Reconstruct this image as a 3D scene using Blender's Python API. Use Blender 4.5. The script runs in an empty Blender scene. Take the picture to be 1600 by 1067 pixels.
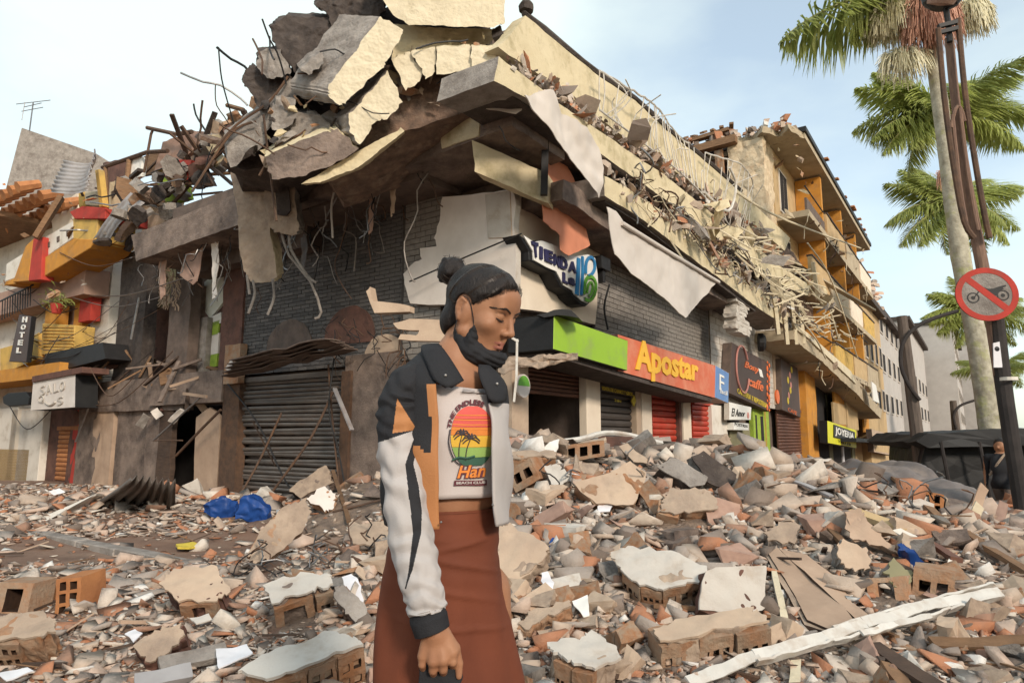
import bpy, bmesh, math, random
import numpy as np
from mathutils import Vector, Matrix, noise as mnoise
from math import radians as RAD, sin, cos, pi
random.seed(7); np.random.seed(7)
SC = bpy.context.scene
COL = SC.collection
# ---------------------------------------------------------------- camera
FPX = 1050.0
PITCH = math.atan(149.5 / FPX)
CAMP = Vector((0, 0, 1.25))
cd = bpy.data.cameras.new('camera'); cam = bpy.data.objects.new('camera', cd); COL.objects.link(cam)
cam.location = CAMP; cam.rotation_euler = (pi / 2 + PITCH, 0, 0)
cd.sensor_width = 36; cd.lens = 36 * FPX / 1600; cd.clip_start = .05; cd.clip_end = 3000
SC.camera = cam
# ---------------------------------------------------------------- light: hazy sun from behind the camera on the right
SUN = Vector((.40, -.78, 0)).normalized()
EL = RAD(27)
SUN = Vector((SUN.x * cos(EL), SUN.y * cos(EL), sin(EL)))
w = bpy.data.worlds.new('World'); SC.world = w; w.use_nodes = True
nt = w.node_tree; nd = nt.nodes; lk = nt.links
sky = nd.new('ShaderNodeTexSky'); sky.sky_type = 'NISHITA'; sky.sun_disc = False
sky.sun_elevation = EL; sky.sun_rotation = math.atan2(SUN.x, SUN.y)
sky.air_density = 1.0; sky.dust_density = 1.3; sky.ozone_density = .3
tc = nd.new('ShaderNodeTexCoord')
mp = nd.new('ShaderNodeMapping'); mp.inputs['Scale'].default_value = (1, 1, 2.2); mp.inputs['Location'].default_value = (5.48, 8.4, 3.08)
nz1 = nd.new('ShaderNodeTexNoise'); nz1.inputs['Scale'].default_value = 1.15; nz1.inputs['Detail'].default_value = 7; nz1.inputs['Roughness'].default_value = .5
cr = nd.new('ShaderNodeValToRGB'); cr.color_ramp.elements[0].position = .40; cr.color_ramp.elements[1].position = .60
cr.color_ramp.elements[0].color = (.33, .33, .33, 1); cr.color_ramp.elements[1].color = (.92, .92, .92, 1)
mx = nd.new('ShaderNodeMixRGB'); mx.inputs[2].default_value = (4.2, 4.72, 4.45, 1)
lk.new(tc.outputs['Generated'], mp.inputs['Vector']); lk.new(mp.outputs[0], nz1.inputs['Vector'])
lk.new(nz1.outputs[0], cr.inputs[0]); lk.new(cr.outputs[0], mx.inputs[0]); lk.new(sky.outputs[0], mx.inputs[1])
bg = nd['Background']; lk.new(mx.outputs[0], bg.inputs[0]); bg.inputs[1].default_value = .082
sl = bpy.data.lights.new('sun', 'SUN'); so = bpy.data.objects.new('sun', sl); COL.objects.link(so)
sl.energy = 1.1; sl.angle = RAD(10); sl.color = (1, .87, .72)
so.rotation_euler = SUN.to_track_quat('Z', 'Y').to_euler()
VS = SC.view_settings; VS.view_transform = 'Standard'; VS.look = 'None'; VS.gamma = 1; VS.exposure = 1.58
VS.use_curve_mapping = False
SC.render.engine = 'CYCLES'
SC.cycles.max_bounces = 6; SC.cycles.diffuse_bounces = 4; SC.cycles.glossy_bounces = 2; SC.cycles.transmission_bounces = 3; SC.cycles.transparent_max_bounces = 4
# ---------------------------------------------------------------- pixels of the 1600 px photograph -> points in the place
V = Vector
def ray(u, v):
    x = (u - 800) / FPX; z = -(v - 533.5) / FPX
    return V((x, cos(PITCH) - z * sin(PITCH), sin(PITCH) + z * cos(PITCH)))
def at(u, v, Y):
    d = ray(u, v); return CAMP + d * (Y / d.y)
def atd(u, v, D):
    return CAMP + ray(u, v) * D
def onp(u, v, p0, n):
    d = ray(u, v); return CAMP + d * ((p0 - CAMP).dot(n) / d.dot(n))
def gnd(u, v, z=0): return onp(u, v, V((0, 0, z)), V((0, 0, 1)))
def pix(p):
    q = p - CAMP; a = q.y * cos(PITCH) + q.z * sin(PITCH); b = -q.y * sin(PITCH) + q.z * cos(PITCH)
    return 800 + FPX * q.x / a, 533.5 - FPX * b / a
UP = V((0, 0, 1))
CNR = V((0, 10, 0))
RD = V((.688, 1, 0)).normalized(); RN = V((RD.y, -RD.x, 0))
LD = V((-1.476, 1.010, 0)).normalized(); LN = V((-LD.y, LD.x, 0))
class Facade:
    def __init__(s, c, a, n): s.c, s.a, s.n = c, a, n
    def w(s, t, z, o=0): return s.c + s.a * t + UP * z + s.n * o
    def px(s, u, v, o=0): return onp(u, v, s.c + s.n * o, s.n)
    def tz(s, u, v, o=0):
        p = s.px(u, v, o); return (p - s.c).dot(s.a), p.z
RF = Facade(CNR, RD, RN); LF = Facade(CNR, LD, LN)
# ---------------------------------------------------------------- mesh collecting
WLOC = {}
class MB:
    def __init__(s): s.v = []; s.f = []; s.m = []
    def add(s, vs, fs, m=0):
        b = len(s.v); s.v += [tuple(p) for p in vs]
        for k, f in enumerate(fs):
            s.f.append([b + i for i in f]); s.m.append(m[k] if isinstance(m, (list, tuple)) else m)
        return s
    def box(s, o, ex, ey, ez, m=0):
        o, ex, ey, ez = V(o), V(ex), V(ey), V(ez)
        p = [o, o + ex, o + ex + ey, o + ey]; p += [q + ez for q in p]
        return s.add(p, [(0, 3, 2, 1), (4, 5, 6, 7), (0, 1, 5, 4), (1, 2, 6, 5), (2, 3, 7, 6), (3, 0, 4, 7)], m)
    def jbox(s, o, ex, ey, ez, m=0):   # a broken lump: a box with knocked corners
        o, ex, ey, ez = V(o), V(ex), V(ey), V(ez); r = random.uniform
        p = []
        for k in (0, 1):
            for i, j in ((0, 0), (1, 0), (1, 1), (0, 1)): p.append(o + ex * (i + r(-.26, .26)) + ey * (j + r(-.26, .26)) + ez * (k + r(-.26, .26)))
        return s.add(p, [(0, 2, 1), (0, 3, 2), (4, 5, 6), (4, 6, 7), (0, 1, 5), (0, 5, 4), (1, 2, 6), (1, 6, 5), (2, 3, 7), (2, 7, 6), (3, 0, 4), (3, 4, 7)], m)
    def fbox(s, F, t0, t1, z0, z1, o0, o1, m=0):
        return s.box(F.w(t0, z0, o0), F.a * (t1 - t0), UP * (z1 - z0), F.n * (o1 - o0), m)
    def pbox(s, F, u0, v0, u1, v1, o0, o1, m=0):
        a = F.tz(u0, v0, o1); b = F.tz(u1, v1, o1)
        t0, t1 = sorted((a[0], b[0])); z0, z1 = sorted((a[1], b[1]))
        return s.fbox(F, t0, t1, z0, z1, o0, o1, m)
    def prism(s, poly, ext, mf=0, ms=1, mb=1):
        n = len(poly); e = V(ext)
        vs = [V(p) for p in poly] + [V(p) + e for p in poly]
        fs = [tuple(range(n)), tuple(range(2 * n - 1, n - 1, -1))] + [(i, i + n, (i + 1) % n + n, (i + 1) % n) for i in range(n)]
        return s.add(vs, fs, [mf, mb] + [ms] * n)
    def ppoly(s, F, pts, o, th, mf=0, ms=1):
        return s.prism([F.px(u, v, o) for u, v in pts], F.n * -th, mf, ms, ms)
    def hexa(s, a, b, m=0):   # two quads, matching order
        return s.add([V(p) for p in a] + [V(p) for p in b], [(0, 1, 2, 3), (7, 6, 5, 4), (0, 4, 5, 1), (1, 5, 6, 2), (2, 6, 7, 3), (3, 7, 4, 0)], m)
    def tube(s, pts, r, n=7, m=0, cap=True):
        pts = [V(p) for p in pts]; k = len(pts)
        rr = r if isinstance(r, (list, tuple)) else [r] * k
        ref = None; vs = []
        for i, p in enumerate(pts):
            d = (pts[min(i + 1, k - 1)] - pts[max(i - 1, 0)]).normalized()
            if ref is None: ref = V((0, 0, 1)) if abs(d.z) < .9 else V((1, 0, 0))
            a = d.cross(ref).normalized(); b = d.cross(a).normalized(); ref = a.cross(d)
            for j in range(n):
                t = 2 * pi * j / n; vs.append(p + (a * cos(t) + b * sin(t)) * rr[i])
        fs = [(i * n + j, i * n + (j + 1) % n, (i + 1) * n + (j + 1) % n, (i + 1) * n + j) for i in range(k - 1) for j in range(n)]
        if cap: fs += [tuple(range(n - 1, -1, -1)), tuple(range((k - 1) * n, k * n))]
        return s.add(vs, fs, m)
    def beam(s, a, b, wd, ht, m=0, side=None):
        a, b = V(a), V(b); d = (b - a).normalized()
        x = d.cross(side or (UP if abs(d.z) < .95 else V((1, 0, 0)))).normalized(); y = d.cross(x)
        return s.box(a - x * wd / 2 - y * ht / 2, x * wd, y * ht, b - a, m)
    def grid(s, P, cu=False, m=0):
        h = len(P); wd = len(P[0]); vs = [p for r in P for p in r]; fs = []; ms = []
        for i in range(h - 1):
            for j in range(wd if cu else wd - 1):
                k = (j + 1) % wd
                fs.append((i * wd + j, i * wd + k, (i + 1) * wd + k, (i + 1) * wd + j))
                ms.append(m(i, j) if callable(m) else m)
        return s.add(vs, fs, ms)
    def lathe(s, c, prof, n=16, ax=UP, m=0):
        ax = V(ax).normalized(); a = ax.cross(V((.3, .2, .9)) if abs(ax.z) < .8 else V((1, .1, 0))).normalized(); b = ax.cross(a)
        return s.grid([[V(c) + ax * z + (a * cos(2 * pi * j / n) + b * sin(2 * pi * j / n)) * r for j in range(n)] for r, z in prof], True, m)
    def hollow(s, o, ex, ey, ez, nx=3, ny=2, m=0, mh=0, wl=.46):
        # a hollow clay brick: face o+ex+ey with nx*ny square holes running back along ez
        o, ex, ey, ez = V(o), V(ex), V(ey), V(ez)
        g_ = min(ex.length / nx, ey.length / ny) * (1 - wl)
        def br(n, L):
            c = [0]; g = min(g_ * (1.2 if L == ey.length else 1), L / n * .8) / L; wv = (1 - n * g) / (n + 1); p = 0
            for i in range(n): p += wv; c.append(p); p += g; c.append(p)
            return c + [1]
        xs, ys = br(nx, ex.length), br(ny, ey.length)
        P = lambda x, y, z=0: o + ex * x + ey * y + ez * z
        for i in range(len(xs) - 1):
            for j in range(len(ys) - 1):
                a, b, c, d = xs[i], xs[i + 1], ys[j], ys[j + 1]
                if i % 2 and j % 2:
                    q = [P(a, c), P(b, c), P(b, d), P(a, d), P(a, c, .8), P(b, c, .8), P(b, d, .8), P(a, d, .8)]
                    s.add(q, [(0, 1, 5, 4), (1, 2, 6, 5), (2, 3, 7, 6), (3, 0, 4, 7), (4, 5, 6, 7)], mh)
                else: s.add([P(a, c), P(b, c), P(b, d), P(a, d)], [(0, 1, 2, 3)], m)
        q = [P(0, 0), P(1, 0), P(1, 1), P(0, 1), P(0, 0, 1), P(1, 0, 1), P(1, 1, 1), P(0, 1, 1)]
        return s.add(q, [(0, 1, 5, 4), (1, 2, 6, 5), (2, 3, 7, 6), (3, 0, 4, 7), (7, 6, 5, 4)], m)
    def build(s, name, mats, parent=None, smooth=False, rough=None, bevel=0, org=None, kind=None):
        mats = mats if isinstance(mats, (list, tuple)) else [mats]
        vs = [V(p) for p in s.v]
        if parent is not None: O = WLOC[parent.name]
        elif org is not None: O = V(org)
        else:
            lo = [min(p[i] for p in vs) for i in range(3)]; hi = [max(p[i] for p in vs) for i in range(3)]
            O = V(((lo[0] + hi[0]) / 2, (lo[1] + hi[1]) / 2, lo[2]))
        me = bpy.data.meshes.new(name)
        me.from_pydata([tuple(p - O) for p in vs], [], s.f)
        for mt in mats: me.materials.append(M[mt] if isinstance(mt, str) else mt)
        me.polygons.foreach_set('material_index', [min(k, len(mats) - 1) for k in s.m])
        if rough:
            cuts, amp = rough[0], rough[1]; fr = rough[2] if len(rough) > 2 else 6
            bm = bmesh.new(); bm.from_mesh(me)
            bmesh.ops.recalc_face_normals(bm, faces=bm.faces)
            bmesh.ops.triangulate(bm, faces=bm.faces)
            L = sum(e.calc_length() for e in bm.edges) / max(1, len(bm.edges))
            for _ in range(cuts):
                ls = sorted(e.calc_length() for e in bm.edges); th = ls[int(len(ls) * .35)]
                bmesh.ops.subdivide_edges(bm, edges=[e for e in bm.edges if e.calc_length() >= th], cuts=1)
                bmesh.ops.triangulate(bm, faces=[f for f in bm.faces if len(f.verts) > 3])
            sd = random.random() * 99
            for q in bm.verts:
                p = (q.co + O) * fr + V((sd, sd, sd)); q.co += (mnoise.noise_vector(p) + mnoise.noise_vector(p * 2.7) * .5) * amp
            bm.to_mesh(me); bm.free()
        if smooth: me.polygons.foreach_set('use_smooth', [True] * len(me.polygons))
        me.update()
        o = bpy.data.objects.new(name, me); COL.objects.link(o)
        if parent is not None: o.parent = parent
        else: o.location = O
        WLOC[o.name] = O
        if bevel:
            md = o.modifiers.new('bevel', 'BEVEL'); md.width = bevel; md.segments = 1; md.limit_method = 'ANGLE'
        if kind: o['kind'] = kind
        return o
def tag(o, label, cat, group=None):
    o['label'] = label; o['category'] = cat
    if group: o['group'] = group
    return o
def thing(name, label, cat, loc, group=None):
    o = bpy.data.objects.new(name, None); COL.objects.link(o); o.location = loc; o.empty_display_size = .2
    WLOC[o.name] = V(loc); return tag(o, label, cat, group)
def inst(o, parent, loc, rot=None, sc=None, name=None):
    c = o.copy(); COL.objects.link(c); c.parent = parent
    c.location = V(loc) - (WLOC[parent.name] if parent else V((0, 0, 0)))
    if rot is not None: c.rotation_euler = rot
    if sc is not None: c.scale = sc
    return c
def jag(pts, n=4, amp=4, seed=0):
    r = random.Random(seed); out = []
    for i, a in enumerate(pts):
        b = pts[(i + 1) % len(pts)]; out.append(a)
        for k in range(1, n):
            t = k / n; out.append((a[0] + (b[0] - a[0]) * t + r.uniform(-amp, amp), a[1] + (b[1] - a[1]) * t + r.uniform(-amp, amp)))
    return out
def bez(pts, n=16):   # Catmull-Rom through the points
    pts = [V(p) for p in pts]; out = []; k = len(pts)
    for i in range(k - 1):
        a, b, c, d = pts[max(i - 1, 0)], pts[i], pts[i + 1], pts[min(i + 2, k - 1)]
        m = max(2, n // (k - 1))
        for j in range(m):
            t = j / m
            out.append(.5 * (2 * b + (c - a) * t + (2 * a - 5 * b + 4 * c - d) * t * t + (3 * b - a - 3 * c + d) * t ** 3))
    return out + [pts[-1]]
_txt = {}
def textmesh(s, shear=0, bold=0):
    k = (s, shear, bold)
    if k in _txt: return _txt[k]
    cu = bpy.data.curves.new('lettering', 'FONT'); cu.body = s; cu.size = 1; cu.shear = shear; cu.resolution_u = 2; cu.offset = bold
    ob = bpy.data.objects.new('lettering', cu); COL.objects.link(ob)
    me = bpy.data.meshes.new_from_object(ob.evaluated_get(bpy.context.evaluated_depsgraph_get()))
    vs = [tuple(q.co) for q in me.vertices]; fs = [tuple(p.vertices) for p in me.polygons]
    COL.objects.unlink(ob); bpy.data.objects.remove(ob); bpy.data.curves.remove(cu); bpy.data.meshes.remove(me)
    x0 = min(p[0] for p in vs); x1 = max(p[0] for p in vs); y0 = min(p[1] for p in vs); y1 = max(p[1] for p in vs)
    _txt[k] = ([((p[0] - x0) / (x1 - x0), (p[1] - y0) / (y1 - y0)) for p in vs], fs); return _txt[k]
def text(s, fn, th, name, mat, parent, shear=0, bold=0, side=None):
    """letters stretched over the unit square; fn(x, y, off) -> point"""
    vs, fs = textmesh(s, shear, bold); n = len(vs); mb = MB()
    top = [fn(x, y, th) for x, y in vs]; bot = [fn(x, y, 0) for x, y in vs]
    from collections import Counter
    ed = Counter(); dr = {}
    for f in fs:
        for i in range(len(f)):
            a, b = f[i], f[(i + 1) % len(f)]; k = (min(a, b), max(a, b)); ed[k] += 1; dr[k] = (a, b)
    sd = [(dr[k][0], dr[k][0] + n, dr[k][1] + n, dr[k][1]) for k, c in ed.items() if c == 1]
    mb.add(top + bot, list(fs) + sd, [0] * len(fs) + [1 if side else 0] * len(sd))
    return mb.build(name, [mat, side] if side else mat, parent)
def quadmap(a, b, c, d, n):
    """a top-left, b top-right, c bottom-right, d bottom-left -> fn for text()"""
    a, b, c, d, n = map(V, (a, b, c, d, n))
    return lambda x, y, off: (d * (1 - x) + c * x) * (1 - y) + (a * (1 - x) + b * x) * y + n * off
# ---------------------------------------------------------------- materials
M = {}
def pm(name, col, col2=None, sc=5, rough=.85, bump=.3, bs=45, metal=0, rand=0, dirt=None, ds=3, da=.5, spec=.25, stretch=None, island=None, isl_rand=0):
    m = bpy.data.materials.new(name); m.use_nodes = True; M[name] = m
    n = m.node_tree.nodes; l = m.node_tree.links; b = n['Principled BSDF']
    b.inputs['Roughness'].default_value = rough; b.inputs['Metallic'].default_value = metal
    b.inputs['Specular IOR Level'].default_value = spec
    tc = n.new('ShaderNodeTexCoord'); mp = n.new('ShaderNodeMapping'); l.new(tc.outputs['Object'], mp.inputs[0])
    oi = n.new('ShaderNodeObjectInfo')
    off = n.new('ShaderNodeVectorMath'); off.operation = 'SCALE'; off.inputs[0].default_value = (37, 17, 9); l.new(oi.outputs['Random'], off.inputs['Scale']); l.new(off.outputs[0], mp.inputs['Location'])
    if stretch: mp.inputs['Scale'].default_value = stretch
    def nz(s, d=6, r=.6):
        q = n.new('ShaderNodeTexNoise'); q.inputs['Scale'].default_value = s; q.inputs['Detail'].default_value = d; q.inputs['Roughness'].default_value = r
        l.new(mp.outputs[0], q.inputs['Vector']); return q.outputs[0]
    def ramp(i, a, c):
        q = n.new('ShaderNodeMapRange'); q.inputs[1].default_value = a; q.inputs[2].default_value = c; l.new(i, q.inputs[0]); return q.outputs[0]
    def mix(f, a, c):
        q = n.new('ShaderNodeMixRGB')
        for k, x in ((0, f), (1, a), (2, c)):
            if isinstance(x, (tuple, list)): q.inputs[k].default_value = (*x, 1)
            elif isinstance(x, (int, float)): q.inputs[k].default_value = x
            else: l.new(x, q.inputs[k])
        return q.outputs[0]
    if col2 is None: col2 = tuple(c * .72 for c in col)
    if island:
        g = n.new('ShaderNodeNewGeometry'); r = n.new('ShaderNodeValToRGB'); r.color_ramp.interpolation = 'CONSTANT'
        while len(r.color_ramp.elements) < len(island): r.color_ramp.elements.new(.5)
        p = 0; tot = sum(x[1] for x in island)
        for e, (c, wt) in zip(r.color_ramp.elements, island): e.position = p / tot; e.color = (*c, 1); p += wt
        l.new(g.outputs['Random Per Island'] if not isl_rand else oi.outputs['Random'], r.inputs[0])
        c = mix(ramp(nz(sc), .3, .75), r.outputs[0], mix(.38, r.outputs[0], col2))
    else: c = mix(ramp(nz(sc), .35, .68), col, col2)
    if dirt: c = mix(ramp(nz(ds, 8, .68), 1 - da - .12, 1 - da + .16), c, dirt)
    if rand:
        h = n.new('ShaderNodeHueSaturation'); v = n.new('ShaderNodeMapRange'); v.inputs[3].default_value = 1 - rand; v.inputs[4].default_value = 1 + rand
        l.new(oi.outputs['Random'], v.inputs[0]); l.new(v.outputs[0], h.inputs['Value']); l.new(c, h.inputs['Color']); c = h.outputs[0]
    l.new(c, b.inputs['Base Color'])
    if bump:
        u = n.new('ShaderNodeBump'); u.inputs['Strength'].default_value = bump; u.inputs['Distance'].default_value = .02
        l.new(nz(bs, 8, .65), u.inputs['Height']); l.new(u.outputs[0], b.inputs['Normal'])
    return m
DUST = (.30, .235, .18)
pm('concrete', (.34, .305, .275), (.22, .195, .175), 5, dirt=(.14, .115, .10), ds=3.5, da=.42, bump=1.0, bs=26)
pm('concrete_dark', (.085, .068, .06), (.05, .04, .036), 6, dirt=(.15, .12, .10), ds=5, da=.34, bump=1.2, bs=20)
pm('concrete_brown', (.27, .205, .168), (.17, .128, .108), 3.5, dirt=(.07, .053, .046), ds=2, da=.45, bump=.9, bs=30)
pm('core', (.23, .15, .11), (.10, .07, .055), 6, dirt=(.34, .26, .2), ds=5, da=.35, bump=1, bs=30)
pm('cream', (.62, .53, .36), (.55, .46, .30), 2.2, dirt=(.24, .19, .085), ds=1.9, da=.37, bump=.45, bs=30)
pm('cream_clean', (.66, .575, .42), (.58, .50, .36), 3, dirt=(.32, .26, .16), ds=2.6, da=.33, bump=.45, bs=30)
pm('cream_wall', (.74, .64, .52), (.66, .56, .45), 2, dirt=(.42, .32, .23), ds=1.8, da=.22, bump=.12)
pm('plaster_grey', (.70, .64, .59), (.60, .54, .49), 2.5, dirt=(.3, .23, .18), ds=2, da=.25, bump=.15)
pm('plaster_white', (.54, .50, .45), (.46, .41, .36), 4, dirt=(.36, .28, .21), ds=4, da=.34, bump=.25)
pm('plaster_tan', (.50, .38, .28), (.42, .31, .23), 4, dirt=(.30, .23, .18), ds=3, da=.32, bump=.25)
pm('tan_dust', (.42, .32, .24), (.30, .225, .17), 5, dirt=(.2, .15, .12), ds=4, da=.4, bump=.5)
pm('brick_orange', (.36, .165, .075), (.27, .125, .06), 7, dirt=(.33, .245, .175), ds=5, da=.52, bump=.6, rand=.15)
pm('brick_hole', (.06, .03, .018), (.035, .02, .013), 7, bump=.3)  # same clay inside the holes, their shade put into the colour
pm('brick_dark', (.12, .116, .12), (.09, .085, .088), 9, dirt=(.085, .07, .06), ds=3, da=.25, bump=.5, rand=.22)
pm('brick_grey', (.27, .245, .22), (.21, .19, .172), 9, dirt=(.25, .215, .18), ds=3, da=.25, bump=.5, rand=.16)
pm('mortar_dark', (.06, .056, .056), bump=.2); pm('mortar_grey', (.085, .075, .068), bump=.2)
pm('far_pale', (.46, .43, .40), (.40, .37, .345), 1, dirt=(.33, .29, .26), ds=.6, da=.3)
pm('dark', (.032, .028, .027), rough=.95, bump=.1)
pm('brown_dark', (.16, .118, .098), (.10, .077, .066), 4, dirt=(.1, .075, .06), ds=3, da=.3)
pm('redbrown', (.16, .08, .06), (.10, .052, .042), 4, dirt=(.05, .035, .03), da=.4)
pm('shutter_dark', (.17, .15, .135), (.11, .095, .085), 2, rough=.5, bump=.15, dirt=(.15, .095, .065), ds=2.5, da=.36, metal=.25, spec=.4)
pm('shutter_brown', (.16, .075, .05), (.105, .05, .037), 3, rough=.6, bump=.15, dirt=(.07, .04, .03), da=.35)
pm('shutter_red', (.46, .055, .03), (.36, .04, .022), 2, rough=.55, bump=.1, dirt=(.33, .13, .08), ds=2.5, da=.36)
pm('shutter_black', (.075, .062, .055), (.05, .042, .038), 3, rough=.55, bump=.15, dirt=(.14, .10, .075), da=.3)
pm('steel', (.30, .29, .285), (.2, .19, .185), 5, rough=.42, metal=.75, bump=.15, dirt=(.2, .14, .1), da=.25)
pm('sheet_zinc', (.42, .40, .40), (.32, .30, .30), 3, rough=.55, metal=.3, bump=.12, dirt=(.24, .17, .14), ds=2.5, da=.35)
pm('white_metal', (.60, .58, .54), (.50, .47, .43), 5, rough=.5, bump=.15, dirt=(.33, .24, .17), ds=4, da=.40, rand=.08)
pm('rust', (.115, .068, .045), (.065, .042, .032), 9, rough=.8, dirt=(.17, .09, .05), da=.4)
pm('black_metal', (.025, .024, .025), rough=.55, bump=.1)
pm('wood', (.25, .145, .08), (.155, .09, .052), 6, stretch=(1, 1, 6), dirt=(.32, .24, .17), ds=3, da=.3, rand=.25, bump=.4)
pm('wood_dark', (.085, .055, .04), (.05, .034, .027), 6, stretch=(1, 1, 5), dirt=(.13, .1, .08), da=.3, rand=.2)
pm('board', (.46, .33, .24), (.36, .25, .18), 3, dirt=(.26, .19, .14), ds=3, da=.3, bump=.2, rand=.1)
pm('white_paint', (.72, .67, .60), (.62, .57, .50), 3, dirt=(.42, .34, .26), ds=3, da=.34, bump=.1)
pm('orange_paint', (.58, .27, .05), (.48, .21, .04), 3, dirt=(.34, .19, .09), ds=2.5, da=.38, bump=.3)
pm('yellow_paint', (.60, .39, .11), (.5, .32, .09), 3, dirt=(.32, .23, .11), da=.38, bump=.3)
pm('red_paint', (.45, .055, .04), (.34, .042, .032), 3, dirt=(.24, .10, .07), da=.33, bump=.2)
pm('tile_orange', (.46, .20, .08), (.34, .14, .06), 5, dirt=(.2, .1, .06), da=.3, rand=.2, bump=.3)
pm('tan_wall', (.52, .37, .20), (.43, .30, .16), 1.5, dirt=(.3, .22, .13), ds=1, da=.3, bump=.2)
pm('soffit', (.45, .37, .26), (.36, .29, .20), 2, dirt=(.22, .17, .11), da=.3)
pm('rough_plaster', (.66, .54, .38), (.5, .38, .25), 5, dirt=(.42, .2, .1), ds=3.5, da=.3, bump=1.2, bs=14)
pm('sign_green', (.29, .47, .035), (.25, .42, .03), 1.2, rough=.5, bump=.06, dirt=(.25, .31, .10), ds=2.4, da=.36)
pm('sign_orange', (.60, .15, .075), (.55, .13, .065), 1.2, rough=.55, bump=.06, dirt=(.62, .27, .17), ds=2.0, da=.42)
pm('sign_yellow', (.80, .46, .045), (.74, .41, .04), 3, rough=.5, bump=.02)
pm('sign_blue', (.10, .20, .44), (.16, .28, .5), 2, rough=.5, bump=.03)
pm('sign_brown', (.075, .043, .034), (.055, .033, .028), 2, rough=.5, bump=.05)
pm('sign_white', (.78, .76, .72), (.7, .68, .63), 2, rough=.45, bump=.03)
pm('sign_lime', (.66, .64, .02), (.58, .56, .02), 2, rough=.5, bump=.03)
pm('ink_navy', (.03, .028, .085), rough=.5, bump=0); pm('ink_blue', (.03, .22, .46), (.02, .14, .34), 3, rough=.4, bump=0); pm('ink_black', (.014, .014, .016), rough=.5, bump=0)
pm('ink_green', (.10, .33, .035), (.16, .42, .05), 3, rough=.4, bump=0); pm('ink_orange', (.75, .17, .05), rough=.5, bump=0); pm('ink_pink', (.62, .27, .23), rough=.5, bump=0)
pm('ink_grey', (.5, .5, .48), bump=0); pm('ink_yellow', (.72, .55, .08), bump=0)
pm('tarp_white', (.58, .52, .47), (.52, .46, .41), 1.2, rough=.6, bump=.06, bs=8, dirt=(.62, .5, .42), ds=1.2, da=.25)
pm('tarp_salmon', (.62, .245, .145), (.55, .21, .12), 1.5, rough=.65, bump=.06, bs=8)
pm('tarp_grey', (.17, .15, .145), (.125, .108, .102), 2, rough=.6, bump=.3, bs=10, dirt=(.30, .24, .20), ds=2.5, da=.4)
pm('tarp_black', (.022, .022, .023), (.014, .014, .015), 2, rough=.6, bump=.3, bs=10)
pm('blue_plastic', (.014, .06, .24), (.01, .04, .16), 5, rough=.45, bump=.2, bs=12)
pm('cloth_pink', (.40, .26, .20), (.30, .19, .15), 3, bump=.2); pm('olive_panel', (.24, .22, .13), (.2, .18, .105), 2, bump=.1)
pm('paper', (.74, .73, .76), (.64, .62, .64), 4, rough=.7, bump=.1); pm('lime', (.34, .46, .06), (.22, .32, .05), 6)
pm('glow_white', (.75, .76, .70), (.66, .68, .58), 5, bump=.1)
pm('foliage', (.44, .48, .14), (.24, .29, .075), 9, rough=.5, rand=.18, bump=0, spec=.4)
pm('rachis', (.42, .42, .19), (.34, .32, .14), 6, rough=.5, bump=0)
pm('palm_trunk', (.50, .46, .36), (.27, .24, .18), 6, dirt=(.33, .35, .07), ds=3.2, da=.36, bump=.9, bs=18)
pm('crownshaft', (.34, .40, .15), bump=.1)
pm('fruit_red', (.60, .35, .26), (.46, .24, .17), 9, bump=.2, rand=.2); pm('fruit_yellow', (.76, .71, .54), (.62, .57, .38), 9, bump=.2)
pm('pole_rust', (.24, .15, .11), (.14, .085, .065), 8, stretch=(3, 3, .5), dirt=(.3, .19, .13), ds=6, da=.38)
pm('pole_dark', (.045, .038, .036), (.03, .026, .025), 6, dirt=(.10, .07, .05), da=.25)
pm('pole_wood', (.14, .11, .09), (.09, .07, .06), 7, stretch=(4, 4, .6))
pm('hedge', (.035, .04, .02), (.02, .022, .014), 9, bump=.5)
pm('asphalt', (.13, .105, .09), (.10, .08, .07), 3, dirt=(.27, .19, .145), ds=1.1, da=.5, bump=.6, bs=60)
pm('mud', (.225, .14, .10), (.15, .095, .07), 2.5, dirt=(.30, .21, .155), ds=1.4, da=.4, bump=.8, bs=35)
pm('rubble_base', (.24, .18, .14), (.15, .112, .09), 7, dirt=(.40, .29, .21), ds=9, da=.42, bump=1.4, bs=50)
PAL = [((.37, .315, .275), 16), ((.49, .385, .305), 16), ((.55, .41, .325), 14), ((.44, .19, .10), 13), ((.60, .51, .43), 10), ((.26, .21, .18), 11), ((.15, .115, .095), 8), ((.66, .59, .51), 6), ((.33, .185, .125), 8), ((.74, .71, .67), 4)]
pm('rubble', (.3, .2, .1), (.22, .175, .14), 14, island=PAL, bump=.5, bs=60, dirt=(.30, .23, .175), ds=9, da=.25)

def leafy(m, amt=.4):   # thin leaves let some light through
    n = m.node_tree.nodes; l = m.node_tree.links; b = n['Principled BSDF']; o = n['Material Output']
    t = n.new('ShaderNodeBsdfTranslucent'); x = n.new('ShaderNodeMixShader'); x.inputs[0].default_value = amt
    l.new(b.inputs['Base Color'].links[0].from_socket, t.inputs['Color']); l.new(b.outputs[0], x.inputs[1]); l.new(t.outputs[0], x.inputs[2]); l.new(x.outputs[0], o.inputs['Surface'])
leafy(M['foliage'])
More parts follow.
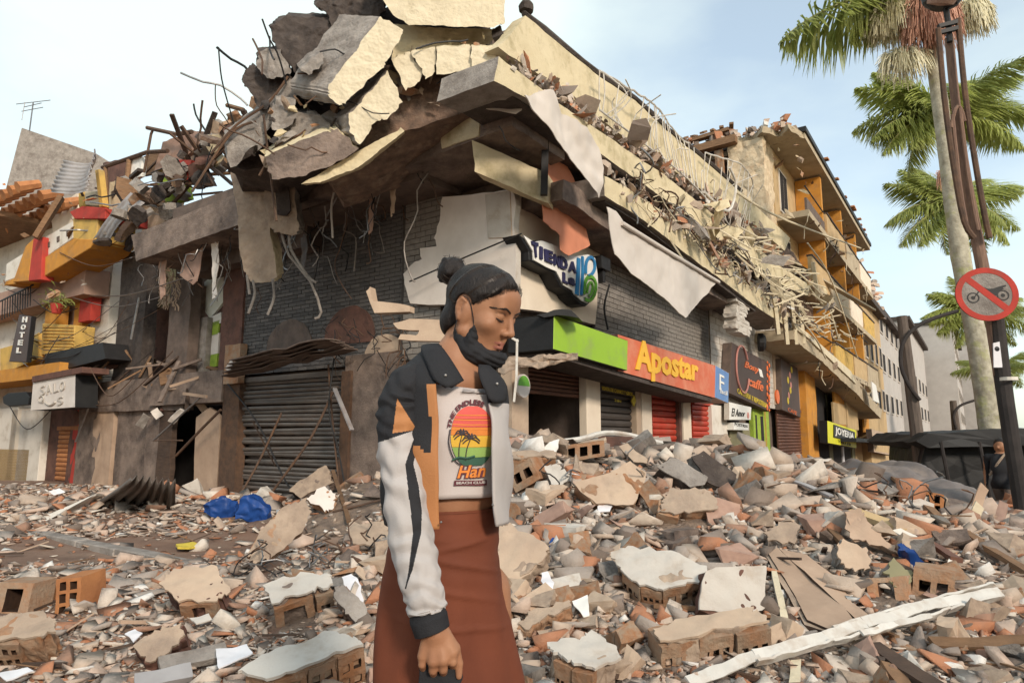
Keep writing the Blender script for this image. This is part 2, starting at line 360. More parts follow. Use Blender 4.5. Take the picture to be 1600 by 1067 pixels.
# ---------------------------------------------------------------- ground
def sst(x): x = max(0, min(1, x)); return x * x * (3 - 2 * x)
def base(x, y):   # the street falls away to the far right
    return -min(.75, .032 * max(0, x - 3 + (y - 9) * .55)) if y > 6 else -.032 * max(0, x - 3 + (y - 9) * .55) * sst((y - 3) / 3)
def heap(x, y):
    a = sst((y - 2.5) / 5.2); r = sst((x + 2.0) / 2.3)
    h = .08 + .96 * a * r * (1 - .70 * sst((x - 2.2) / 3.2)) * (1 - .35 * sst((y - 9.2) / 5)) * (1 - .8 * sst((x - 6.5) / 2.5) * sst((y - 10) / 2.5))
    h += .60 * math.exp(-((x + 1.75) / 1.25) ** 2 - ((y - 8.9) / 1.1) ** 2)
    h += .10 * math.exp(-((x + 1.0) / 1.1) ** 2 - ((y - 4.6) / .8) ** 2)
    h += .16 * math.exp(-((x + 5.5) / 2.5) ** 2 - ((y - 11.6) / 1.3) ** 2)
    if x < -1.6:   # bare strip of road and kerb on the left
        q = math.exp(-((y - 7.6 - .25 * (x + 4)) / 1.0) ** 2) * sst((-1.9 - x) / 1.2); h *= 1 - .8 * q
    n = mnoise.noise(V((x * 1.1, y * 1.1, 3))) * .5 + mnoise.noise(V((x * 3.1, y * 3.1, 8))) * .22 + mnoise.noise(V((x * 7.5, y * 7.5, 1))) * .08
    h += n * (.035 + .22 * min(1, h))
    return max(h, -.03)
def gz(x, y): return base(x, y) + heap(x, y)
g = MB()
xs = [-900, -300, -90, -40] + list(np.arange(-24, 40.1, 1.0)) + [70, 150, 400, 900]
ys = [-60, -15] + list(np.arange(-5, 60.1, 1.0)) + [90, 160, 400, 1600]
g.grid([[V((x, y, base(min(x, 40), min(y, 60)) - .04)) for x in xs] for y in ys])
g.build('ground', 'mud', smooth=True, org=(0, 0, 0), kind='structure')
# road strip and kerb seen between the heaps
rd = MB(); rd.grid([[V((-14, 2, -.033)), V((1.5, 2, -.033))], [V((-14, 10.9, -.033)), V((1.5, 6.4, -.033))]])
rd.build('road', 'asphalt', org=(0, 0, 0), kind='structure')
kb = MB(); p0, p1 = gnd(-120, 806), gnd(330, 905)
kd = (p1 - p0).normalized(); kn = V((-kd.y, kd.x, 0))
nkerb = 9; L = (p1 - p0).length / nkerb
kp = thing('kerb', 'low concrete kerb line crossing the bare strip of road below the gutted shops', 'kerb', (p0.x, p0.y, 0))
for i in range(nkerb):
    MB().box(p0 + kd * (L * i + .006) - UP * .1, kd * (L - .012), kn * .16, UP * (.20 + random.uniform(-.01, .01))).build('kerb_stone', 'concrete', kp, bevel=.012)
# unseen buildings added across the side street, heights set for the light there
for k, (s0, s1, ht) in enumerate([(11, 17, 4.5), (17.2, 24, 5.5), (24.2, 43, 4.5), (43.2, 62, 5)]):
    F2 = Facade(CNR + LN * 9.5, LD, LN); mb = MB()
    mb.fbox(F2, s0, s1, -.5, ht, 0, 9)
    for q in range(int((s1 - s0) / 3)):
        for z in range(int(ht / 3.1)): mb.fbox(F2, s0 + .8 + 3 * q, s0 + 2.2 + 3 * q, 1 + 3.1 * z, 2.5 + 3.1 * z, -.06, .02, 1)
    tag(mb.build('office_block', ['tan_wall', 'dark']), ['tan block across the side street nearest the corner', 'taller tan block across the side street second along', 'tan block across the side street third along', 'low tan shop row at the far end of the side street'][k], 'building')

# unseen pale fronts added across the shopping street to bounce light onto the shops
pm('front_pale', (.80, .70, .56), (.74, .64, .50), 2, dirt=(.55, .45, .33), ds=1, da=.2, bump=.1)
for k, (s0, s1, ht) in enumerate([(-34, -16, 4.5), (-15.8, 2, 5.2), (2.2, 17, 4.6), (17.2, 32, 6)]):
    F2 = Facade(CNR + RN * 17, RD, -RN); mb = MB(); mb.fbox(F2, s0, s1, -1.5, ht, -9, 0)
    for q in range(int((s1 - s0) / 3.4)):
        for z in range(int(ht / 3.2)): mb.fbox(F2, s0 + 1 + 3.4 * q, s0 + 2.2 + 3.4 * q, 1 + 3.2 * z, 2.4 + 3.2 * z, -.02, .06, 1)
    tag(mb.build('shop_block', ['front_pale', 'dark']), ['pale block across the shopping street farthest behind', 'tallest pale block across the shopping street', 'pale block across the shopping street facing the orange sign', 'pale block across the shopping street facing the apartment building'][k], 'building')
# ---------------------------------------------------------------- the collapsed corner building
B = thing('collapsed_building', 'collapsed corner building with dark brick walls and cream cornices above the shop shutters', 'building', (0, 10, 0))
mb = MB()
mb.fbox(LF, .3, 7.3, 2.52, 6.3, -3, -.12); mb.fbox(LF, .3, 7.3, -.1, 2.515, -.32, -.12); mb.fbox(RF, .3, 19.5, 2.5, 6.2, -3, -.12); mb.fbox(RF, 2.45, 19.5, -.6, 2.5, -3, -.12)
mb.fbox(RF, 19.5, 20.2, -.6, 7, -3, -.05)
mb.build('wall', 'brown_dark', B)
mb = MB(); mb.fbox(RF, .0, 2.45, -.3, 2.5, -3.2, -1.9); mb.fbox(RF, .3, 2.4, 2.40, 2.47, -1.9, -.2); mb.fbox(RF, .36, .42, -.3, 2.4, -1.9, -.3); mb.build('shop_interior', 'dark', B)  # inner faces near-black, the dimness of the shop put into their colour
# upper storey squeezed between the cornices
up = MB()
def rband(pts, o, th, m=0, mb=None): (mb or up).ppoly(RF, pts, o, th, m, m)
rband([(800, 60), (835, 30), (1046, 208), (1240, 395), (1290, 470), (1290, 520), (945, 275), (800, 165)], .45, 2.4)
up.build('broken_storey', 'core', B, rough=(4, .05, 3))
mb = MB(); rband([(821, 25), (880, 74), (942, 124), (992, 157), (1046, 208), (1093, 245), (1160, 303), (1235, 372), (1226, 392), (1180, 352), (1102, 300), (1003, 233), (975, 214), (933, 182), (835, 112), (795, 86), (779, 74), (800, 52)], 1.0, .22, 0, mb)
mb.build('parapet', ['cream'], B, rough=(3, .012, 4))
mb = MB(); mb.tube([RF.px(u, v, .96) for u, v in [(819, 21), (880, 70), (942, 120), (992, 153), (1046, 204), (1093, 241), (1158, 298)]], .05, 6); mb.lathe(RF.px(822, 18, .95), [(0, -.03), (.1, 0), (.11, .08), (.06, .15), (0, .17)], 9)
mb.build('parapet_cap', 'concrete_dark', B, rough=(1, .02))
for pts, o, nm, sd in [([(779, 88), (820, 120), (900, 180), (1003, 251), (1040, 275), (1130, 347), (1225, 420), (1265, 446), (1262, 462), (1222, 445), (1120, 372), (1040, 312), (945, 245), (880, 196), (820, 152), (772, 126)], 1.25, 'cornice', 3),
                   ([(942, 274), (985, 297), (1040, 334), (1100, 379), (1195, 457), (1232, 490), (1230, 512), (1180, 478), (1090, 410), (1000, 340), (945, 306)], 1.2, 'cornice', 4)]:
    mb = MB(); mb.ppoly(RF, jag(pts, 3, 1.2, sd), o, .9); mb.build(nm, ['cream', 'concrete'], B, rough=(3, .012, 4))
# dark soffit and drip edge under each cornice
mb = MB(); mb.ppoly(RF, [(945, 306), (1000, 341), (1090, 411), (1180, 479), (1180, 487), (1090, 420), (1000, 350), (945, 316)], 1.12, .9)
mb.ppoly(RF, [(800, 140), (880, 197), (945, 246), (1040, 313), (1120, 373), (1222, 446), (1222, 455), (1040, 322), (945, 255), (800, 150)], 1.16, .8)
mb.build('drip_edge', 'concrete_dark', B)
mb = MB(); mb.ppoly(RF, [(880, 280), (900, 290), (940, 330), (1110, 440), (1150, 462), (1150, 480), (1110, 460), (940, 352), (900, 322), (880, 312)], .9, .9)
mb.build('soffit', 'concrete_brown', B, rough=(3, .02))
# ribs of the broken balcony soffit behind the banners
for k in range(9):
    a = RF.px(985 + k * 14, 352 + k * 9.5, .9); MB().beam(a, a + RN * -.3 - UP * .42 + RD * .25, .13, .16).build('rib', ['tan_wall', 'brown_dark', 'cream'][k % 3], B, rough=(1, .02))
# slab of the first floor over the side street
mb = MB()
q = [LF.px(205, 368, 1.25), LF.px(500, 252, 1.25), LF.px(640, 205, 1.25), LF.px(800, 150, 1.25)]; q2 = [LF.px(213, 408, 1.25), LF.px(500, 306, 1.25), LF.px(640, 258, 1.25), LF.px(800, 196, 1.25)]
for i in range(3): mb.hexa([q[i], q[i + 1], q2[i + 1], q2[i]], [p - LN * 1.4 for p in (q[i], q[i + 1], q2[i + 1], q2[i])], 1 if i == 2 else 0)
mb.build('floor_slab', ['concrete_brown', 'concrete_brown'], B, rough=(5, .014, 6))
mb = MB(); mb.hexa([LF.px(688, 184, 1.27), LF.px(752, 162, 1.27), LF.px(748, 212, 1.27), LF.px(690, 232, 1.27)], [p - LN * .05 for p in (LF.px(688, 184, 1.27), LF.px(752, 162, 1.27), LF.px(748, 212, 1.27), LF.px(690, 232, 1.27))])
mb.build('plaster_patch', 'cream', B, rough=(3, .012))
mb = MB(); mb.fbox(LF, 1.0, 7.6, 5.15, 5.45, 0, 1.0); mb.fbox(LF, .6, 8.2, 5.45, 6.1, -2.5, .9); mb.fbox(LF, 4.3, 8.3, 4.75, 5.2, -.1, .45)
mb.build('beam', 'brown_dark', B, rough=(3, .015))
mb = MB(); mb.hexa([at(738, 218, 8.75), at(856, 272, 9.5), at(856, 318, 9.5), at(742, 268, 8.75)], [p + V((.1, .3, 0)) for p in (at(738, 218, 8.75), at(856, 272, 9.5), at(856, 318, 9.5), at(742, 268, 8.75))])
mb.build('corner_beam', 'cream', B, rough=(3, .015))
mb = MB(); mb.beam(at(852, 222, 9.3), at(850, 305, 9.35), .1, .1); mb.build('steel_post', 'black_metal', B)
# bricks
def brickwall(parent, F, t0, t1, z0, z1, o, mat, mort, nsingle, mask=None, bl=.235, bh=.062, gp=.012, name='brick_wall'):
    m = MB(); m.fbox(F, t0, t1, z0, z1, o - .15, o - .012); W = m.build(name, mort, parent)
    unit = MB().box(V((0, 0, 0)), F.a * bl, UP * bh, F.n * .06)
    proto = unit.build('brick', mat, W); half = MB().box(V((0, 0, 0)), F.a * (bl / 2 - gp / 2), UP * bh, F.n * .06).build('brick', mat, W)
    for p in (proto, half):     # meshes are kept at their own origin
        p.data.transform(Matrix.Translation(WLOC[W.name]))
    cells = []
    rows = int((z1 - z0) / (bh + gp)); cols = int((t1 - t0) / (bl + gp)) + 1
    for i in range(rows):
        sh = (bl + gp) / 2 * (i % 2); z = z0 + i * (bh + gp)
        for j in range(-1, cols):
            t = t0 + j * (bl + gp) + sh; h = False
            if t < t0 - .001:
                t += (bl + gp) / 2; h = True
            if t < t0 - .001: continue
            if t + bl > t1:
                if t + bl / 2 > t1 + .01: continue
                h = True
            p = F.w(t, z, o - .06 + random.uniform(-.003, .007))
            if mask and not mask(*pix(p)): continue
            cells.append(((p - CAMP).length, p, h))
    cells.sort(key=lambda c: c[0]); first = {0: 1, 1: 1}; rest = MB()
    for k, (d, p, h) in enumerate(cells):
        if k < nsingle:
            src = half if h else proto
            if first[int(h)]: src.location = p - WLOC[W.name]; first[int(h)] = 0
            else: inst(src, W, p)
        else: rest.box(p, F.a * ((bl / 2 - gp / 2) if h else bl), UP * bh, F.n * .06)
    for s_, k in ((proto, 0), (half, 1)):
        if first[k]: bpy.data.objects.remove(s_)
    if rest.v: rest.build('brickwork', mat, W, kind='stuff')
    return W
BD = pm('brick_dark_mass', (.12, .116, .12), (.09, .085, .088), 9, dirt=(.085, .07, .06), ds=3, da=.25, bump=.5, island=[((.112, .104, .10), 3), ((.14, .128, .12), 2), ((.088, .082, .079), 2)])
brickwall(B, LF, 2.12, 7.08, 2.5, 5.25, .1, 'brick_dark_mass', 'mortar_dark', 130)
brickwall(B, LF, 1.25, 2.12, 2.5, 5.25, .2, 'brick_grey', 'mortar_grey', 60, bl=.22, bh=.085, name='brick_column')
brickwall(B, RF, 2.55, 8.95, 2.35, 5.2, .08, 'brick_grey', 'mortar_grey', 170, bl=.30, bh=.085, mask=lambda u, v: v > 360)
# torn plaster cladding wrapped round the corner
pts = [(691, 308), (756, 301), (800, 296), (806, 320), (803, 345), (806, 380), (804, 482), (720, 478), (641, 474), (634, 450), (630, 428), (645, 412), (659, 405), (656, 388), (682, 385), (678, 372), (687, 345)]
MB().ppoly(LF, jag(pts, 3, 1.3, 5), .33, .13).build('torn_cladding', ['plaster_grey', 'plaster_white'], B)
MB().ppoly(LF, [(757, 304), (797, 298), (800, 372), (762, 373)], .345, .05).build('cladding_board', ['plaster_white', 'plaster_tan'], B, bevel=.01)
pts = [(812, 292), (847, 306), (900, 336), (938, 358), (936, 430), (930, 507), (900, 500), (866, 490), (808, 482), (806, 400), (809, 340)]
MB().ppoly(RF, jag(pts, 3, 1.2, 6), .16, .14).build('cladding', ['cream_wall', 'plaster_white'], B)
MB().prism([at(u, v, 9.45) for u, v in jag([(572, 455), (578, 448), (582, 470), (620, 474), (640, 478), (640, 487), (585, 489)], 2, 1)], V((.05, .14, .0)), 0, 0, 0).build('broken_ledge', 'plaster_tan', B)
MB().prism([at(u, v, 9.2) for u, v in jag([(614, 505), (640, 498), (690, 500), (700, 520), (690, 533), (640, 532), (622, 530), (626, 522), (650, 524), (655, 516), (622, 514)], 2, 1)], V((.05, .12, .0)), 0, 0, 0).build('broken_ledge', 'plaster_tan', B)
# shutters, each slat a sub-part
def shutter(F, u0, v0, u1, v1, o, mat, pitch, parent=None, name='shutter', zbot=None):
    t0, z0 = F.tz(u0, v0, o); t1, z1 = F.tz(u1, v1, o); t0, t1 = sorted((t0, t1)); zt = max(z0, z1); zb = min(z0, z1) if zbot is None else zbot
    S = MB().fbox(F, t0, t1, zt, zt + .1, o - .1, o + .05).build(name, mat, parent or B)
    n = int((zt - zb) / pitch); sl = None
    for k in range(n):
        z = zt - (k + 1) * pitch; p = F.w(t0, z, o - .05)
        if sl is None:
            pr = [V((0, 0, 0)), F.n * .035 + UP * pitch * .12, F.n * .05 + UP * pitch * .5, F.n * .035 + UP * pitch * .86, UP * pitch * .97]
            u = MB(); u.prism(pr, F.a * (t1 - t0), 0, 0, 0); sl = u.build('slat', mat, S); sl.data.transform(Matrix.Translation(WLOC[S.name])); sl.location = p - WLOC[S.name]
        else: inst(sl, S, p)
    return S, t0, t1, zt
_S = shutter(LF, 362, 600, 536, 770, .06, 'shutter_dark', .082, zbot=0)[0]
for k, c in enumerate(_S.children):
    f_ = sin(k * .22); c.location += LN * (.05 * f_ + random.uniform(-.012, .012)) + UP * random.uniform(-.008, .008); c.rotation_euler = (random.uniform(-.012, .012), random.uniform(-.02, .02), random.uniform(-.012, .012))
shutter(RF, 822, 572, 919, 626, -.1, 'shutter_brown', .07)
shutter(RF, 938, 600, 995, 700, -.05, 'shutter_black', .13, zbot=-.1)
shutter(RF, 1019, 612, 1062, 700, -.03, 'shutter_red', .13, zbot=-.1)
shutter(RF, 1082, 631, 1114, 700, -.03, 'shutter_red', .13, zbot=-.2)
for a, b_, mt in [((916, 566), (940, 700), 'cream_wall'), ((994, 600), (1004, 720), 'plaster_tan'), ((1003, 604), (1021, 720), 'cream_wall'), ((1061, 618), (1068, 730), 'redbrown'), ((1067, 620), (1083, 730), 'cream_wall'), ((1112, 632), (1140, 740), 'white_paint')]:
    MB().pbox(RF, *a, *b_, -.1, .06).build('pier', mt, B, bevel=.012)
MB().pbox(RF, 800, 560, 826, 720, -.1, .1).build('pier', 'plaster_tan', B)
MB().fbox(RF, 2.3, 9.3, 2.28, 2.48, -.1, .12).build('lintel', 'concrete_brown', B, bevel=.01)
MB().pbox(LF, 540, 556, 690, 770, -.05, .14).build('plaster_panel', 'concrete_brown', B)
MB().pbox(LF, 350, 598, 364, 792, .0, .2).build('shutter_rail', 'rust', B); MB().pbox(LF, 534, 580, 541, 775, .0, .2).build('shutter_rail', 'rust', B)
# crushed awning over the big shutter
mb = MB()
for k in range(5):
    a = LF.px(366 + k * 4, 590 - k * 6, .35 + .1 * k); b_ = LF.px(560 - k * 7, 548 - k * 4, .3 + .12 * k)
    mb.grid([[a + (b_ - a) * i / 8 + UP * (.08 * mnoise.noise(V((i * .9, k * 3, j)))) + LN * .16 * j for i in range(9)] for j in range(3)])
o_ = mb.build('crushed_awning', 'brown_dark', B)
md = o_.modifiers.new('thick', 'SOLIDIFY'); md.thickness = .02
for c_, r_, mt in [((450, 545), 55, 'brown_dark'), ((545, 525), 52, 'redbrown'), ((600, 560), 40, 'plaster_tan')]:
    p = LF.px(*c_, .12); mb = MB(); mb.prism([p + LD * (r_ / 80 * cos(t)) + UP * (r_ / 95 * max(-.25, sin(t))) for t in np.linspace(-.3, pi + .3, 13)], -LN * .3); mb.build('arched_vent', [mt, 'brown_dark'], B, rough=(2, .02))
# hanging strips, poles leaning on the shutter
for nm, pts, r, mt in [('leaning_rod', [(424, 770, .9), (485, 685, .6), (520, 612, .3)], .022, 'rust'), ('leaning_rod', [(372, 778, .9), (405, 720, .5), (440, 645, .25)], .02, 'rust'), ('leaning_rod', [(356, 600, .3), (402, 660, .3), (440, 740, .35), (455, 765, .5)], .017, 'black_metal'),
                       ('leaning_rod', [(396, 660, .2), (430, 728, .25)], .014, 'rust'), ('leaning_rod', [(513, 570, .3), (519, 650, .35), (530, 760, .5)], .018, 'rust'), ('leaning_rod', [(522, 560, .3), (514, 640, .4), (528, 700, .45), (540, 765, .6)], .014, 'black_metal'),
                       ('loose_cable', [(640, 440, .6), (720, 405, .5), (815, 365, .6)], .012, 'black_metal')]:
    MB().tube(bez([LF.px(u, v, o) for u, v, o in pts], 12), r, 6).build(nm, mt, B)
MB().beam(LF.px(523, 607, .5), LF.px(550, 672, .6), .07, .03).build('loose_strip', 'sheet_zinc', B)
for k in range(26):   # rebar and wires dangling around the awning
    u = random.uniform(500, 640); v = random.uniform(490, 560); p = [LF.px(u, v, .3)]
    for i in range(4): p.append(p[-1] + V((random.uniform(-.2, .2), random.uniform(-.1, .1), random.uniform(-.28, .05))))
    MB().tube(bez(p, 10), random.uniform(.005, .012), 5).build('bent_wire', ['rust', 'black_metal'][k % 2], B)
# interior of the open shop: counter, shelves and goods
sh = MB(); sh.fbox(RF, .3, 2.3, .82, .87, -1.85, -1.3); sh.fbox(RF, .3, 2.3, 1.3, 1.33, -1.88, -1.5); sh.fbox(RF, .2, 2.35, 0, 1.0, -1.2, -.9)
sh.build('shop_shelf', 'black_metal', B)
for k in range(22):
    t = .4 + k * .085; z = .87 if k % 2 else 1.33; h = random.uniform(.12, .24); p = RF.w(t, z, -1.55)
    tag(MB().lathe(p, [(0, 0), (.035, 0), (.035, h * .6), (.014, h * .8), (.014, h), (0, h)], 8).build('bottle', ['redbrown', 'red_paint', 'tan_wall', 'plaster_white', 'brown_dark', 'orange_paint'][k % 6]), 'small bottle standing on the shelves of the dim open shop', 'bottle', 'bottles on the shop shelves')
# railings
mb = MB(); top = [(937, 110), (975, 133), (1010, 156), (1045, 180), (1075, 203), (1108, 232), (1140, 262), (1165, 290)]; dy = [62, 66, 70, 76, 82, 88, 92, 98]
tp = bez([RF.px(u, v, 1.25) for u, v in top], 42); bt = bez([RF.px(u, v + d, 1.2) for (u, v), d in zip(top, dy)], 42)
RR = random.Random(3)
for i in range(len(tp)):
    f = i / len(tp); tp[i] = tp[i] + UP * (-.22 * sin(f * 7.5) ** 2 * f + RR.uniform(-.02, .02)) + RN * (.35 * f * sin(f * 9)) + RD * .12 * sin(f * 11)
    bt[i] = bt[i] + UP * (-.12 * sin(f * 6 + 1) * f)
rl = MB().tube(tp[:27], .018, 6).build('railing', 'white_metal', B)
MB().tube(tp[29:], .018, 6).build('top_rail', 'white_metal', rl); MB().tube(bt, .016, 6).build('bottom_rail', 'white_metal', rl)
for i in range(len(tp)):
    if RR.random() < .16: continue
    b_ = RR.uniform(-.05, .05) if RR.random() < .6 else RR.uniform(-.3, .45)
    e_ = tp[i] if RR.random() < .75 else bt[i] + (tp[i] - bt[i]) * RR.uniform(.5, .9) + RN * RR.uniform(-.2, .5) + RD * RR.uniform(-.3, .3)
    MB().tube(bez([bt[i], bt[i] + (tp[i] - bt[i]) * .5 + RN * b_ * .6 + RD * b_ * .4, e_], 6), .011, 5).build('bar', 'white_metal', rl)
rl2 = MB().tube(bez([RF.px(u, v, 1.5) for u, v in [(1140, 262), (1150, 290), (1138, 330), (1100, 300)]], 12), .03, 6).build('bent_rail', 'white_metal', B)
fan = thing('twisted_railing', 'tangle of fallen cream balcony bars hanging over the sidewalk shops', 'railing', tuple(RF.w(13, 4.5, 1)))
R0 = random.Random(11)
for k in range(84):
    f = k / 84; u = 1150 + 170 * f + R0.uniform(-14, 14); v = 362 + 150 * f + R0.uniform(-30, 45); o = 1.1 + R0.uniform(-.4, .7)
    a = RF.px(u, v, o); ln = R0.uniform(.5, 1.25) ; d = (RD * R0.uniform(.2, .9) + RN * R0.uniform(.1, .7) + UP * R0.uniform(-.45, .25)).normalized()
    MB().tube([a - d * ln / 2, a + V((R0.uniform(-.04, .04),) * 3), a + d * ln / 2], .018 + .008 * R0.random(), 5).build('bar', 'cream_clean', fan)
for k, (u, v, l) in enumerate([(1208, 452, 70), (1222, 460, 78), (1236, 466, 72), (1248, 470, 66), (1270, 410, 56)]):
    a = RF.px(u, v, 1.25); b_ = RF.px(u + 8, v + l, 1.25); MB().beam(a, b_, .12, .1).build('baluster', 'cream_clean', fan)
for pts in [[(1262, 380), (1300, 440), (1340, 560)], [(1240, 420), (1290, 470), (1310, 530)], [(1150, 300), (1230, 345), (1345, 388)], [(1240, 485), (1275, 530), (1290, 560)]]:
    MB().tube(bez([RF.px(u, v, 1.5) for u, v in pts], 10), .03, 6).build('rail', 'cream_clean', fan)
# wire and rubbish caught in the gaps between the cornices
gap = MB()
for k in range(1600):
    f = R0.random() ** .8; wh = k % 2
    if wh: u = 800 + 400 * f; v = 95 + 282 * f
    else: u = 930 + 300 * f; v = 252 + 232 * f
    if mnoise.noise(V((f * 9, wh * 5, 2))) < R0.uniform(-.45, .25): continue
    p = RF.px(u + R0.uniform(-9, 9), v + R0.uniform(-10, 12), 1.15 + R0.uniform(-.25, .15)); s = .05 * R0.random() ** -.5; s = min(s, .3)
    a, b_, c_ = [V((R0.uniform(-1, 1), R0.uniform(-1, 1), R0.uniform(-1, 1))).normalized() for _ in range(3)]
    gap.jbox(p, a * s, b_ * s * .6, c_ * s * .5)
gap.build('caught_rubble', 'rubble', B, kind='stuff')
for k in range(60):
    f = R0.random(); u = 1000 + 215 * f; v = 285 + 185 * f; p = [RF.px(u, v, 1.15)]
    for i in range(4): p.append(p[-1] + V((R0.uniform(-.14, .14), R0.uniform(-.14, .14), R0.uniform(-.16, .12))))
    MB().tube(bez(p, 9), .009, 4).build('bent_wire', ['cream_clean', 'rust'][k % 2], B)
# pale wall of the neighbouring front under the fallen bars
brickwall(B, RF, 9.05, 16.8, 2.2, 5.2, .08, 'plaster_white', 'plaster_tan', 0, bl=.5, bh=.16, mask=lambda u, v: u < 1216, name='painted_wall')
mb = MB()
for k in range(16):
    a = RF.px(1132 + R0.uniform(-3, 3), 430 + 6 * k, .8); mb.box(a, RD * R0.uniform(.8, 1.3), RN * .3, UP * .1)
mb.build('peeling_lath', 'plaster_white', B, rough=(2, .03))

# broken pieces and bars hanging along the upper floors of the right wing
for k in range(70):
    f = R0.random(); u = 1060 + 260 * f; v = 300 + 200 * f + R0.uniform(-25, 35); a = RF.px(u, v, R0.uniform(.9, 1.7)); s_ = R0.uniform(.1, .4)
    d = [V((R0.uniform(-1, 1), R0.uniform(-1, 1), R0.uniform(-1, 1))).normalized() for _ in range(3)]
    MB().jbox(a, d[0] * s_, d[1] * s_ * .7, d[2] * s_ * .3).build('broken_masonry', ['cream', 'concrete', 'brick_orange', 'tan_dust', 'cream_clean'][k % 5], B, rough=(2, .02, 6))
for k in range(90):
    f = R0.random(); u = 990 + 330 * f; v = 270 + 260 * f + R0.uniform(-15, 30); p = [RF.px(u, v, 1.3)]
    for i in range(5): p.append(p[-1] + V((R0.uniform(-.22, .22), R0.uniform(-.18, .18), R0.uniform(-.26, .12))))
    MB().tube(bez(p, 10), R0.uniform(.008, .018), 4).build('bent_wire', ['cream_clean', 'rust', 'steel'][k % 3], B)

# wires, strips and torn pieces hanging over the side street front
R5 = random.Random(77)
for k in range(70):
    u = R5.uniform(215, 690); v = 400 - (u - 215) * .34 + R5.uniform(-5, 25); p = [LF.px(u, v, R5.uniform(.3, 1.2))]; n_ = R5.randint(3, 8)
    for i in range(n_): p.append(p[-1] + V((R5.uniform(-.16, .16), R5.uniform(-.08, .08), R5.uniform(-.34, .02))))
    MB().tube(bez(p, 14), R5.uniform(.006, .014), 4).build('bent_wire', ['rust', 'black_metal', 'steel', 'concrete'][k % 4], B)
for k, (u, v, w_, h_) in enumerate([(575, 300, 10, 60), (610, 292, 8, 40), (470, 372, 9, 50), (330, 372, 12, 90), (250, 402, 10, 60)]):
    MB().prism([LF.px(a, b_, .9) for a, b_ in jag([(u, v), (u + w_, v - 3), (u + w_ * .8, v + h_), (u + w_ * .2, v + h_ + 6)], 3, 2, k)], LN * .012, 0, 0, 0).build('torn_strip', ['cloth_pink', 'plaster_tan', 'tarp_grey', 'plaster_grey', 'cloth_pink'][k], B, rough=(3, .03, 4))
# ---------------------------------------------------------------- the apartment building with its torn end wall
A = thing('apartment_building', 'tall cream and orange apartment building with a torn open end wall and wide eaves', 'building', tuple(RF.w(16.3, 0, 0)))
mb = MB(); mb.fbox(RF, 17.6, 36, -1.2, 12.2, -7, 0); mb.fbox(RF, 16.3, 17.6, -1.2, 8.3, -6, -.02); mb.build('wall', 'tan_wall', A)
mb = MB(); mb.fbox(RF, 16.25, 17.6, 8.3, 12.2, -1.3, 0); mb.fbox(RF, 16.2, 17.6, 7.6, 8.8, -2.2, .05); mb.build('torn_end_wall', 'rough_plaster', A, rough=(5, .07, 3))
mb = MB(); mb.fbox(RF, 16.1, 16.35, 8.7, 12.0, -1.75, -1.45); mb.fbox(RF, 16.1, 16.4, 7.9, 8.15, -2.9, -.5); mb.fbox(RF, 16.1, 16.35, 5.5, 8.3, -.75, -.6)
mb.build('end_column', 'brick_orange', A, rough=(3, .03))
mb = MB(); mb.fbox(RF, 16.3, 17.5, 8.9, 11.7, -6, -1.5); mb.build('open_room', 'redbrown', A)
mb = MB(); mb.fbox(RF, 16.6, 17.4, 8.3, 9.8, -4, -1.4); mb.build('room_wall', 'plaster_tan', A)
mb = MB(); mb.beam(RF.w(16.0, 12.0, -6.4), RF.w(16.05, 12.25, -.9), .35, .28); mb.beam(RF.w(16.2, 12.5, -6), RF.w(16.3, 12.8, -1.2), .3, .12); mb.build('roof_beam', 'wood', A, rough=(2, .02))
for k in range(14):
    o = -6 + k * .38; a = RF.w(16.1, 12.55 + .03 * k, o); MB().beam(a, a + RD * .5 + UP * R0.uniform(-.1, .35) + RN * R0.uniform(-.2, .2), .16, .08).build('broken_rafter', 'wood', A)
rb_ = MB()
for k in range(260):
    p = RF.w(16.2 + R0.uniform(-.2, 1.6), 12.42 + R0.random() ** 2 * .28, R0.uniform(-4, .9)); s = .07 * R0.random() ** -.5; s = min(s, .26); rb_.jbox(p, V((s, R0.uniform(-.1, .1), 0)), V((0, s, R0.uniform(-.1, .1))), V((R0.uniform(-.05, .05), 0, s)))
rb_.build('roof_rubble', 'rubble', A, kind='stuff')
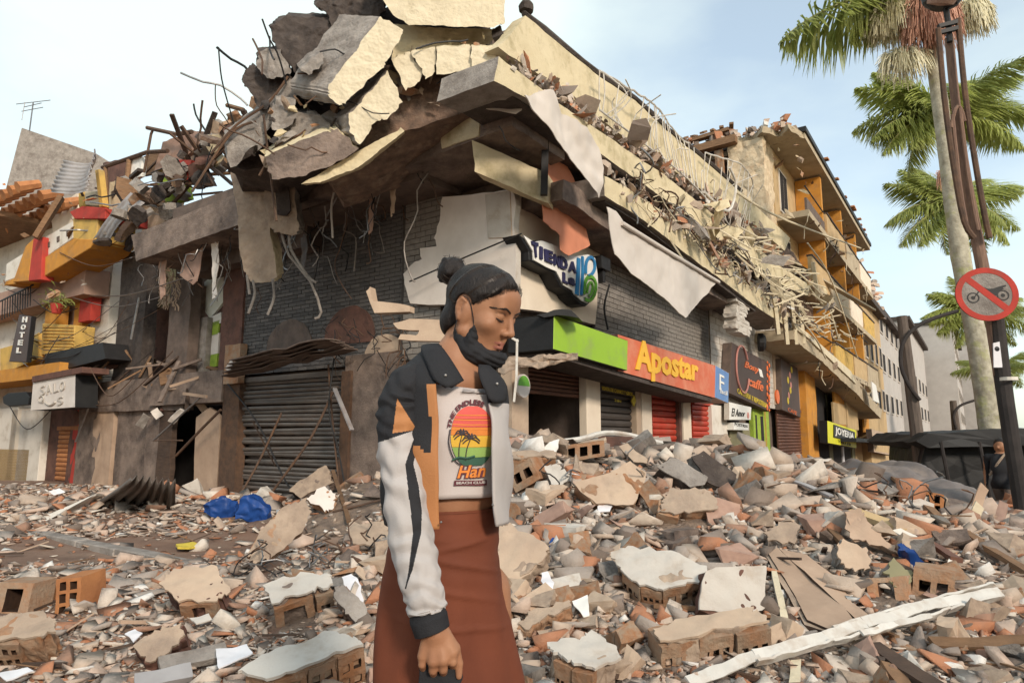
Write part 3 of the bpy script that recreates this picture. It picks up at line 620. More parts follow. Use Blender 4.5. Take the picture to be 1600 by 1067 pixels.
# eaves, floors, balconies
mb = MB(); mb.fbox(RF, 17.3, 35.6, 12.2, 12.42, -7, 1.25); mb.build('eave', 'soffit', A)
mb = MB(); mb.prism([RF.w(t, 12.42, o) for t, o in [(17.32, 1.2), (16.2, .9), (16.7, .5), (15.9, .1), (16.6, -.5), (16.1, -1.2), (17.32, -1.6)]], UP * -.22); mb.build('broken_eave', 'soffit', A, rough=(4, .05, 4))
MB().fbox(RF, 17.2, 35.7, 12.43, 12.62, -7, 1.32).build('eave_edge', 'black_metal', A)
nt_ = 0
for k in range(42):
    t = 17.0 + k * .44
    if R0.random() < .25: continue
    MB().box(RF.w(t, 12.63, -1), RD * .4 + UP * R0.uniform(-.03, .05), RN * R0.uniform(1.9, 2.5) + UP * R0.uniform(-.05, .05), UP * .07).build('roof_tile', 'tile_orange', A)
for zf, sk in [(9.6, 0), (6.9, .0), (4.1, 0)]:
    MB().fbox(RF, 17.7, 36.3, zf - .24, zf, 0, 1.15).build('balcony_slab', 'soffit', A)
    for i, (ta, tb) in enumerate([(17.8, 21.4), (21.7, 26.4), (26.8, 31), (31.4, 35.9)]):
        if (zf, i) in ((9.6, 0), (4.1, 0)):
            rl = MB().tube([RF.w(ta, zf + .95, 1.05), RF.w(tb, zf + .95, 1.05)], .03, 6).build('balcony_rail', 'black_metal', A)
            MB().fbox(RF, ta, tb, zf + .02, zf + .5, 1.0, 1.08).build('rail_panel', 'brown_dark', rl)
            continue
        MB().fbox(RF, ta, tb, zf, zf + .95, .98, 1.12).build('balcony_front', ['cream_wall', 'yellow_paint', 'tan_wall', 'soffit'][(i + int(zf)) % 4], A, rough=(3, .02, 3))
        MB().fbox(RF, ta, tb, zf + .955, zf + 1.02, .95, 1.16).build('handrail', 'concrete_dark', A)
    for t in (21.5, 26.6, 31.2): MB().fbox(RF, t - .14, t + .14, zf, zf + 2.5, .02, 1.02).build('partition', 'orange_paint', A)
    for t in (18.4, 22.6, 24.6, 27.5, 29.4, 32.2, 34): 
        wn = MB().fbox(RF, t, t + 1.3, zf + .35, zf + 2.1, -.02, .04).build('window', 'white_paint', A)
        MB().fbox(RF, t + .08, t + .62, zf + .43, zf + 2.02, .042, .05).build('pane', 'dark', wn); MB().fbox(RF, t + .68, t + 1.22, zf + .43, zf + 2.02, .042, .05).build('pane', 'dark', wn)
MB().beam(RF.w(16.6, 7.7, .3), RF.w(25.5, 6.9, 2.2), .22, .08).build('hanging_beam', 'soffit', A)
mb = MB(); mb.ppoly(RF, jag([(1242, 512), (1290, 550), (1345, 600), (1378, 640), (1376, 654), (1340, 616), (1286, 566), (1240, 530)], 3, 2, 9), 1.25, 1.25); mb.build('street_canopy', 'soffit', A, rough=(3, .03))
for pl in [[(1240, 504), (1262, 520), (1266, 530), (1244, 514)], [(1262, 520), (1330, 580), (1338, 600), (1268, 533)]]:
    MB().ppoly(RF, pl, 1.31, .05).build('canopy_trim', 'cream_clean', A)
for k in range(110):
    t = 16.4 + 17 * R0.random(); z = [11.6, 9.6, 6.9, 4.2][k % 4] + R0.uniform(-.5, .3); a = RF.w(t, z, R0.uniform(.1, 1.3)); s_ = .1 * R0.random() ** -.5; s_ = min(s_, .4)
    d = [V((R0.uniform(-1, 1), R0.uniform(-1, 1), R0.uniform(-1, 1))).normalized() for _ in range(3)]
    MB().jbox(a, d[0] * s_, d[1] * s_ * .6, d[2] * s_ * .25).build('broken_masonry', ['cream', 'rough_plaster', 'brick_orange', 'tan_dust', 'wood'][k % 5], A, rough=(2, .02, 6))
for k in range(40):
    t = 17 + 16 * R0.random(); p = [RF.w(t, R0.choice([9.4, 6.7, 4.0]), 1.15)]
    for i in range(4): p.append(p[-1] + V((R0.uniform(-.2, .2), R0.uniform(-.2, .2), R0.uniform(-.4, .05))))
    MB().tube(bez(p, 9), R0.uniform(.012, .025), 4).build('bent_wire', ['rust', 'cream_clean', 'black_metal'][k % 3], A)
MB().pbox(RF, 1256, 566, 1283, 750, .0, .35).build('corner_pier', 'orange_paint', A, rough=(3, .02, 2))
for k, (a, b_, o, mt) in enumerate([((1288, 580), (1304, 740), .05, 'olive_panel'), ((1302, 592), (1322, 668), .45, 'orange_paint'), ((1320, 596), (1342, 672), .5, 'tan_wall'), ((1302, 628), (1323, 664), .47, 'tan_wall'), ((1330, 680), (1338, 745), .1, 'olive_panel'), ((1316, 690), (1322, 748), .1, 'paper'), ((1348, 628), (1362, 676), .4, 'orange_paint'), ((1362, 630), (1372, 690), .3, 'plaster_tan')]):
    MB().pbox(RF, *a, *b_, o - .1, o).build('shop_panel', mt, A, bevel=.01)
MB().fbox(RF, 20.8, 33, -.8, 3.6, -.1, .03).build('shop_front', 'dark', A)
# ---------------------------------------------------------------- signs on the right-hand shops
def signbox(name, label, pts, o, th, mats, grp=None, par=None):
    t = thing(name, label, 'sign', tuple(RF.px(*pts[3], o)), grp)
    MB().ppoly(RF, pts, o, th).build('panel', mats, t, bevel=.008); return t
S1 = signbox('green_sign', 'blank lime green sign box over the dim open shop', [(866, 492), (981, 532), (980, 579), (865, 546)], .86, .78, ['sign_green', 'tarp_black'])
mb = MB(); mb.prism([at(806, 497, 9.95), at(866, 491, 9.42), at(866, 547, 9.42), at(846, 556, 9.7), at(806, 552, 9.95)], V((.1, .25, 0)), 0, 0, 0); mb.build('open_box_end', 'tarp_black', S1)
S2 = signbox('betting_sign', 'long orange red sign reading Apostar in yellow letters', [(966, 522), (1118, 571), (1117, 622), (966, 580)], .78, .6, ['sign_orange', 'redbrown'])
text('Apostar', quadmap(RF.px(992, 528, .785), RF.px(1090, 562, .785), RF.px(1090, 606, .785), RF.px(992, 592, .785), RN), .02, 'lettering', 'sign_yellow', S2, bold=.035)
for k in range(5): pass
S3 = signbox('blue_sign', 'small blue sign box at the far end of the orange sign', [(1118.5, 571), (1139, 583), (1138, 630), (1117.5, 621)], .78, .6, ['sign_blue', 'plaster_white'])
text('F', quadmap(RF.px(1124, 584, .785), RF.px(1131, 588, .785), RF.px(1131, 612, .785), RF.px(1124, 609, .785), RN), .01, 'lettering', 'sign_white', S3)
text('facil', quadmap(RF.px(1125, 606, .785), RF.px(1136, 611, .785), RF.px(1136, 618, .785), RF.px(1125, 614, .785), RN), .01, 'lettering', 'sign_white', S3)
MB().ppoly(RF, [(862, 550), (976, 581), (1112, 622), (1112, 628), (976, 590), (862, 556)], .75, .7).build('sign_soffit', 'concrete_dark', S2)
# torn tin roof at the end of the green sign
mb = MB()
mb.grid([[at(778 + 125 * i / 14, 562 - 10 * (i / 14) + 9 * mnoise.noise(V((i * .6, j * .8, 0))) + 22 * j / 6 - (i / 14) * 12 * j / 6, 9.2 - .22 * j / 6 + .12 * mnoise.noise(V((i * .9, j * 1.1, 4)))) for i in range(15)] for j in range(7)])
o_ = mb.build('torn_awning', 'tan_dust'); o_.modifiers.new('t', 'SOLIDIFY').thickness = .015
tag(o_, 'torn pale awning sheet sagging below the black end of the lime sign box', 'awning')
mb = MB(); mb.prism([at(u, v, 9.3) for u, v in jag([(838, 492), (866, 484), (892, 484), (905, 497), (870, 492), (850, 496)], 2, 2)], V((.1, .4, 0)), 0, 0, 0); tag(mb.build('torn_felt', 'tarp_black'), 'scrap of black roofing felt on top of the lime sign box', 'roofing felt')
mb = MB(); pl = [at(808, 530, 8.6), at(807, 590, 8.6), at(803, 628, 8.6)]; mb.beam(pl[0], pl[1], .045, .03); mb.beam(pl[1], pl[2], .045, .03); mb.beam(at(800, 528, 8.6), at(810, 534, 8.6), .05, .03)
tag(mb.build('bent_profile', 'white_metal'), 'bent white metal profile hanging in front of the open shop', 'metal profile')
mb = MB(); p = RF.px(815, 603, .25); mb.lathe(p, [(0, 0), (.17, 0), (.17, .04), (0, .04)], 24, RN); rs = mb.build('round_sign', 'plaster_grey'); tag(rs, 'round green and white shop sign under the awning', 'sign')
MB().prism([p + RN * .045 + RD * .15 * cos(t) + UP * .15 * sin(t) for t in np.linspace(0, pi, 14)], -RN * .004).build('green_half', 'ink_green', rs)
# cut-out corner sign
C1 = thing('cutout_sign', 'black edged white cut-out sign with TIENDA and a big blue and green 18', 'sign', tuple(RF.px(870, 470, .3)))
out = [(812, 365), (829, 376), (842, 374), (875, 386), (892, 400), (905, 399), (918, 397), (930, 403), (934, 430), (935, 450), (928, 468), (917, 478), (908, 474), (896, 463), (893, 457), (878, 448), (866, 425), (850, 418), (829, 406), (828, 392)]
MB().ppoly(RF, [(u - 2, v + 1) for u, v in out], .42, .30).build('backing', 'ink_black', C1, bevel=.01)
MB().ppoly(RF, [(870 + (u - 870) * .95 + 3, 425 + (v - 425) * .94 - 1) for u, v in out], .445, .022).build('face', 'sign_white', C1)
fm = lambda a, b_, c_, d: quadmap(RF.px(*a, .446), RF.px(*b_, .446), RF.px(*c_, .446), RF.px(*d, .446), RN)
for ch, a, b_, c_, d in [('T', (829, 377), (839, 380), (839, 404), (833, 401)), ('I', (842, 385), (846, 387), (846, 406), (842, 404)), ('E', (849, 389), (862, 394), (862, 413), (850, 408)), ('N', (864, 397), (873, 401), (873, 419), (864, 414)), ('D', (874, 400), (885, 405), (885, 424), (874, 419)), ('A', (887, 407), (899, 411), (899, 428), (887, 424)), ('L', (878, 425), (886, 431), (886, 445), (878, 441)), ('a', (887, 433), (897, 436), (897, 448), (887, 444))]:
    text(ch, fm(a, b_, c_, d), .03, 'letter', 'ink_navy', C1, bold=.05)
def ribbon(pts, wd, mat, o=.45, nm='numeral'):
    P = bez([RF.px(u, v, o) for u, v in pts], 20); L = []; Rr = []
    for i, p in enumerate(P):
        d = (P[min(i + 1, len(P) - 1)] - P[max(i - 1, 0)]).normalized(); s = d.cross(RN).normalized() * wd / 2; L.append(p - s); Rr.append(p + s)
    m = MB(); n = len(P)
    m.grid([L, [p + RN * .03 for p in L], [p + RN * .03 for p in Rr], Rr]); return m.build(nm, mat, C1)
ribbon([(903, 404), (902, 430), (900, 461)], .085, 'ink_blue'); ribbon([(909, 401), (909, 430), (907, 462)], .05, 'ink_blue')
ribbon([(914, 428), (915, 410), (921, 402), (927, 408), (928, 420), (923, 429), (917, 431)], .05, 'ink_blue')
ribbon([(911, 460), (913, 442), (918, 433), (925, 434), (930, 444), (928, 460), (920, 470), (912, 467)], .055, 'ink_green')
ribbon([(916, 458), (918, 446), (922, 441), (925, 448), (923, 458), (918, 463)], .035, 'ink_green')
# coffee shop sign and others
S4 = signbox('coffee_sign', 'dark brown sign with a pink ring and orange script above the yellow door', [(1144, 535), (1203, 568), (1203, 643), (1140, 614)], .35, .25, ['sign_brown', 'brown_dark'])
mb = MB(); t0, z0 = RF.tz(1160, 577, .36); rp = [RF.w(t0 + .60 * cos(a) * 1.0, z0 + .66 * sin(a), .37) for a in np.linspace(.5, 2 * pi - .35, 30)]; mb.tube(rp, .028, 5); mb.build('ring', 'ink_pink', S4)
for s_, a, b_, c_, d in [('Bony', (1163, 563), (1186, 574), (1186, 586), (1163, 577)), ('caffe', (1169, 587), (1192, 597), (1192, 612), (1169, 602))]:
    text(s_, fm(a, b_, c_, d).__class__ and quadmap(RF.px(*a, .353), RF.px(*b_, .353), RF.px(*c_, .353), RF.px(*d, .353), RN), .015, 'lettering', 'ink_orange', S4, shear=.3, bold=.02)
text('CAFETERIA Y REPOSTERIA', quadmap(RF.px(1152, 606, .353), RF.px(1198, 630, .353), RF.px(1198, 638, .353), RF.px(1152, 614, .353), RN), .01, 'lettering', 'ink_yellow', S4)
MB().ppoly(RF, [(1185, 575), (1190, 578), (1193, 590), (1188, 588)], .37, .015).build('cup_mark', 'sign_white', S4)
for k in range(16): MB().lathe(RF.px(1199 + (k % 2) * 3, 566 + k * 5, .36), [(0, 0), (.05 + .03 * (k % 3), 0), (.0, .03)], 7, RN).build('flower', 'ink_orange', S4)
S5 = signbox('menu_sign', 'tall dark sign with gold drawing beside the coffee sign', [(1220, 560), (1246, 575), (1251, 652), (1222, 640)], .3, .2, ['sign_brown', 'brown_dark'])
for k in range(7): MB().lathe(RF.px(1234 + R0.uniform(-3, 3), 578 + 8 * k, .305), [(0, 0), (.13, 0), (.10, .012), (0, .012)], 8, RN).build('gold_mark', ['ink_yellow', 'ink_pink'][k % 2], S5)
text('CAFE', quadmap(RF.px(1231, 636, .303), RF.px(1245, 643, .303), RF.px(1245, 649, .303), RF.px(1231, 642, .303), RN), .01, 'lettering', 'ink_orange', S5)
mb = MB(); mb.lathe(RF.px(1213, 620, .5), [(0, 0), (.22, 0), (.22, .05), (0, .05)], 18, RN); tag(mb.build('round_sign', 'ink_orange'), 'small round orange sign between the coffee sign and the tall dark sign', 'sign')
S6 = signbox('white_shop_sign', 'white shop sign with thin black script beside the yellow door', [(1140, 628), (1174, 636), (1173, 656), (1140, 656)], .3, .15, ['sign_white', 'plaster_white'])
text('El Amor', quadmap(RF.px(1143, 637, .305), RF.px(1164, 642, .305), RF.px(1164, 651, .305), RF.px(1143, 650, .305), RN), .01, 'lettering', 'ink_black', S6, shear=.3)
MB().lathe(RF.px(1169, 649, .305), [(0, 0), (.1, 0), (.08, .01), (0, .01)], 10, RN).build('rose_mark', 'ink_pink', S6)
mb = MB(); mb.pbox(RF, 1146, 660, 1170, 672, .05, .25); mb.build('notice_board', 'sign_white', S6)
text('POSTRES', quadmap(RF.px(1148, 660, .255), RF.px(1168, 664, .255), RF.px(1168, 668, .255), RF.px(1148, 665, .255), RN), .006, 'lettering', 'ink_black', S6)
D = MB().pbox(RF, 1176, 638, 1207, 760, 0, .12).build('yellow_door', 'lime', B); 
for a, b_ in [((1180, 648), (1185, 700)), ((1188, 650), (1195, 700))]: MB().pbox(RF, *a, *b_, .1, .125).build('pane', 'dark', D)
MB().pbox(RF, 1140, 660, 1176, 760, 0, .05).build('shop_wall', 'olive_panel', B); MB().pbox(RF, 1196, 640, 1202, 760, .12, .16).build('door_post', 'yellow_paint', B)
shutter(RF, 1214, 640, 1256, 740, .1, 'shutter_brown', .11, zbot=-.3)
MB().pbox(RF, 1207, 540, 1262, 640, .0, .12).build('plaster_panel', 'plaster_tan', B)
S7 = signbox('yellow_shop_sign', 'yellow and black shop sign reading JOYERIA on the far shops', [(1293, 657), (1338, 672), (1338, 700), (1294, 692)], .9, .3, ['sign_lime', 'ink_black'])
MB().ppoly(RF, [(1303, 663), (1336, 675), (1336, 691), (1303, 683)], .93, .02).build('black_field', 'ink_black', S7)
text('JOYERIA', quadmap(RF.px(1305, 666, .935), RF.px(1334, 677, .935), RF.px(1334, 689, .935), RF.px(1305, 681, .935), RN), .01, 'lettering', 'sign_white', S7, bold=.03)
text('TALLER', quadmap(RF.px(1309, 687, .905), RF.px(1330, 693, .905), RF.px(1330, 697, .905), RF.px(1309, 691, .905), RN), .01, 'lettering', 'ink_black', S7)
S8 = signbox('faded_shop_sign', 'faded pale shop sign board beyond the yellow and black sign', [(1362, 670), (1396, 680), (1396, 712), (1366, 706)], .9, .3, ['plaster_tan', 'brown_dark'])
MB().ppoly(RF, [(1366, 690), (1394, 697), (1394, 709), (1368, 704)], .91, .008).build('lower_strip', 'tan_wall', S8)
mb = MB(); mb.ppoly(RF, [(1338, 684), (1388, 688), (1386, 692), (1338, 690)], 1.5, 1.4); tag(mb.build('black_awning', 'tarp_black'), 'thin black awning over the far shop doors', 'awning')
mb = MB(); mb.ppoly(RF, [(1362, 596), (1369, 602), (1374, 630), (1365, 626)], 1.7, .05); tag(mb.build('white_banner', 'sign_white'), 'small white banner hanging from the far street canopy', 'banner')
# text on the black shutter
S9 = thing('shutter_notice', 'yellow lettering strip across the top of the brown black shutter', 'sign', tuple(RF.px(939, 612, .05)))
MB().ppoly(RF, [(939, 599), (992, 611), (992, 621), (939, 611)], .03, .015).build('strip', 'shutter_black', S9)
text('VENTA DE CHANCE Y GIROS', quadmap(RF.px(940, 603, .032), RF.px(988, 613, .032), RF.px(988, 619, .032), RF.px(940, 609, .032), RN), .008, 'lettering', 'ink_yellow', S9, bold=.02)
text('24H', quadmap(RF.px(960, 623, .03), RF.px(970, 625, .03), RF.px(970, 629, .03), RF.px(960, 627, .03), RN), .008, 'lettering', 'ink_yellow', S9)
MB().ppoly(RF, [(991, 617), (994, 626), (991, 635), (987, 626)], .05, .02).build('diamond', 'ink_yellow', S9)
# ---------------------------------------------------------------- far street
def block(label, t0, t1, o0, o1, h, mt, rows, cols, roof='concrete_dark', wd=1.0):
    b = thing('street_building', label, 'building', tuple(RF.w(t0, 0, o0)))
    MB().fbox(RF, t0, t1, -2, h, o0, o1).build('wall', mt, b); MB().fbox(RF, t0 - .2, t1 + .2, h, h + .35, o0, o1 + .5).build('roof', roof, b)
    dt = (t1 - t0) / cols
    for i in range(rows):
        for j in range(cols):
            wn = MB().fbox(RF, t0 + dt * (j + .25), t0 + dt * (j + .75), 3 + 3 * i, 4.5 + 3 * i, o1 - .05, o1 + .06).build('window', 'plaster_white', b)
            MB().fbox(RF, t0 + dt * (j + .29), t0 + dt * (j + .71), 3.12 + 3 * i, 4.4 + 3 * i, o1 + .061, o1 + .07).build('pane', 'dark', wn)
    return b
block('damaged tan building next along after the orange apartment building', 36.5, 46, -8, .4, 9.6, 'tan_wall', 2, 4)
block('pale plaster building half way down the far street', 47, 62, -9, .2, 10.2, 'far_pale', 3, 4)
block('grey white building with a plain wall far down the street', 63, 90, -9, .8, 12, 'far_pale', 2, 5)
block('large whitish building behind the curved lamp post', 92, 125, -9, 4, 15.5, 'far_pale', 4, 6)
block('last white tower block at the end of the far street', 130, 175, -8, 10, 18, 'far_pale', 4, 6)
mb = MB()
for k in range(160):
    p = RF.w(R0.uniform(36, 46), R0.uniform(9.6, 12.2), R0.uniform(-2, .6)); s = R0.uniform(.2, .8); mb.box(p, V((s, R0.uniform(-.3, .3), R0.uniform(-.4, .4))), V((R0.uniform(-.2, .2), s * .5, .1)), V((0, .1, s * .35)))
mb.build('roof_rubble', 'rubble', bpy.data.objects['street_building'], kind='stuff')
# ---------------------------------------------------------------- dark market stall and grey covered heaps
st = thing('market_stall', 'low black covered stall behind the grey tarpaulin heaps', 'stall', tuple(at(1500, 745, 12.2)))
mb = MB(); mb.prism([at(1440, 700, 12.2), at(1450, 682, 12.2), at(1640, 672, 12.2), at(1640, 800, 12.2), at(1440, 790, 12.2)], V((.8, 2.5, 0)), 0, 0, 0); mb.build('side_sheet', 'tarp_black', st, rough=(4, .06, 2))
mb = MB(); mb.prism([at(1432, 690, 11.9), at(1450, 676, 11.9), at(1660, 668, 11.9), at(1660, 694, 11.9), at(1450, 700, 11.9)], V((.8, 3.2, 0)), 0, 0, 0); mb.build('roof_sheet', 'tarp_black', st, rough=(3, .05, 2))
for u in (1470, 1530, 1590): MB().tube([at(u, 690, 11.9), at(u + 22, 800, 11.9)], .03, 6).build('pole', 'pole_dark', st)
def lump(name, label, cat, pts, Y, dep, mat, sub=4, amp=.06):
    # a sagging covered heap: outline from the picture, real depth behind it, rounded
    c = [at(u, v, Y) for u, v in pts]; mid = sum(c, V((0, 0, 0))) / len(c); P = []
    n = 7
    for i in range(n):
        f = -1 + 2 * i / (n - 1); s = math.sqrt(max(.04, 1 - f * f)) ** .8
        P.append([V((mid.x, 0, mid.z - .25)) + V((p.x - mid.x, 0, p.z - mid.z + .25)) * s + V((0, Y + dep * (f + 1) / 2, 0)) for p in c])
    mb = MB(); mb.grid(P, True); mb.add(P[0], [tuple(range(len(c)))]); mb.add(P[-1], [tuple(range(len(c)))])
    o = mb.build(name, mat, smooth=True, rough=(sub - 1, amp, 1.8))
    for q in o.data.vertices:
        p = q.co * 1.0; f_ = abs(sin(p.x * 7 + 3 * mnoise.noise(p * 1.3) + p.z * 5)) ** 3 + .6 * abs(sin(p.x * 3.1 - p.y * 6 + 4 * mnoise.noise(p * .9 + V((5, 5, 5))))) ** 4; q.co += q.normal * f_ * .035
    o.data.update(); return tag(o, label, cat)
lump('covered_heap', 'big grey tarpaulin heap nearest the far shops', 'tarpaulin', [(1340, 800), (1345, 770), (1362, 742), (1385, 730), (1420, 734), (1470, 731), (1495, 733), (1508, 750), (1506, 775), (1480, 800)], 9.2, 1.8, 'tarp_grey')
lump('covered_heap', 'long crumpled grey tarpaulin heap below the dark clad man', 'tarpaulin', [(1455, 830), (1470, 775), (1500, 762), (1530, 756), (1565, 766), (1600, 790), (1640, 810), (1640, 870), (1500, 860)], 8.4, 1.5, 'tarp_grey', 5, .07)
lump('black_bag', 'black rubbish bag slumped under the crumpled grey tarpaulin', 'bag', [(1520, 870), (1520, 815), (1550, 805), (1600, 812), (1650, 830), (1650, 890)], 7.9, .9, 'tarp_black', 4, .05)
# ---------------------------------------------------------------- lamp posts, sign pole
def lamp(u0, v0, u1, v1, arm, Y, r, label):
    t = thing('street_lamp', label, 'street lamp', tuple(at(u1, v1, Y)))
    MB().tube([at(u1 + (u1 - u0) * .3, v1 + (v1 - v0) * .3, Y), at(u1, v1, Y), at(u0, v0, Y)], [r * 1.15, r, r * .75], 10).build('post', 'pole_wood', t)
    MB().tube(bez([at(u, v, Y - .15) for u, v in arm], 18), r * .30, 8).build('arm', 'pole_dark', t)
lamp(1409, 494, 1440, 735, [(1437, 625), (1420, 602), (1408, 572), (1410, 538), (1430, 512), (1460, 497), (1496, 486)], 12.5, .12, 'grey street lamp post with a long curved arm near the far shops')
lamp(1489, 626, 1496, 690, [(1494, 670), (1490, 650), (1500, 634), (1524, 625)], 28, .17, 'small distant street lamp with a curved arm beside the palm trunk')
PY = 8.0
PT = thing('sign_pole', 'tall weathered pole with two dark side rails carrying the round traffic sign', 'pole', tuple(at(1596, 790, PY)))
MB().tube(bez([at(1483, 60, PY), at(1493, 160, PY), at(1511, 290, PY), at(1545, 470, PY), at(1572, 640, PY), at(1594, 775, PY), at(1606, 850, PY)], 18), [.052] * 5 + [.056, .06, .065, .07, .072] + [.075] * 40, 12).build('post', 'pole_rust', PT)
MB().tube(bez([at(1556, 500, PY - .02), at(1572, 630, PY - .02), at(1597, 790, PY - .02), at(1606, 850, PY)], 10), .086, 12).build('lower_sleeve', 'pole_dark', PT)
for pts in [[(1466, 45), (1475, 150), (1490, 260), (1506, 345), (1522, 372)], [(1497, 30), (1507, 140), (1523, 250), (1538, 335), (1546, 372)]]:
    MB().tube(bez([at(u, v, PY - .15) for u, v in pts], 12), .034, 7).build('side_rail', 'rust', PT)
for pts in [[(1488, 180), (1500, 290), (1512, 360)], [(1500, 170), (1514, 280), (1528, 360)], [(1486, 200), (1492, 172), (1500, 168), (1508, 190)]]:
    MB().tube(bez([at(u, v, PY - .14) for u, v in pts], 8), .022, 6).build('conduit', 'pole_rust', PT)
for v in (38, 48): MB().beam(at(1466, v + 4, PY - .15), at(1498, v - 4, PY - .15), .05, .05).build('cross_bar', 'black_metal', PT)
MB().lathe(at(1576, 592, PY - .1), [(.092, -.02), (.092, .02)], 14, at(1570, 620, PY) - at(1572, 640, PY)).build('white_band', 'white_paint', PT)
MB().prism([at(u, v, PY - .095) for u, v in [(1552, 536), (1565, 533), (1568, 552), (1566, 574), (1553, 574)]], V((0, .01, 0))).build('sticker', 'paper', PT)
MB().lathe(at(1558, 545, PY - .097), [(0, 0), (.03, 0), (0, .006)], 12, V((0, -1, 0))).build('sticker_mark', 'ink_black', PT)
lh = MB(); lh.lathe(at(1470, 2, PY - .1), [(0, -.1), (.1, -.1), (.2, -.04), (.24, .04), (.22, .16), (.1, .3), (0, .32)], 16, UP + V((.2, -.3, 0)))
LHo = lh.build('lamp_head', 'black_metal', PT); MB().lathe(at(1470, 3, PY - .16), [(0, -.06), (.15, -.03), (.18, .03), (0, .05)], 14, UP + V((.1, -.6, 0))).build('lamp_glass', 'cloth_pink', LHo)
MB().tube([at(1478, 14, PY - .1), at(1482, 40, PY - .1), at(1484, 66, PY - .1)], .035, 7).build('lamp_neck', 'black_metal', PT)
# round no-motorcycles sign
TS = thing('traffic_sign', 'round red and white no motorcycles sign fixed to the pole', 'traffic sign', tuple(at(1541, 460, PY - .2)))
tc_ = at(1541, 460, PY - .22); rr_ = (at(1587, 460, PY - .22) - tc_).length; tn = V((-.12, -1, -.02)).normalized(); tx = V((1, -.12, 0)).normalized(); ty = tn.cross(tx) * -1
ty = V((.03, 0, 1)).normalized(); tx = tn.cross(ty) * -1
if tx.x < 0: tx = -tx
Q = lambda a, b_, o=0: tc_ + tx * a * rr_ + ty * b_ * rr_ * .92 + tn * o
def ringmesh(c, ro, ri, o, m='numeral', n=40):
    mb = MB(); a = np.linspace(0, 2 * pi, n, endpoint=False)
    mb.grid([[Q(c[0] + r * cos(t), c[1] + r * sin(t), oo) for t in a] for r, oo in ((ro, 0), (ro, o), (ri, o), (ri, 0))], True); return mb
mb = MB(); mb.prism([Q(cos(t), sin(t), .012) for t in np.linspace(0, 2 * pi, 48, endpoint=False)], -tn * .014, 0, 1); mb.build('plate', ['concrete', 'redbrown'], TS)  # white face coloured grey, its shade put into the colour
ringmesh((0, 0), 1.0, .80, .016).build('red_rim', 'red_paint', TS)
MB().prism([Q(-.70, .52, .0155), Q(-.52, .66, .0155), Q(.72, -.50, .0155), Q(.56, -.66, .0155)], -tn * .003).build('red_bar', 'red_paint', TS)
ringmesh((-.44, -.14), .20, .155, .0145).build('wheel', 'ink_black', TS); ringmesh((.50, -.04), .20, .155, .0145).build('wheel', 'ink_black', TS)
for c_ in ((-.44, -.14), (.50, -.04)): MB().prism([Q(c_[0] + .07 * cos(t), c_[1] + .07 * sin(t), .0145) for t in np.linspace(0, 2 * pi, 12, endpoint=False)], -tn * .002).build('hub', 'ink_black', TS)
MB().prism([Q(x, y, .0148) for x, y in [(-.2, .33), (-.08, .26), (.06, .2), (.2, .21), (.42, .30), (.62, .35), (.62, .3), (.5, .24), (.56, .2), (.42, .14), (.34, .02), (.28, -.06), (.16, .0), (.02, .12), (-.14, .22)]], -tn * .002).build('motorcycle_body', 'ink_black', TS)
MB().prism([Q(x, y, .0148) for x, y in [(-.44, -.14), (-.26, .12), (-.22, .1), (-.4, -.15)]], -tn * .002).build('fork', 'ink_black', TS)
# ---------------------------------------------------------------- palms
def frondmesh(L, seed, droop=.5, nleaf=70, wid=.62):
    r = random.Random(seed); mb = MB(); P = []
    for i in range(nleaf + 1):
        f = i / nleaf; P.append(V((L * (f - .12 * f * f * droop), 0, L * (.28 * f - droop * .62 * f * f))))
    mb.tube(P[::6], [.045 * L / 2.6 * (1 - .85 * k / (len(P[::6]) - 1)) for k in range(len(P[::6]))], 5, 1)
    for i in range(4, nleaf):
        f = i / nleaf; ll = L * wid * .62 * (math.sin(pi * min(1, f * .86 + .14)) ** .7) * (1 - .25 * f)
        d = (P[i + 1] - P[i]).normalized()
        for s in (1, -1):
          for lay in (0, 1):
            ang = RAD(r.uniform(34, 64)); dn = r.uniform(.05, .95) + (.25 if lay else -.1)
            v = (d * cos(ang) + V((0, s, 0)) * sin(ang) - UP * dn * .9).normalized(); w_ = .019 * L / 2.6 + .006
            wv = d * w_; p = P[i] + d * r.uniform(0, .05); l = ll * r.uniform(.8, 1.1); m = p + v * l * .55; e = p + v * l - UP * l * .22
            mb.add([p - wv * .5, p + wv * .5, m + wv, m - wv, e], [(0, 1, 2, 3), (3, 2, 4)], 0)
    return mb
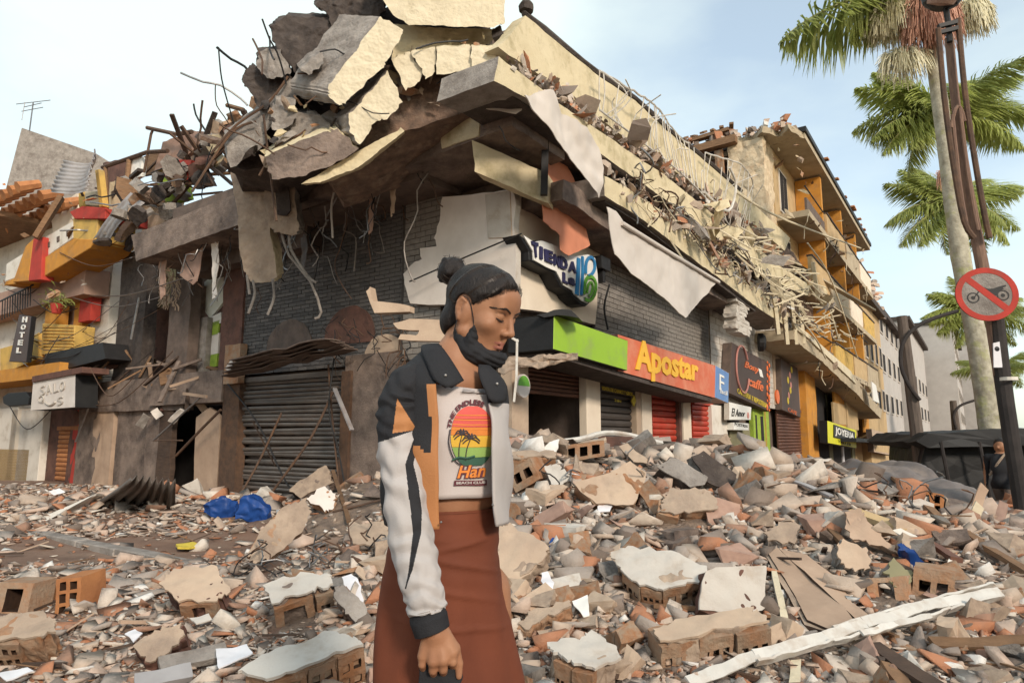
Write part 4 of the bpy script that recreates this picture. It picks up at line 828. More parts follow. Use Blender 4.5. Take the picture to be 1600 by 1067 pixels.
def palm(label, pts, Y, r0, fl, ang, crown=True, fruits=(), nleaf=70):
    t = thing('palm_tree', label, 'palm tree', tuple(at(*pts[0], Y))); bz = bez([at(u, v, Y) for u, v in pts], 20); k = len(bz)
    mb = MB(); pp = []; rr = []
    for i in range(k - 1):
        for j in range(5):
            f = (i + j / 5) / (k - 1); pp.append(bz[i] + (bz[i + 1] - bz[i]) * j / 5); rr.append(r0 * (1.05 - .38 * f) * (1 + (.035 if j % 5 == 0 else 0)))
    mb.tube(pp, rr, 16); mb.build('trunk', 'palm_trunk', t, smooth=True)
    top = bz[-1]; dr = (bz[-1] - bz[-3]).normalized()
    cs = MB().tube([top - dr * .1, top + dr * fl * .10, top + dr * fl * .22], [r0 * .72, r0 * .66, r0 * .34], 12).build('crownshaft', 'crownshaft', t, smooth=True)
    base = top + dr * fl * .2
    protos = []
    for q, (yaw, el, dp, sc) in enumerate(ang):
        if q < 3:
            mb = frondmesh(fl, q + int(Y), .55 + .18 * q, nleaf); o = mb.build('frond', ['foliage', 'rachis'], t, org=None)
            o.data.transform(Matrix.Translation(WLOC[t.name])); protos.append(o); c = o
        else: c = inst(protos[q % 3], t, base)
        c.location = base - WLOC[t.name]; c.rotation_euler = (RAD(random.uniform(-25, 25)), -RAD(el), RAD(yaw)); c.scale = (sc, sc, sc)
    for fu, fv, fw, fh, mt, nst in fruits:
        mb = MB(); r = random.Random(int(fu)); c0 = at(fu, fv - fh * .5, Y - r0); sx = fw * Y / FPX; sz = fh * Y / FPX
        fr = -.28 if mt == 'fruit_red' else (.12 if fu < 1450 else -.05)
        for q in range(nst):
            a = r.uniform(0, 2 * pi); rad = sx * .5 * math.sqrt(r.random()); p = c0 + V((0, fr, sz * .45 * r.random()))
            m_ = c0 + V((rad * cos(a), fr + rad * sin(a) * .8, sz * (.30 - .25 * (rad / sx) + r.uniform(-.08, .12))))
            e = m_ + V((rad * cos(a) * .35, rad * sin(a) * .3, -sz * r.uniform(.15, .85) * (1 - .5 * rad / sx)))
            b2 = (m_ + e) / 2 + V((r.uniform(-.04, .04), r.uniform(-.04, .04), 0))
            mb.tube([p, m_, b2, e], [.007, .008, .008, .005], 3)
        mb.build('fruit_cluster', mt, t)
    return t
fan_ = lambda n, e0, e1, s0=1.0, y0=0: [(y0 + 360 * i / n + random.uniform(-12, 12), random.uniform(e0, e1), 1, s0 * random.uniform(.9, 1.08)) for i in range(n)]
palm('nearest tall palm with the mottled trunk and drooping straw fruit cluster', [(1564, 850), (1556, 760), (1545, 660), (1524, 520), (1500, 400), (1478, 230), (1460, 100), (1447, 15)], 13.5, .205, 3.0,
     [(186, -22, 1, 1.35), (176, -30, 1, .8), (196, -14, 1, 1.05), (190, 25, 1, 1.1),  (230, 40, 1, 1), (90, 45, 1, 1), (20, 40, 1, 1), (-50, 40, 1, 1), (130, 55, 1, 1), (0, 70, 1, 1), (300, 60, 1, 1)],
     fruits=[(1440, 96, 74, 110, 'fruit_red', 1500), (1402, 72, 82, 84, 'fruit_yellow', 1300), (1418, 128, 70, 66, 'fruit_yellow', 500), (1512, 66, 62, 74, 'fruit_yellow', 800)])
palm('second palm with its big crown just behind the mottled trunk', [(1560, 830), (1552, 720), (1530, 560), (1505, 400), (1484, 250), (1478, 205)], 18, .22, 2.7,
     [(178, 22, 1, 1), (185, -12, 1, 1), (168, 48, 1, .8), (3, 30, 1, 1.05), (-8, 2, 1, 1), (20, 52, 1, 1), (200, -38, 1, .75), (-25, -28, 1, .9), (250, 10, 1, .9), (300, 20, 1, .9), (90, 20, 1, 1), (60, 50, 1, 1), (120, 50, 1, 1), (35, 10, 1, 1), (172, 5, 1, 1.05), (182, 36, 1, .9), (8, 16, 1, 1), (-4, 44, 1, .9), (12, -14, 1, 1), (192, -24, 1, .95), (172, -44, 1, .8)])
palm('third palm with dark drooping fronds and a red fruit cluster', [(1558, 800), (1550, 740), (1530, 600), (1508, 450), (1494, 345)], 25, .25, 2.9,
     [(175, 25, 1, 1), (188, -25, 1, 1.05), (200, -52, 1, .8), (0, 15, 1, 1), (-10, -30, 1, .9), (15, 48, 1, 1), (120, 60, 1, .9), (250, 0, 1, .8), (300, -20, 1, .8), (60, 40, 1, .9), (160, 55, 1, .8), (180, 2, 1, 1.05), (170, 45, 1, .9), (4, -8, 1, 1), (-4, 32, 1, 1), (192, -40, 1, .9), (10, -50, 1, .8)], fruits=[(1468, 305, 22, 44, 'fruit_red', 160)])
palm('farthest palm low behind the round traffic sign', [(1560, 740), (1545, 640), (1530, 510)], 38, .26, 3.2,
     [(175, 30, 1, 1), (182, 0, 1, 1.05), (195, -30, 1, .9), (5, 25, 1, 1), (-12, -10, 1, 1), (165, 50, 1, .9), (210, -45, 1, .8), (250, 10, 1, .9), (300, 15, 1, .9), (60, 30, 1, 1), (20, 50, 1, 1), (178, 15, 1, 1.1), (188, -18, 1, 1), (0, 10, 1, 1), (8, 40, 1, 1), (170, 65, 1, .9), (2, -30, 1, .9)])
palm('small palm crown low beside the distant street lamp', [(1580, 740), (1565, 590)], 46, .22, 3.0, fan_(9, -25, 45))
# ---------------------------------------------------------------- gutted shops between the corner and the hotel
G = thing('gutted_shop_building', 'gutted brown shop building with torn floors beside the dark brick corner', 'building', tuple(LF.w(10, 0, 0)))
MB().fbox(LF, 7.3, 12.9, 0, 6.2, -4, -1.6).build('wall', 'brown_dark', G)
for nm, a, b_, o0, o1, mt in [('post', (192, 398), (214, 640), -.2, .1, 'concrete_dark'), ('post', (268, 440), (286, 640), -.1, .15, 'brown_dark'), ('post', (286, 450), (300, 600), -.3, -.1, 'concrete_brown'), ('post', (352, 400), (372, 610), -.1, .15, 'redbrown'),
        ('floor_beam', (238, 588), (345, 628), -.4, .25, 'concrete_brown'), ('floor_beam', (130, 600), (245, 640), -.4, .2, 'concrete_brown'), ('olive_wall', (206, 402), (262, 478), -.5, -.35, 'olive_panel'), ('back_wall', (200, 478), (350, 600), -1.5, -1.2, 'redbrown'),
        ('wall_panel', (296, 500), (318, 590), -.3, -.15, 'concrete'), ('wall_panel', (186, 632), (232, 795), -.1, .08, 'concrete_brown'), ('wall_panel', (148, 640), (166, 790), .05, .15, 'board'), ('wall_panel', (166, 640), (186, 790), -.2, -.05, 'brown_dark'), ('wall_panel', (232, 630), (252, 790), -.05, .1, 'concrete_brown'),
        ('post', (252, 620), (262, 770), .0, .12, 'wood_dark'), ('post', (126, 620), (146, 800), -.05, .15, 'concrete_brown'), ('brick_pier', (352, 540), (372, 598), .16, .3, 'brick_orange'), ('wall_panel', (112, 640), (126, 790), -.1, .1, 'redbrown')]:
    MB().pbox(LF, *a, *b_, o0, o1).build(nm, mt, G, rough=(3, .02, 3))
MB().pbox(LF, 196, 640, 350, 800, -1.4, -1.0).build('dark_interior', 'dark', G)  # near-black box behind the panels, painted as the shade of the rooms
# ragged upper floor, broken joists
for k in range(30):
    u = R0.uniform(140, 330); v = R0.uniform(560, 640); a = LF.px(u, v, R0.uniform(-.3, .5)); d = V((R0.uniform(-1, 1), R0.uniform(-.6, .6), R0.uniform(-.9, .5))).normalized()
    MB().beam(a - d * .3, a + d * R0.uniform(.2, .8), R0.uniform(.03, .1), R0.uniform(.02, .06)).build('broken_joist', ['wood', 'wood_dark', 'board', 'concrete_brown'][k % 4], G)
for k in range(40):
    u = R0.uniform(150, 400); v = 250 + (360 - u) * .42 + R0.uniform(-50, 40); a = LF.px(u, v, R0.uniform(-.8, .8)); d = V((R0.uniform(-1, 1), R0.uniform(-.5, .5), R0.uniform(-.5, .8))).normalized()
    MB().beam(a - d * .4, a + d * R0.uniform(.3, 1.3), R0.uniform(.04, .12), R0.uniform(.03, .07)).build('roof_timber', ['wood_dark', 'wood', 'concrete_dark', 'rust'][k % 4], G)
for pts, mt in [([(255, 222), (300, 205), (330, 208), (268, 262), (240, 268)], 'cloth_pink'), ([(300, 215), (345, 205), (350, 230), (300, 262), (285, 255)], 'board'), ([(210, 250), (262, 235), (262, 270), (210, 275)], 'wood'), ([(240, 275), (290, 278), (295, 310), (262, 322)], 'lime'), ([(255, 250), (300, 250), (292, 282), (258, 276)], 'red_paint'), ([(212, 300), (270, 290), (262, 330), (216, 350)], 'concrete'), ([(240, 310), (285, 305), (270, 335), (215, 380)], 'plaster_tan'), ([(160, 255), (215, 240), (212, 330), (165, 340)], 'redbrown'), ([(172, 285), (205, 275), (203, 330), (168, 340)], 'cream_clean'), ([(200, 250), (222, 245), (220, 275), (200, 280)], 'sign_white')]:
    MB().ppoly(LF, jag(pts, 2, 2, len(mt)), R0.uniform(-.4, .6), .12).build('roof_panel', mt, G, rough=(2, .02))
for pts, r in [([(160, 262), (230, 238), (262, 236)], .05), ([(230, 200), (276, 210), (300, 206)], .05), ([(225, 270), (236, 210), (240, 200)], .03), ([(205, 345), (300, 280), (372, 215)], .03), ([(195, 320), (202, 250)], .06), ([(168, 350), (165, 262)], .05), ([(260, 330), (330, 250), (375, 200)], .045), ([(355, 165), (380, 172)], .05), ([(350, 240), (395, 205), (440, 200)], .03), ([(362, 215), (410, 180), (450, 160)], .03)]:
    MB().tube([LF.px(u, v, .5) for u, v in pts], r, 6).build('roof_pole', ['wood', 'rust'][len(pts) % 2], G)
def cloth(name, label, cat, pts3, mat, ext=None, cuts=5, amp=.03, fr=2, top=True):
    pts3 = [V(p) for p in pts3]; n = (pts3[1] - pts3[0]).cross(pts3[2] - pts3[0]).normalized()
    mb = MB(); mb.prism(pts3, ext if ext else n * .012, 0, 0, 0); o = mb.build(name, mat, smooth=False, rough=(cuts, amp, fr))
    return tag(o, label, cat) if top else o
cloth('hanging_cloth', 'brown pink cloth hanging from the slab over the gutted shops', 'cloth', [LF.px(u, v, .9) for u, v in [(303, 342), (320, 335), (317, 390), (308, 440), (300, 446), (290, 438), (280, 430), (290, 385)]], 'cloth_pink')
mb = MB(); mb.ppoly(LF, [(320, 440), (345, 420), (354, 440), (350, 470), (335, 490), (328, 498), (316, 480)], -.3, .05); mb.build('white_curtain', 'glow_white', G, rough=(3, .02))  # pale sheet painted as the light showing through a hole
for pts, mt in [([(313, 510), (343, 500), (340, 522), (310, 530)], 'lime'), ([(305, 560), (340, 552), (338, 572), (302, 580)], 'lime'), ([(308, 530), (342, 520), (340, 552), (305, 560)], 'plaster_grey'), ([(318, 500), (345, 488), (346, 504), (316, 514)], 'sign_white')]:
    MB().ppoly(LF, pts, -.28, .04).build('shop_poster', mt, G)
tag(MB().ppoly(LF, jag([(245, 388), (262, 375), (282, 390), (262, 412), (250, 402)], 2, 2), .4, .06).build('torn_board', 'cream_clean', rough=(2, .02)), 'torn pale board dangling above the olive wall panel', 'board')
mb = MB()
for k in range(70):
    p = LF.px(R0.uniform(248, 278), R0.uniform(425, 475), .3); d = V((R0.uniform(-.1, .1), R0.uniform(-.1, .1), -.16)); mb.tube([p, p + d * .5 + V((.03, 0, 0)), p + d], .012, 4)
tag(mb.build('torn_insulation', 'plaster_tan'), 'tuft of torn fibrous insulation hanging by the olive wall panel', 'insulation')
MB().prism([LF.px(u, v, .12) for u, v in [(306, 652), (328, 636), (344, 650), (338, 775), (302, 775)]], LN * -.06).build('leaning_board', 'board', G, rough=(2, .01))
for pts, r, mt in [([(240, 688), (312, 622)], .02, 'steel'), ([(240, 688), (285, 688)], .018, 'rust'), ([(275, 712), (315, 670), (345, 640)], .028, 'rust'), ([(145, 620), (118, 690)], .02, 'steel'), ([(112, 565), (82, 640)], .03, 'sheet_zinc'), ([(218, 465), (205, 530)], .03, 'steel'), ([(170, 565), (130, 605)], .025, 'wood')]:
    MB().tube([LF.px(u, v, .45) for u, v in pts], r, 6).build('loose_pole', mt, G)
# twisted roof sheets
def corrug(name, label, a, b_, c_, d, n, amp, mat, curl=0):
    mb = MB(); P = []; nn = (V(b_) - V(a)).cross(V(d) - V(a)).normalized()
    for i in range(n * 4 + 1):
        f = i / (n * 4); row = []
        for j in range(7):
            g_ = j / 6; p = (V(a) * (1 - f) + V(b_) * f) * (1 - g_) + (V(d) * (1 - f) + V(c_) * f) * g_
            row.append(p + nn * (amp * sin(f * n * 2 * pi) + curl * sin(pi * g_) * (.4 + f) + .03 * mnoise.noise(p * 2)))
        P.append(row)
    mb.grid(P); o = mb.build(name, mat, smooth=True); o.modifiers.new('t', 'SOLIDIFY').thickness = .006; return tag(o, label, 'roof sheet')
corrug('roof_sheet', 'buckled grey corrugated sheet fanned over the hotel roof', at(78, 300, 16), at(100, 250, 16.2), at(148, 232, 15.6), at(135, 298, 15.4), 8, .035, 'sheet_zinc', .25)
corrug('roof_sheet', 'long grey corrugated strip sliding down beside the orange balcony', LF.px(143, 378, 1.0), LF.px(168, 384, 1.0), LF.px(226, 318, 1.1), LF.px(205, 300, 1.1), 3, .035, 'sheet_zinc', .1)
corrug('roof_sheet', 'dark corrugated shutter sheet lying in front of the gutted shops', gnd(150, 782, .25), gnd(282, 792, .12), gnd(275, 752, .62), gnd(205, 745, .72), 7, .05, 'shutter_dark', .12)
tag(MB().prism([gnd(55, 815, .08), gnd(66, 820, .05), gnd(165, 776, .28), gnd(150, 774, .35)], V((0, .02, .03)), 0, 0, 0).build('white_board', 'white_paint', rough=(2, .01)), 'long white panel lying beside the dark corrugated sheet', 'panel')
# ---------------------------------------------------------------- the small hotel
H = thing('hotel', 'small white hotel with orange balcony and red caps beside the gutted shops', 'building', tuple(LF.w(13, 0, 0)))
MB().fbox(LF, 13.0, 26, 0, 7.6, -6, -.15).build('wall', 'white_paint', H)
MB().fbox(LF, 13.0, 26, 4.9, 5.6, -.1, .5).build('floor_band', 'cloth_pink', H)
MB().fbox(LF, 13.0, 26, 2.75, 3.1, -.1, .9).build('canopy', 'orange_paint', H)
pp = lambda pts, o, th, nm, mt, par=None: MB().ppoly(LF, pts, o, th).build(nm, mt, par or H, bevel=.015)
bf = pp([(64, 374), (114, 345), (114, 372), (64, 407)], 1.0, .14, 'balcony_front', 'white_paint')
for k in range(3): pp([(73 + 15 * k, 379 - 9 * k), (77 + 15 * k, 377 - 9 * k), (77 + 15 * k, 386 - 9 * k), (73 + 15 * k, 388 - 9 * k)], 1.02, .03, 'slot', 'brown_dark', bf)
pp([(10, 412), (42, 392), (30, 432), (8, 440)], 1.0, .14, 'balcony_front', 'white_paint')
pp([(62, 407), (114, 373), (150, 374), (140, 388), (62, 436)], 1.06, .9, 'balcony_underside', 'orange_paint'); pp([(8, 440), (30, 432), (24, 444), (6, 446)], 1.06, .9, 'balcony_underside', 'orange_paint')
pp([(114, 341), (153, 341), (149, 379), (114, 373)], 1.04, .9, 'balcony_end', 'yellow_paint'); pp([(108, 331), (128, 322), (165, 325), (164, 342), (116, 342)], 1.1, 1.0, 'balcony_cap', 'red_paint')
pp([(52, 373), (67, 370), (64, 437), (44, 439)], 1.14, .3, 'red_pilaster', 'red_paint'); pp([(40, 384), (52, 373), (44, 439), (20, 441)], 1.12, .3, 'orange_pilaster', 'orange_paint')
pp([(128, 300), (158, 298), (158, 322), (128, 320)], .5, .4, 'upper_panel', 'cream_clean'); pp([(122, 300), (129, 298), (130, 322), (123, 324)], .55, .3, 'upper_post', 'yellow_paint'); pp([(148, 266), (154, 264), (161, 322), (155, 324)], .7, .15, 'upper_post', 'yellow_paint')
pp([(78, 330), (122, 300), (122, 345), (84, 372)], -.02, .2, 'upper_wall', 'cream_wall')
rf = MB().fbox(LF, 17, 24, 7.55, 7.7, -2, 1.4).build('roof_deck', 'wood', H)
for k in range(16):
    for j in range(5): MB().tube([LF.w(15.2 + k * .5, 7.75 + .3 * (.6 - .24 * j), 1.45 - .55 * j), LF.w(15.2 + k * .5, 7.75 + .3 * (.6 - .24 * j) + .25, .95 - .55 * j)], [.16, .13], 7).build('roof_tile', 'tile_orange', H)
MB().beam(LF.px(96, 308, .9), LF.px(56, 372, 1.3), .3, .12).build('fallen_rafter', 'wood', H)
wn = MB().pbox(LF, 86, 450, 128, 560, -.2, -.02).build('window', 'cloth_pink', H); MB().pbox(LF, 92, 452, 126, 462, -.1, .1).build('window_head', 'orange_paint', wn); MB().pbox(LF, 118, 470, 124, 552, -.1, .06).build('window_frame', 'orange_paint', wn)
MB().ppoly(LF, [(66, 505), (117, 508), (112, 552), (64, 555)], .6, .5).build('planter_box', 'yellow_paint', H, bevel=.02)
for k in range(8): MB().beam(LF.px(68, 511 + k * 5, .61), LF.px(115, 512 + k * 5, .61), .02, .012).build('planter_slat', 'orange_paint', H)
MB().ppoly(LF, [(0, 545), (36, 535), (60, 520), (60, 560), (0, 585)], .5, .3).build('yellow_band', 'yellow_paint', H)
MB().pbox(LF, 72, 480, 82, 556, .1, .4).build('orange_column', 'orange_paint', H); MB().pbox(LF, 128, 440, 140, 500, -.05, .2).build('red_column', 'red_paint', H)
for a, b_, mt in [((-30, 640), (16, 760), 'white_paint'), ((20, 640), (34, 765), 'cream_wall'), ((34, 640), (56, 770), 'white_paint'), ((-40, 700), (40, 760), 'tan_wall')]: MB().pbox(LF, *a, *b_, -.1, .2).build('pillar', mt, H, bevel=.01)
MB().pbox(LF, 56, 640, 100, 775, -.1, .02).build('red_door', 'redbrown', H); shutter(LF, 92, 672, 116, 775, .06, 'tile_orange', .12, parent=H, zbot=0); MB().pbox(LF, 117, 640, 126, 790, -.05, .1).build('red_jamb', 'red_paint', H)
mb = MB()
for k in range(90):
    p = LF.px(R0.gauss(88, 10), R0.gauss(466, 7), .8 + R0.uniform(-.1, .2)); a = V((R0.uniform(-1, 1), R0.uniform(-1, 1), R0.uniform(-1, .5))).normalized() * .14; mb.add([p, p + a + V((.03, 0, .02)), p + a * 1.6], [(0, 1, 2)])
HP = thing('hanging_plant', 'small leafy hanging plant in a red pot by the hotel window', 'plant', tuple(LF.px(88, 480, .8)))
mb.build('leaves', 'foliage', HP)
MB().lathe(LF.px(88, 490, .8), [(0, 0), (.1, 0), (.16, .25), (.13, .25), (0, .2)], 12).build('pot', 'red_paint', HP)
HS = thing('hotel_sign', 'tall dark vertical hotel sign with white letters on the orange front', 'sign', tuple(LF.px(28, 566, 1.0)))
MB().ppoly(LF, [(30, 491), (49, 494), (41, 566), (14, 565)], 1.05, .12).build('panel', ['sign_brown', 'ink_black'], HS, bevel=.01)
for k, ch in enumerate('HOTEL'):
    u = 40 - 2.3 * k; v = 499 + 12 * k; text(ch, quadmap(LF.px(u - 3.5, v - 4, 1.055), LF.px(u + 3.5, v - 4, 1.055), LF.px(u + 2.3, v + 4.5, 1.055), LF.px(u - 4.7, v + 4.5, 1.055), LN), .02, 'letter', 'sign_white', HS, bold=.03)
for v in (532, 558): MB().tube([LF.px(48, v, 1.0), LF.px(62, v + 3, .2)], .02, 6).build('bracket', 'black_metal', HS)
SS = thing('salon_sign', 'weathered grey sign box reading SALO with a red top', 'sign', tuple(LF.px(80, 642, .9)))
MB().ppoly(LF, [(52, 594), (118, 580), (117, 636), (48, 641)], 1.0, .5).build('panel', ['plaster_grey', 'tarp_black'], SS); MB().ppoly(LF, [(50, 588), (128, 573), (128, 582), (50, 597)], 1.05, .6).build('red_top', 'redbrown', SS)
fq = lambda u0, v0, u1, v1: quadmap(LF.px(u0, v0 + 2, 1.005), LF.px(u1, v0 - 2, 1.005), LF.px(u1, v1 - 2, 1.005), LF.px(u0, v1 + 1, 1.005), LN)
for ch, u, v in (('S', 63, 603), ('A', 73, 601), ('L', 84, 598), ('O', 94, 596)): text(ch, fq(u, v, u + 8, v + 15), .02, 'letter', 'plaster_white', SS)
for ch, u, v in (('Q', 60, 618), ('S', 90, 620)): text(ch, fq(u, v, u + 9, v + 13), .02, 'letter', 'plaster_white', SS)
MB().tube([LF.px(70 + 2 * k, 628 + 5 * sin(pi * k / 8), 1.02) for k in range(9)], .025, 5).build('swash', 'plaster_white', SS)
tag(MB().ppoly(LF, [(4, 620), (12, 614), (40, 612), (46, 620), (44, 632), (14, 635), (5, 630)], 1.0, .15).build('oval_sign', 'ink_black', bevel=.01), 'small black oval sign under the orange hotel canopy', 'sign')
MB().ppoly(LF, [(70, 553), (160, 535), (165, 560), (70, 585)], .7, .6).build('air_ducts', 'black_metal', H)
# grey block behind, with its antenna
tag(MB().prism([at(-60, 560, 30), at(0, 330, 30), at(34, 200, 30), at(150, 240, 30), at(185, 262, 30), at(120, 420, 30), at(60, 700, 30), at(-60, 740, 30)], V((-1, 9, 0)), 0, 0, 0).build('grey_building', 'concrete'), 'plain grey building rising behind the hotel roof', 'building')
tag(MB().prism([at(-140, 360, 26), at(25, 370, 26), at(15, 500, 26), at(-140, 640, 26)], V((-1, 5, 0)), 0, 0, 0).build('pink_building', 'cloth_pink'), 'pinkish house front squeezed between the hotel and the grey building', 'building')
an = MB(); b0 = at(46, 205, 30); b1 = at(52, 160, 30); an.tube([b0, b1], .03, 5)
for f, l in ((.75, .5), (1, .8), (.9, .4)): p = b0 + (b1 - b0) * f; an.tube([p - V((l, 0, .1)), p + V((l, 0, .1))], .02, 4)
an.tube([b1 - V((.4, 0, 0)), b1 - V((.45, 0, .9))], .02, 4); tag(an.build('tv_antenna', 'steel'), 'thin metal aerial on the grey building behind the hotel', 'antenna')

# the slope of broken slabs, panels and bars from the crown of the corner down to the hotel roof
R2 = random.Random(23)
for k in range(95):
    f = R2.random(); u = 165 + 290 * f + R2.uniform(-20, 20); v = 372 - 205 * f + R2.uniform(-62, 22) * (1 - .3 * f); a = LF.px(u, v, R2.uniform(.1, 1.25)); s_ = R2.uniform(.18, .75)
    d0 = (LD * R2.uniform(-1, 1) + UP * R2.uniform(-.6, .6) + LN * R2.uniform(-.5, .5)).normalized(); d1 = d0.cross(V((R2.uniform(-1, 1), R2.uniform(-1, 1), R2.uniform(-1, 1)))).normalized(); d2 = d0.cross(d1)
    n_ = 6; rr_ = [R2.uniform(.6, 1) for _ in range(n_)]
    MB().prism([a + (d0 * cos(2 * pi * i / n_) + d1 * sin(2 * pi * i / n_) * .7) * s_ * .55 * rr_[i] for i in range(n_)], d2 * R2.uniform(.05, .22)).build('broken_slab', [['concrete', 'concrete_dark'], ['concrete_dark', 'concrete_dark'], ['plaster_tan', 'concrete'], ['concrete_brown', 'brick_orange'], ['concrete', 'concrete'], ['cream', 'concrete'], ['wood', 'wood_dark'], ['redbrown', 'core']][k % 8], G, rough=(3, .018, 7))
for k in range(20):
    f = R2.random(); u = 170 + 300 * f; v = 360 - 215 * f + R2.uniform(-50, 20); p = [LF.px(u, v, R2.uniform(.3, 1.3))]; d = V((R2.uniform(-1, 1), R2.uniform(-.5, .5), R2.uniform(-.7, .7))).normalized()
    for i in range(4): p.append(p[-1] + d * R2.uniform(.15, .5) + V((R2.uniform(-.1, .1), R2.uniform(-.1, .1), R2.uniform(-.14, .08))))
    MB().tube(bez(p, 10), R2.uniform(.009, .024), 5).build('bent_bar', ['rust', 'black_metal', 'steel'][k % 3], G)
# torn sheets, boards and pipes in the open floors
for k in range(26):
    u = R2.uniform(150, 365); v = R2.uniform(560, 650); a = LF.px(u, v, R2.uniform(-.7, .45)); s_ = R2.uniform(.12, .5)
    d0 = V((R2.uniform(-1, 1), R2.uniform(-.5, .5), R2.uniform(-1, 1))).normalized(); d1 = d0.cross(V((R2.uniform(-1, 1), 1, R2.uniform(-1, 1)))).normalized(); d2 = d0.cross(d1)
    MB().box(a, d0 * s_, d1 * s_ * R2.uniform(.3, .9), d2 * R2.uniform(.015, .06)).build('torn_panel', ['board', 'plaster_tan', 'concrete', 'redbrown', 'wood', 'plaster_grey', 'concrete_brown'][k % 7], G, rough=(2, .02, 5))

for k in range(22):   # slack cables across the hotel and gutted fronts
    u0 = R2.uniform(0, 150); v0 = 470 + R2.uniform(-90, 170); u1 = u0 + R2.uniform(60, 170); v1 = v0 - (u1 - u0) * .3 + R2.uniform(-40, 60); a = LF.px(u0, v0, R2.uniform(.2, 1.1)); b_ = LF.px(u1, v1, R2.uniform(.2, 1.1))
    MB().tube(bez([a, (a + b_) / 2 - UP * R2.uniform(.1, .6), b_], 12), R2.uniform(.007, .014), 4).build('slack_cable', ['black_metal', 'steel', 'rust'][k % 3], H)
for k in range(12): MB().beam(LF.px(4 + 4 * k, 470 - 2 * k, .7), LF.px(3 + 4 * k, 500 - 2 * k, .7), .02, .02).build('rail_bar', 'black_metal', H)
MB().beam(LF.px(0, 471, .7), LF.px(52, 445, .7), .035, .035).build('rail', 'black_metal', H)
for k in range(40):
    a = LF.px(R2.uniform(0, 150), R2.uniform(280, 470), R2.uniform(.1, 1.15)); s_ = min(.4, .06 * R2.random() ** -.6); d = [V((R2.uniform(-1, 1), R2.uniform(-1, 1), R2.uniform(-1, 1))).normalized() for _ in range(3)]
    MB().jbox(a, d[0] * s_, d[1] * s_ * .7, d[2] * s_ * .3).build('broken_masonry', ['plaster_white', 'brick_orange', 'tan_dust', 'wood', 'tile_orange'][k % 5], H, rough=(2, .02, 6))
# ---------------------------------------------------------------- slabs heaped on the broken corner
def slab(name, label, pts, Y, ext, mats, rough=(5, .011, 9), tilt=(0, 0), cat='slab', sd=1, jg=(5, 2.4), group=None):
    """front outline in the picture at depth Y; ext = (du, dv, dY) shift of the hidden back edge"""
    cu = sum(p[0] for p in pts) / len(pts); cv = sum(p[1] for p in pts) / len(pts)
    yy = lambda u, v: Y + tilt[0] * (u - cu) / 100 + tilt[1] * (v - cv) / 100
    q = jag(pts, jg[0], jg[1], sd) if jg else pts
    e = at(cu + ext[0], cv + ext[1], Y + ext[2]) - at(cu, cv, Y)
    o = MB().prism([at(u, v, yy(u, v)) for u, v in q], e).build(name, mats, rough=rough)
    return tag(o, label, cat, group)
CD = ['concrete_dark', 'concrete_dark']; CG = ['concrete', 'concrete']; CC = ['cream_clean', 'concrete']
slab('concrete_slab', 'cream faced slab with a grey side leaning across the top of the broken corner', [(594, 26), (628, 45), (630, 52), (605, 95), (600, 105), (540, 160), (530, 165), (515, 152), (512, 138), (528, 115)], 8.2, (-62, -8, .5), CC)
slab('concrete_slab', 'pinkish cream slab lying under the leaning slab', [(606, 110), (630, 160), (607, 184), (588, 190), (562, 226), (545, 205), (545, 178), (575, 145)], 8.3, (-30, 8, .6), CC, sd=3)
slab('wall_chunk', 'big cream wall chunk crowning the collapsed corner', [(575, -30), (790, -30), (789, 36), (766, 44), (640, 40), (615, 24)], 8.4, (-10, -6, .9), ['cream_clean', 'concrete_brown'], sd=4)
slab('wall_chunk', 'lower cream wall chunk tucked under the crowning chunk', [(612, 38), (770, 46), (784, 42), (764, 70), (655, 80), (612, 92)], 8.75, (-8, 4, .6), ['cream', 'concrete_brown'], sd=5)
slab('concrete_lump', 'dark grey concrete lump jutting from the heap against the sky', [(420, 42), (448, 25), (515, 28), (560, 40), (560, 90), (520, 108), (462, 118), (432, 78)], 9.0, (0, -10, 1.2), CD, rough=(5, .035, 5), sd=6)
slab('concrete_lump', 'dark concrete block with a paler face under the jutting lump', [(404, 80), (440, 78), (455, 112), (440, 122), (415, 122), (400, 100)], 8.8, (0, -6, .8), ['concrete', 'concrete_dark'], rough=(5, .03, 5), sd=7)
slab('concrete_lump', 'dark ragged concrete lump lowest on the sky side of the heap', [(378, 128), (392, 102), (408, 112), (450, 118), (480, 130), (440, 160), (402, 168), (390, 140)], 9.0, (0, -5, 1.0), CD, rough=(5, .035, 5), sd=8)
slab('concrete_lump', 'rough dark rubble lump at the top of the heap behind the cream slab', [(492, 8), (520, -10), (600, -15), (604, 20), (560, 45), (520, 52), (510, 22)], 8.9, (0, -8, 1.0), CD, rough=(5, .045, 5), sd=9)
for k, (lb, pts, Y) in enumerate([('grey slab sloping from the heap towards the hanging column', [(452, 122), (468, 140), (450, 175), (410, 210), (365, 235), (352, 215), (400, 180)], 8.9),
        ('upright grey slab wedged beside the sloping slab', [(432, 150), (462, 155), (465, 185), (440, 205), (425, 200), (425, 170)], 8.6), ('small grey slab with a bright edge above the wedge', [(468, 108), (500, 82), (505, 100), (482, 118)], 8.3),
        ('flat grey slab standing behind the brown parapet piece', [(440, 175), (500, 180), (520, 200), (470, 235), (430, 235)], 8.7), ('grey slab piece at the low end of the heap', [(352, 222), (395, 200), (420, 215), (400, 240), (360, 262)], 8.9)]):
    slab('grey_slab', lb, pts, Y, (-6, -8, .7), CG, rough=(4, .014, 8), sd=20 + k)
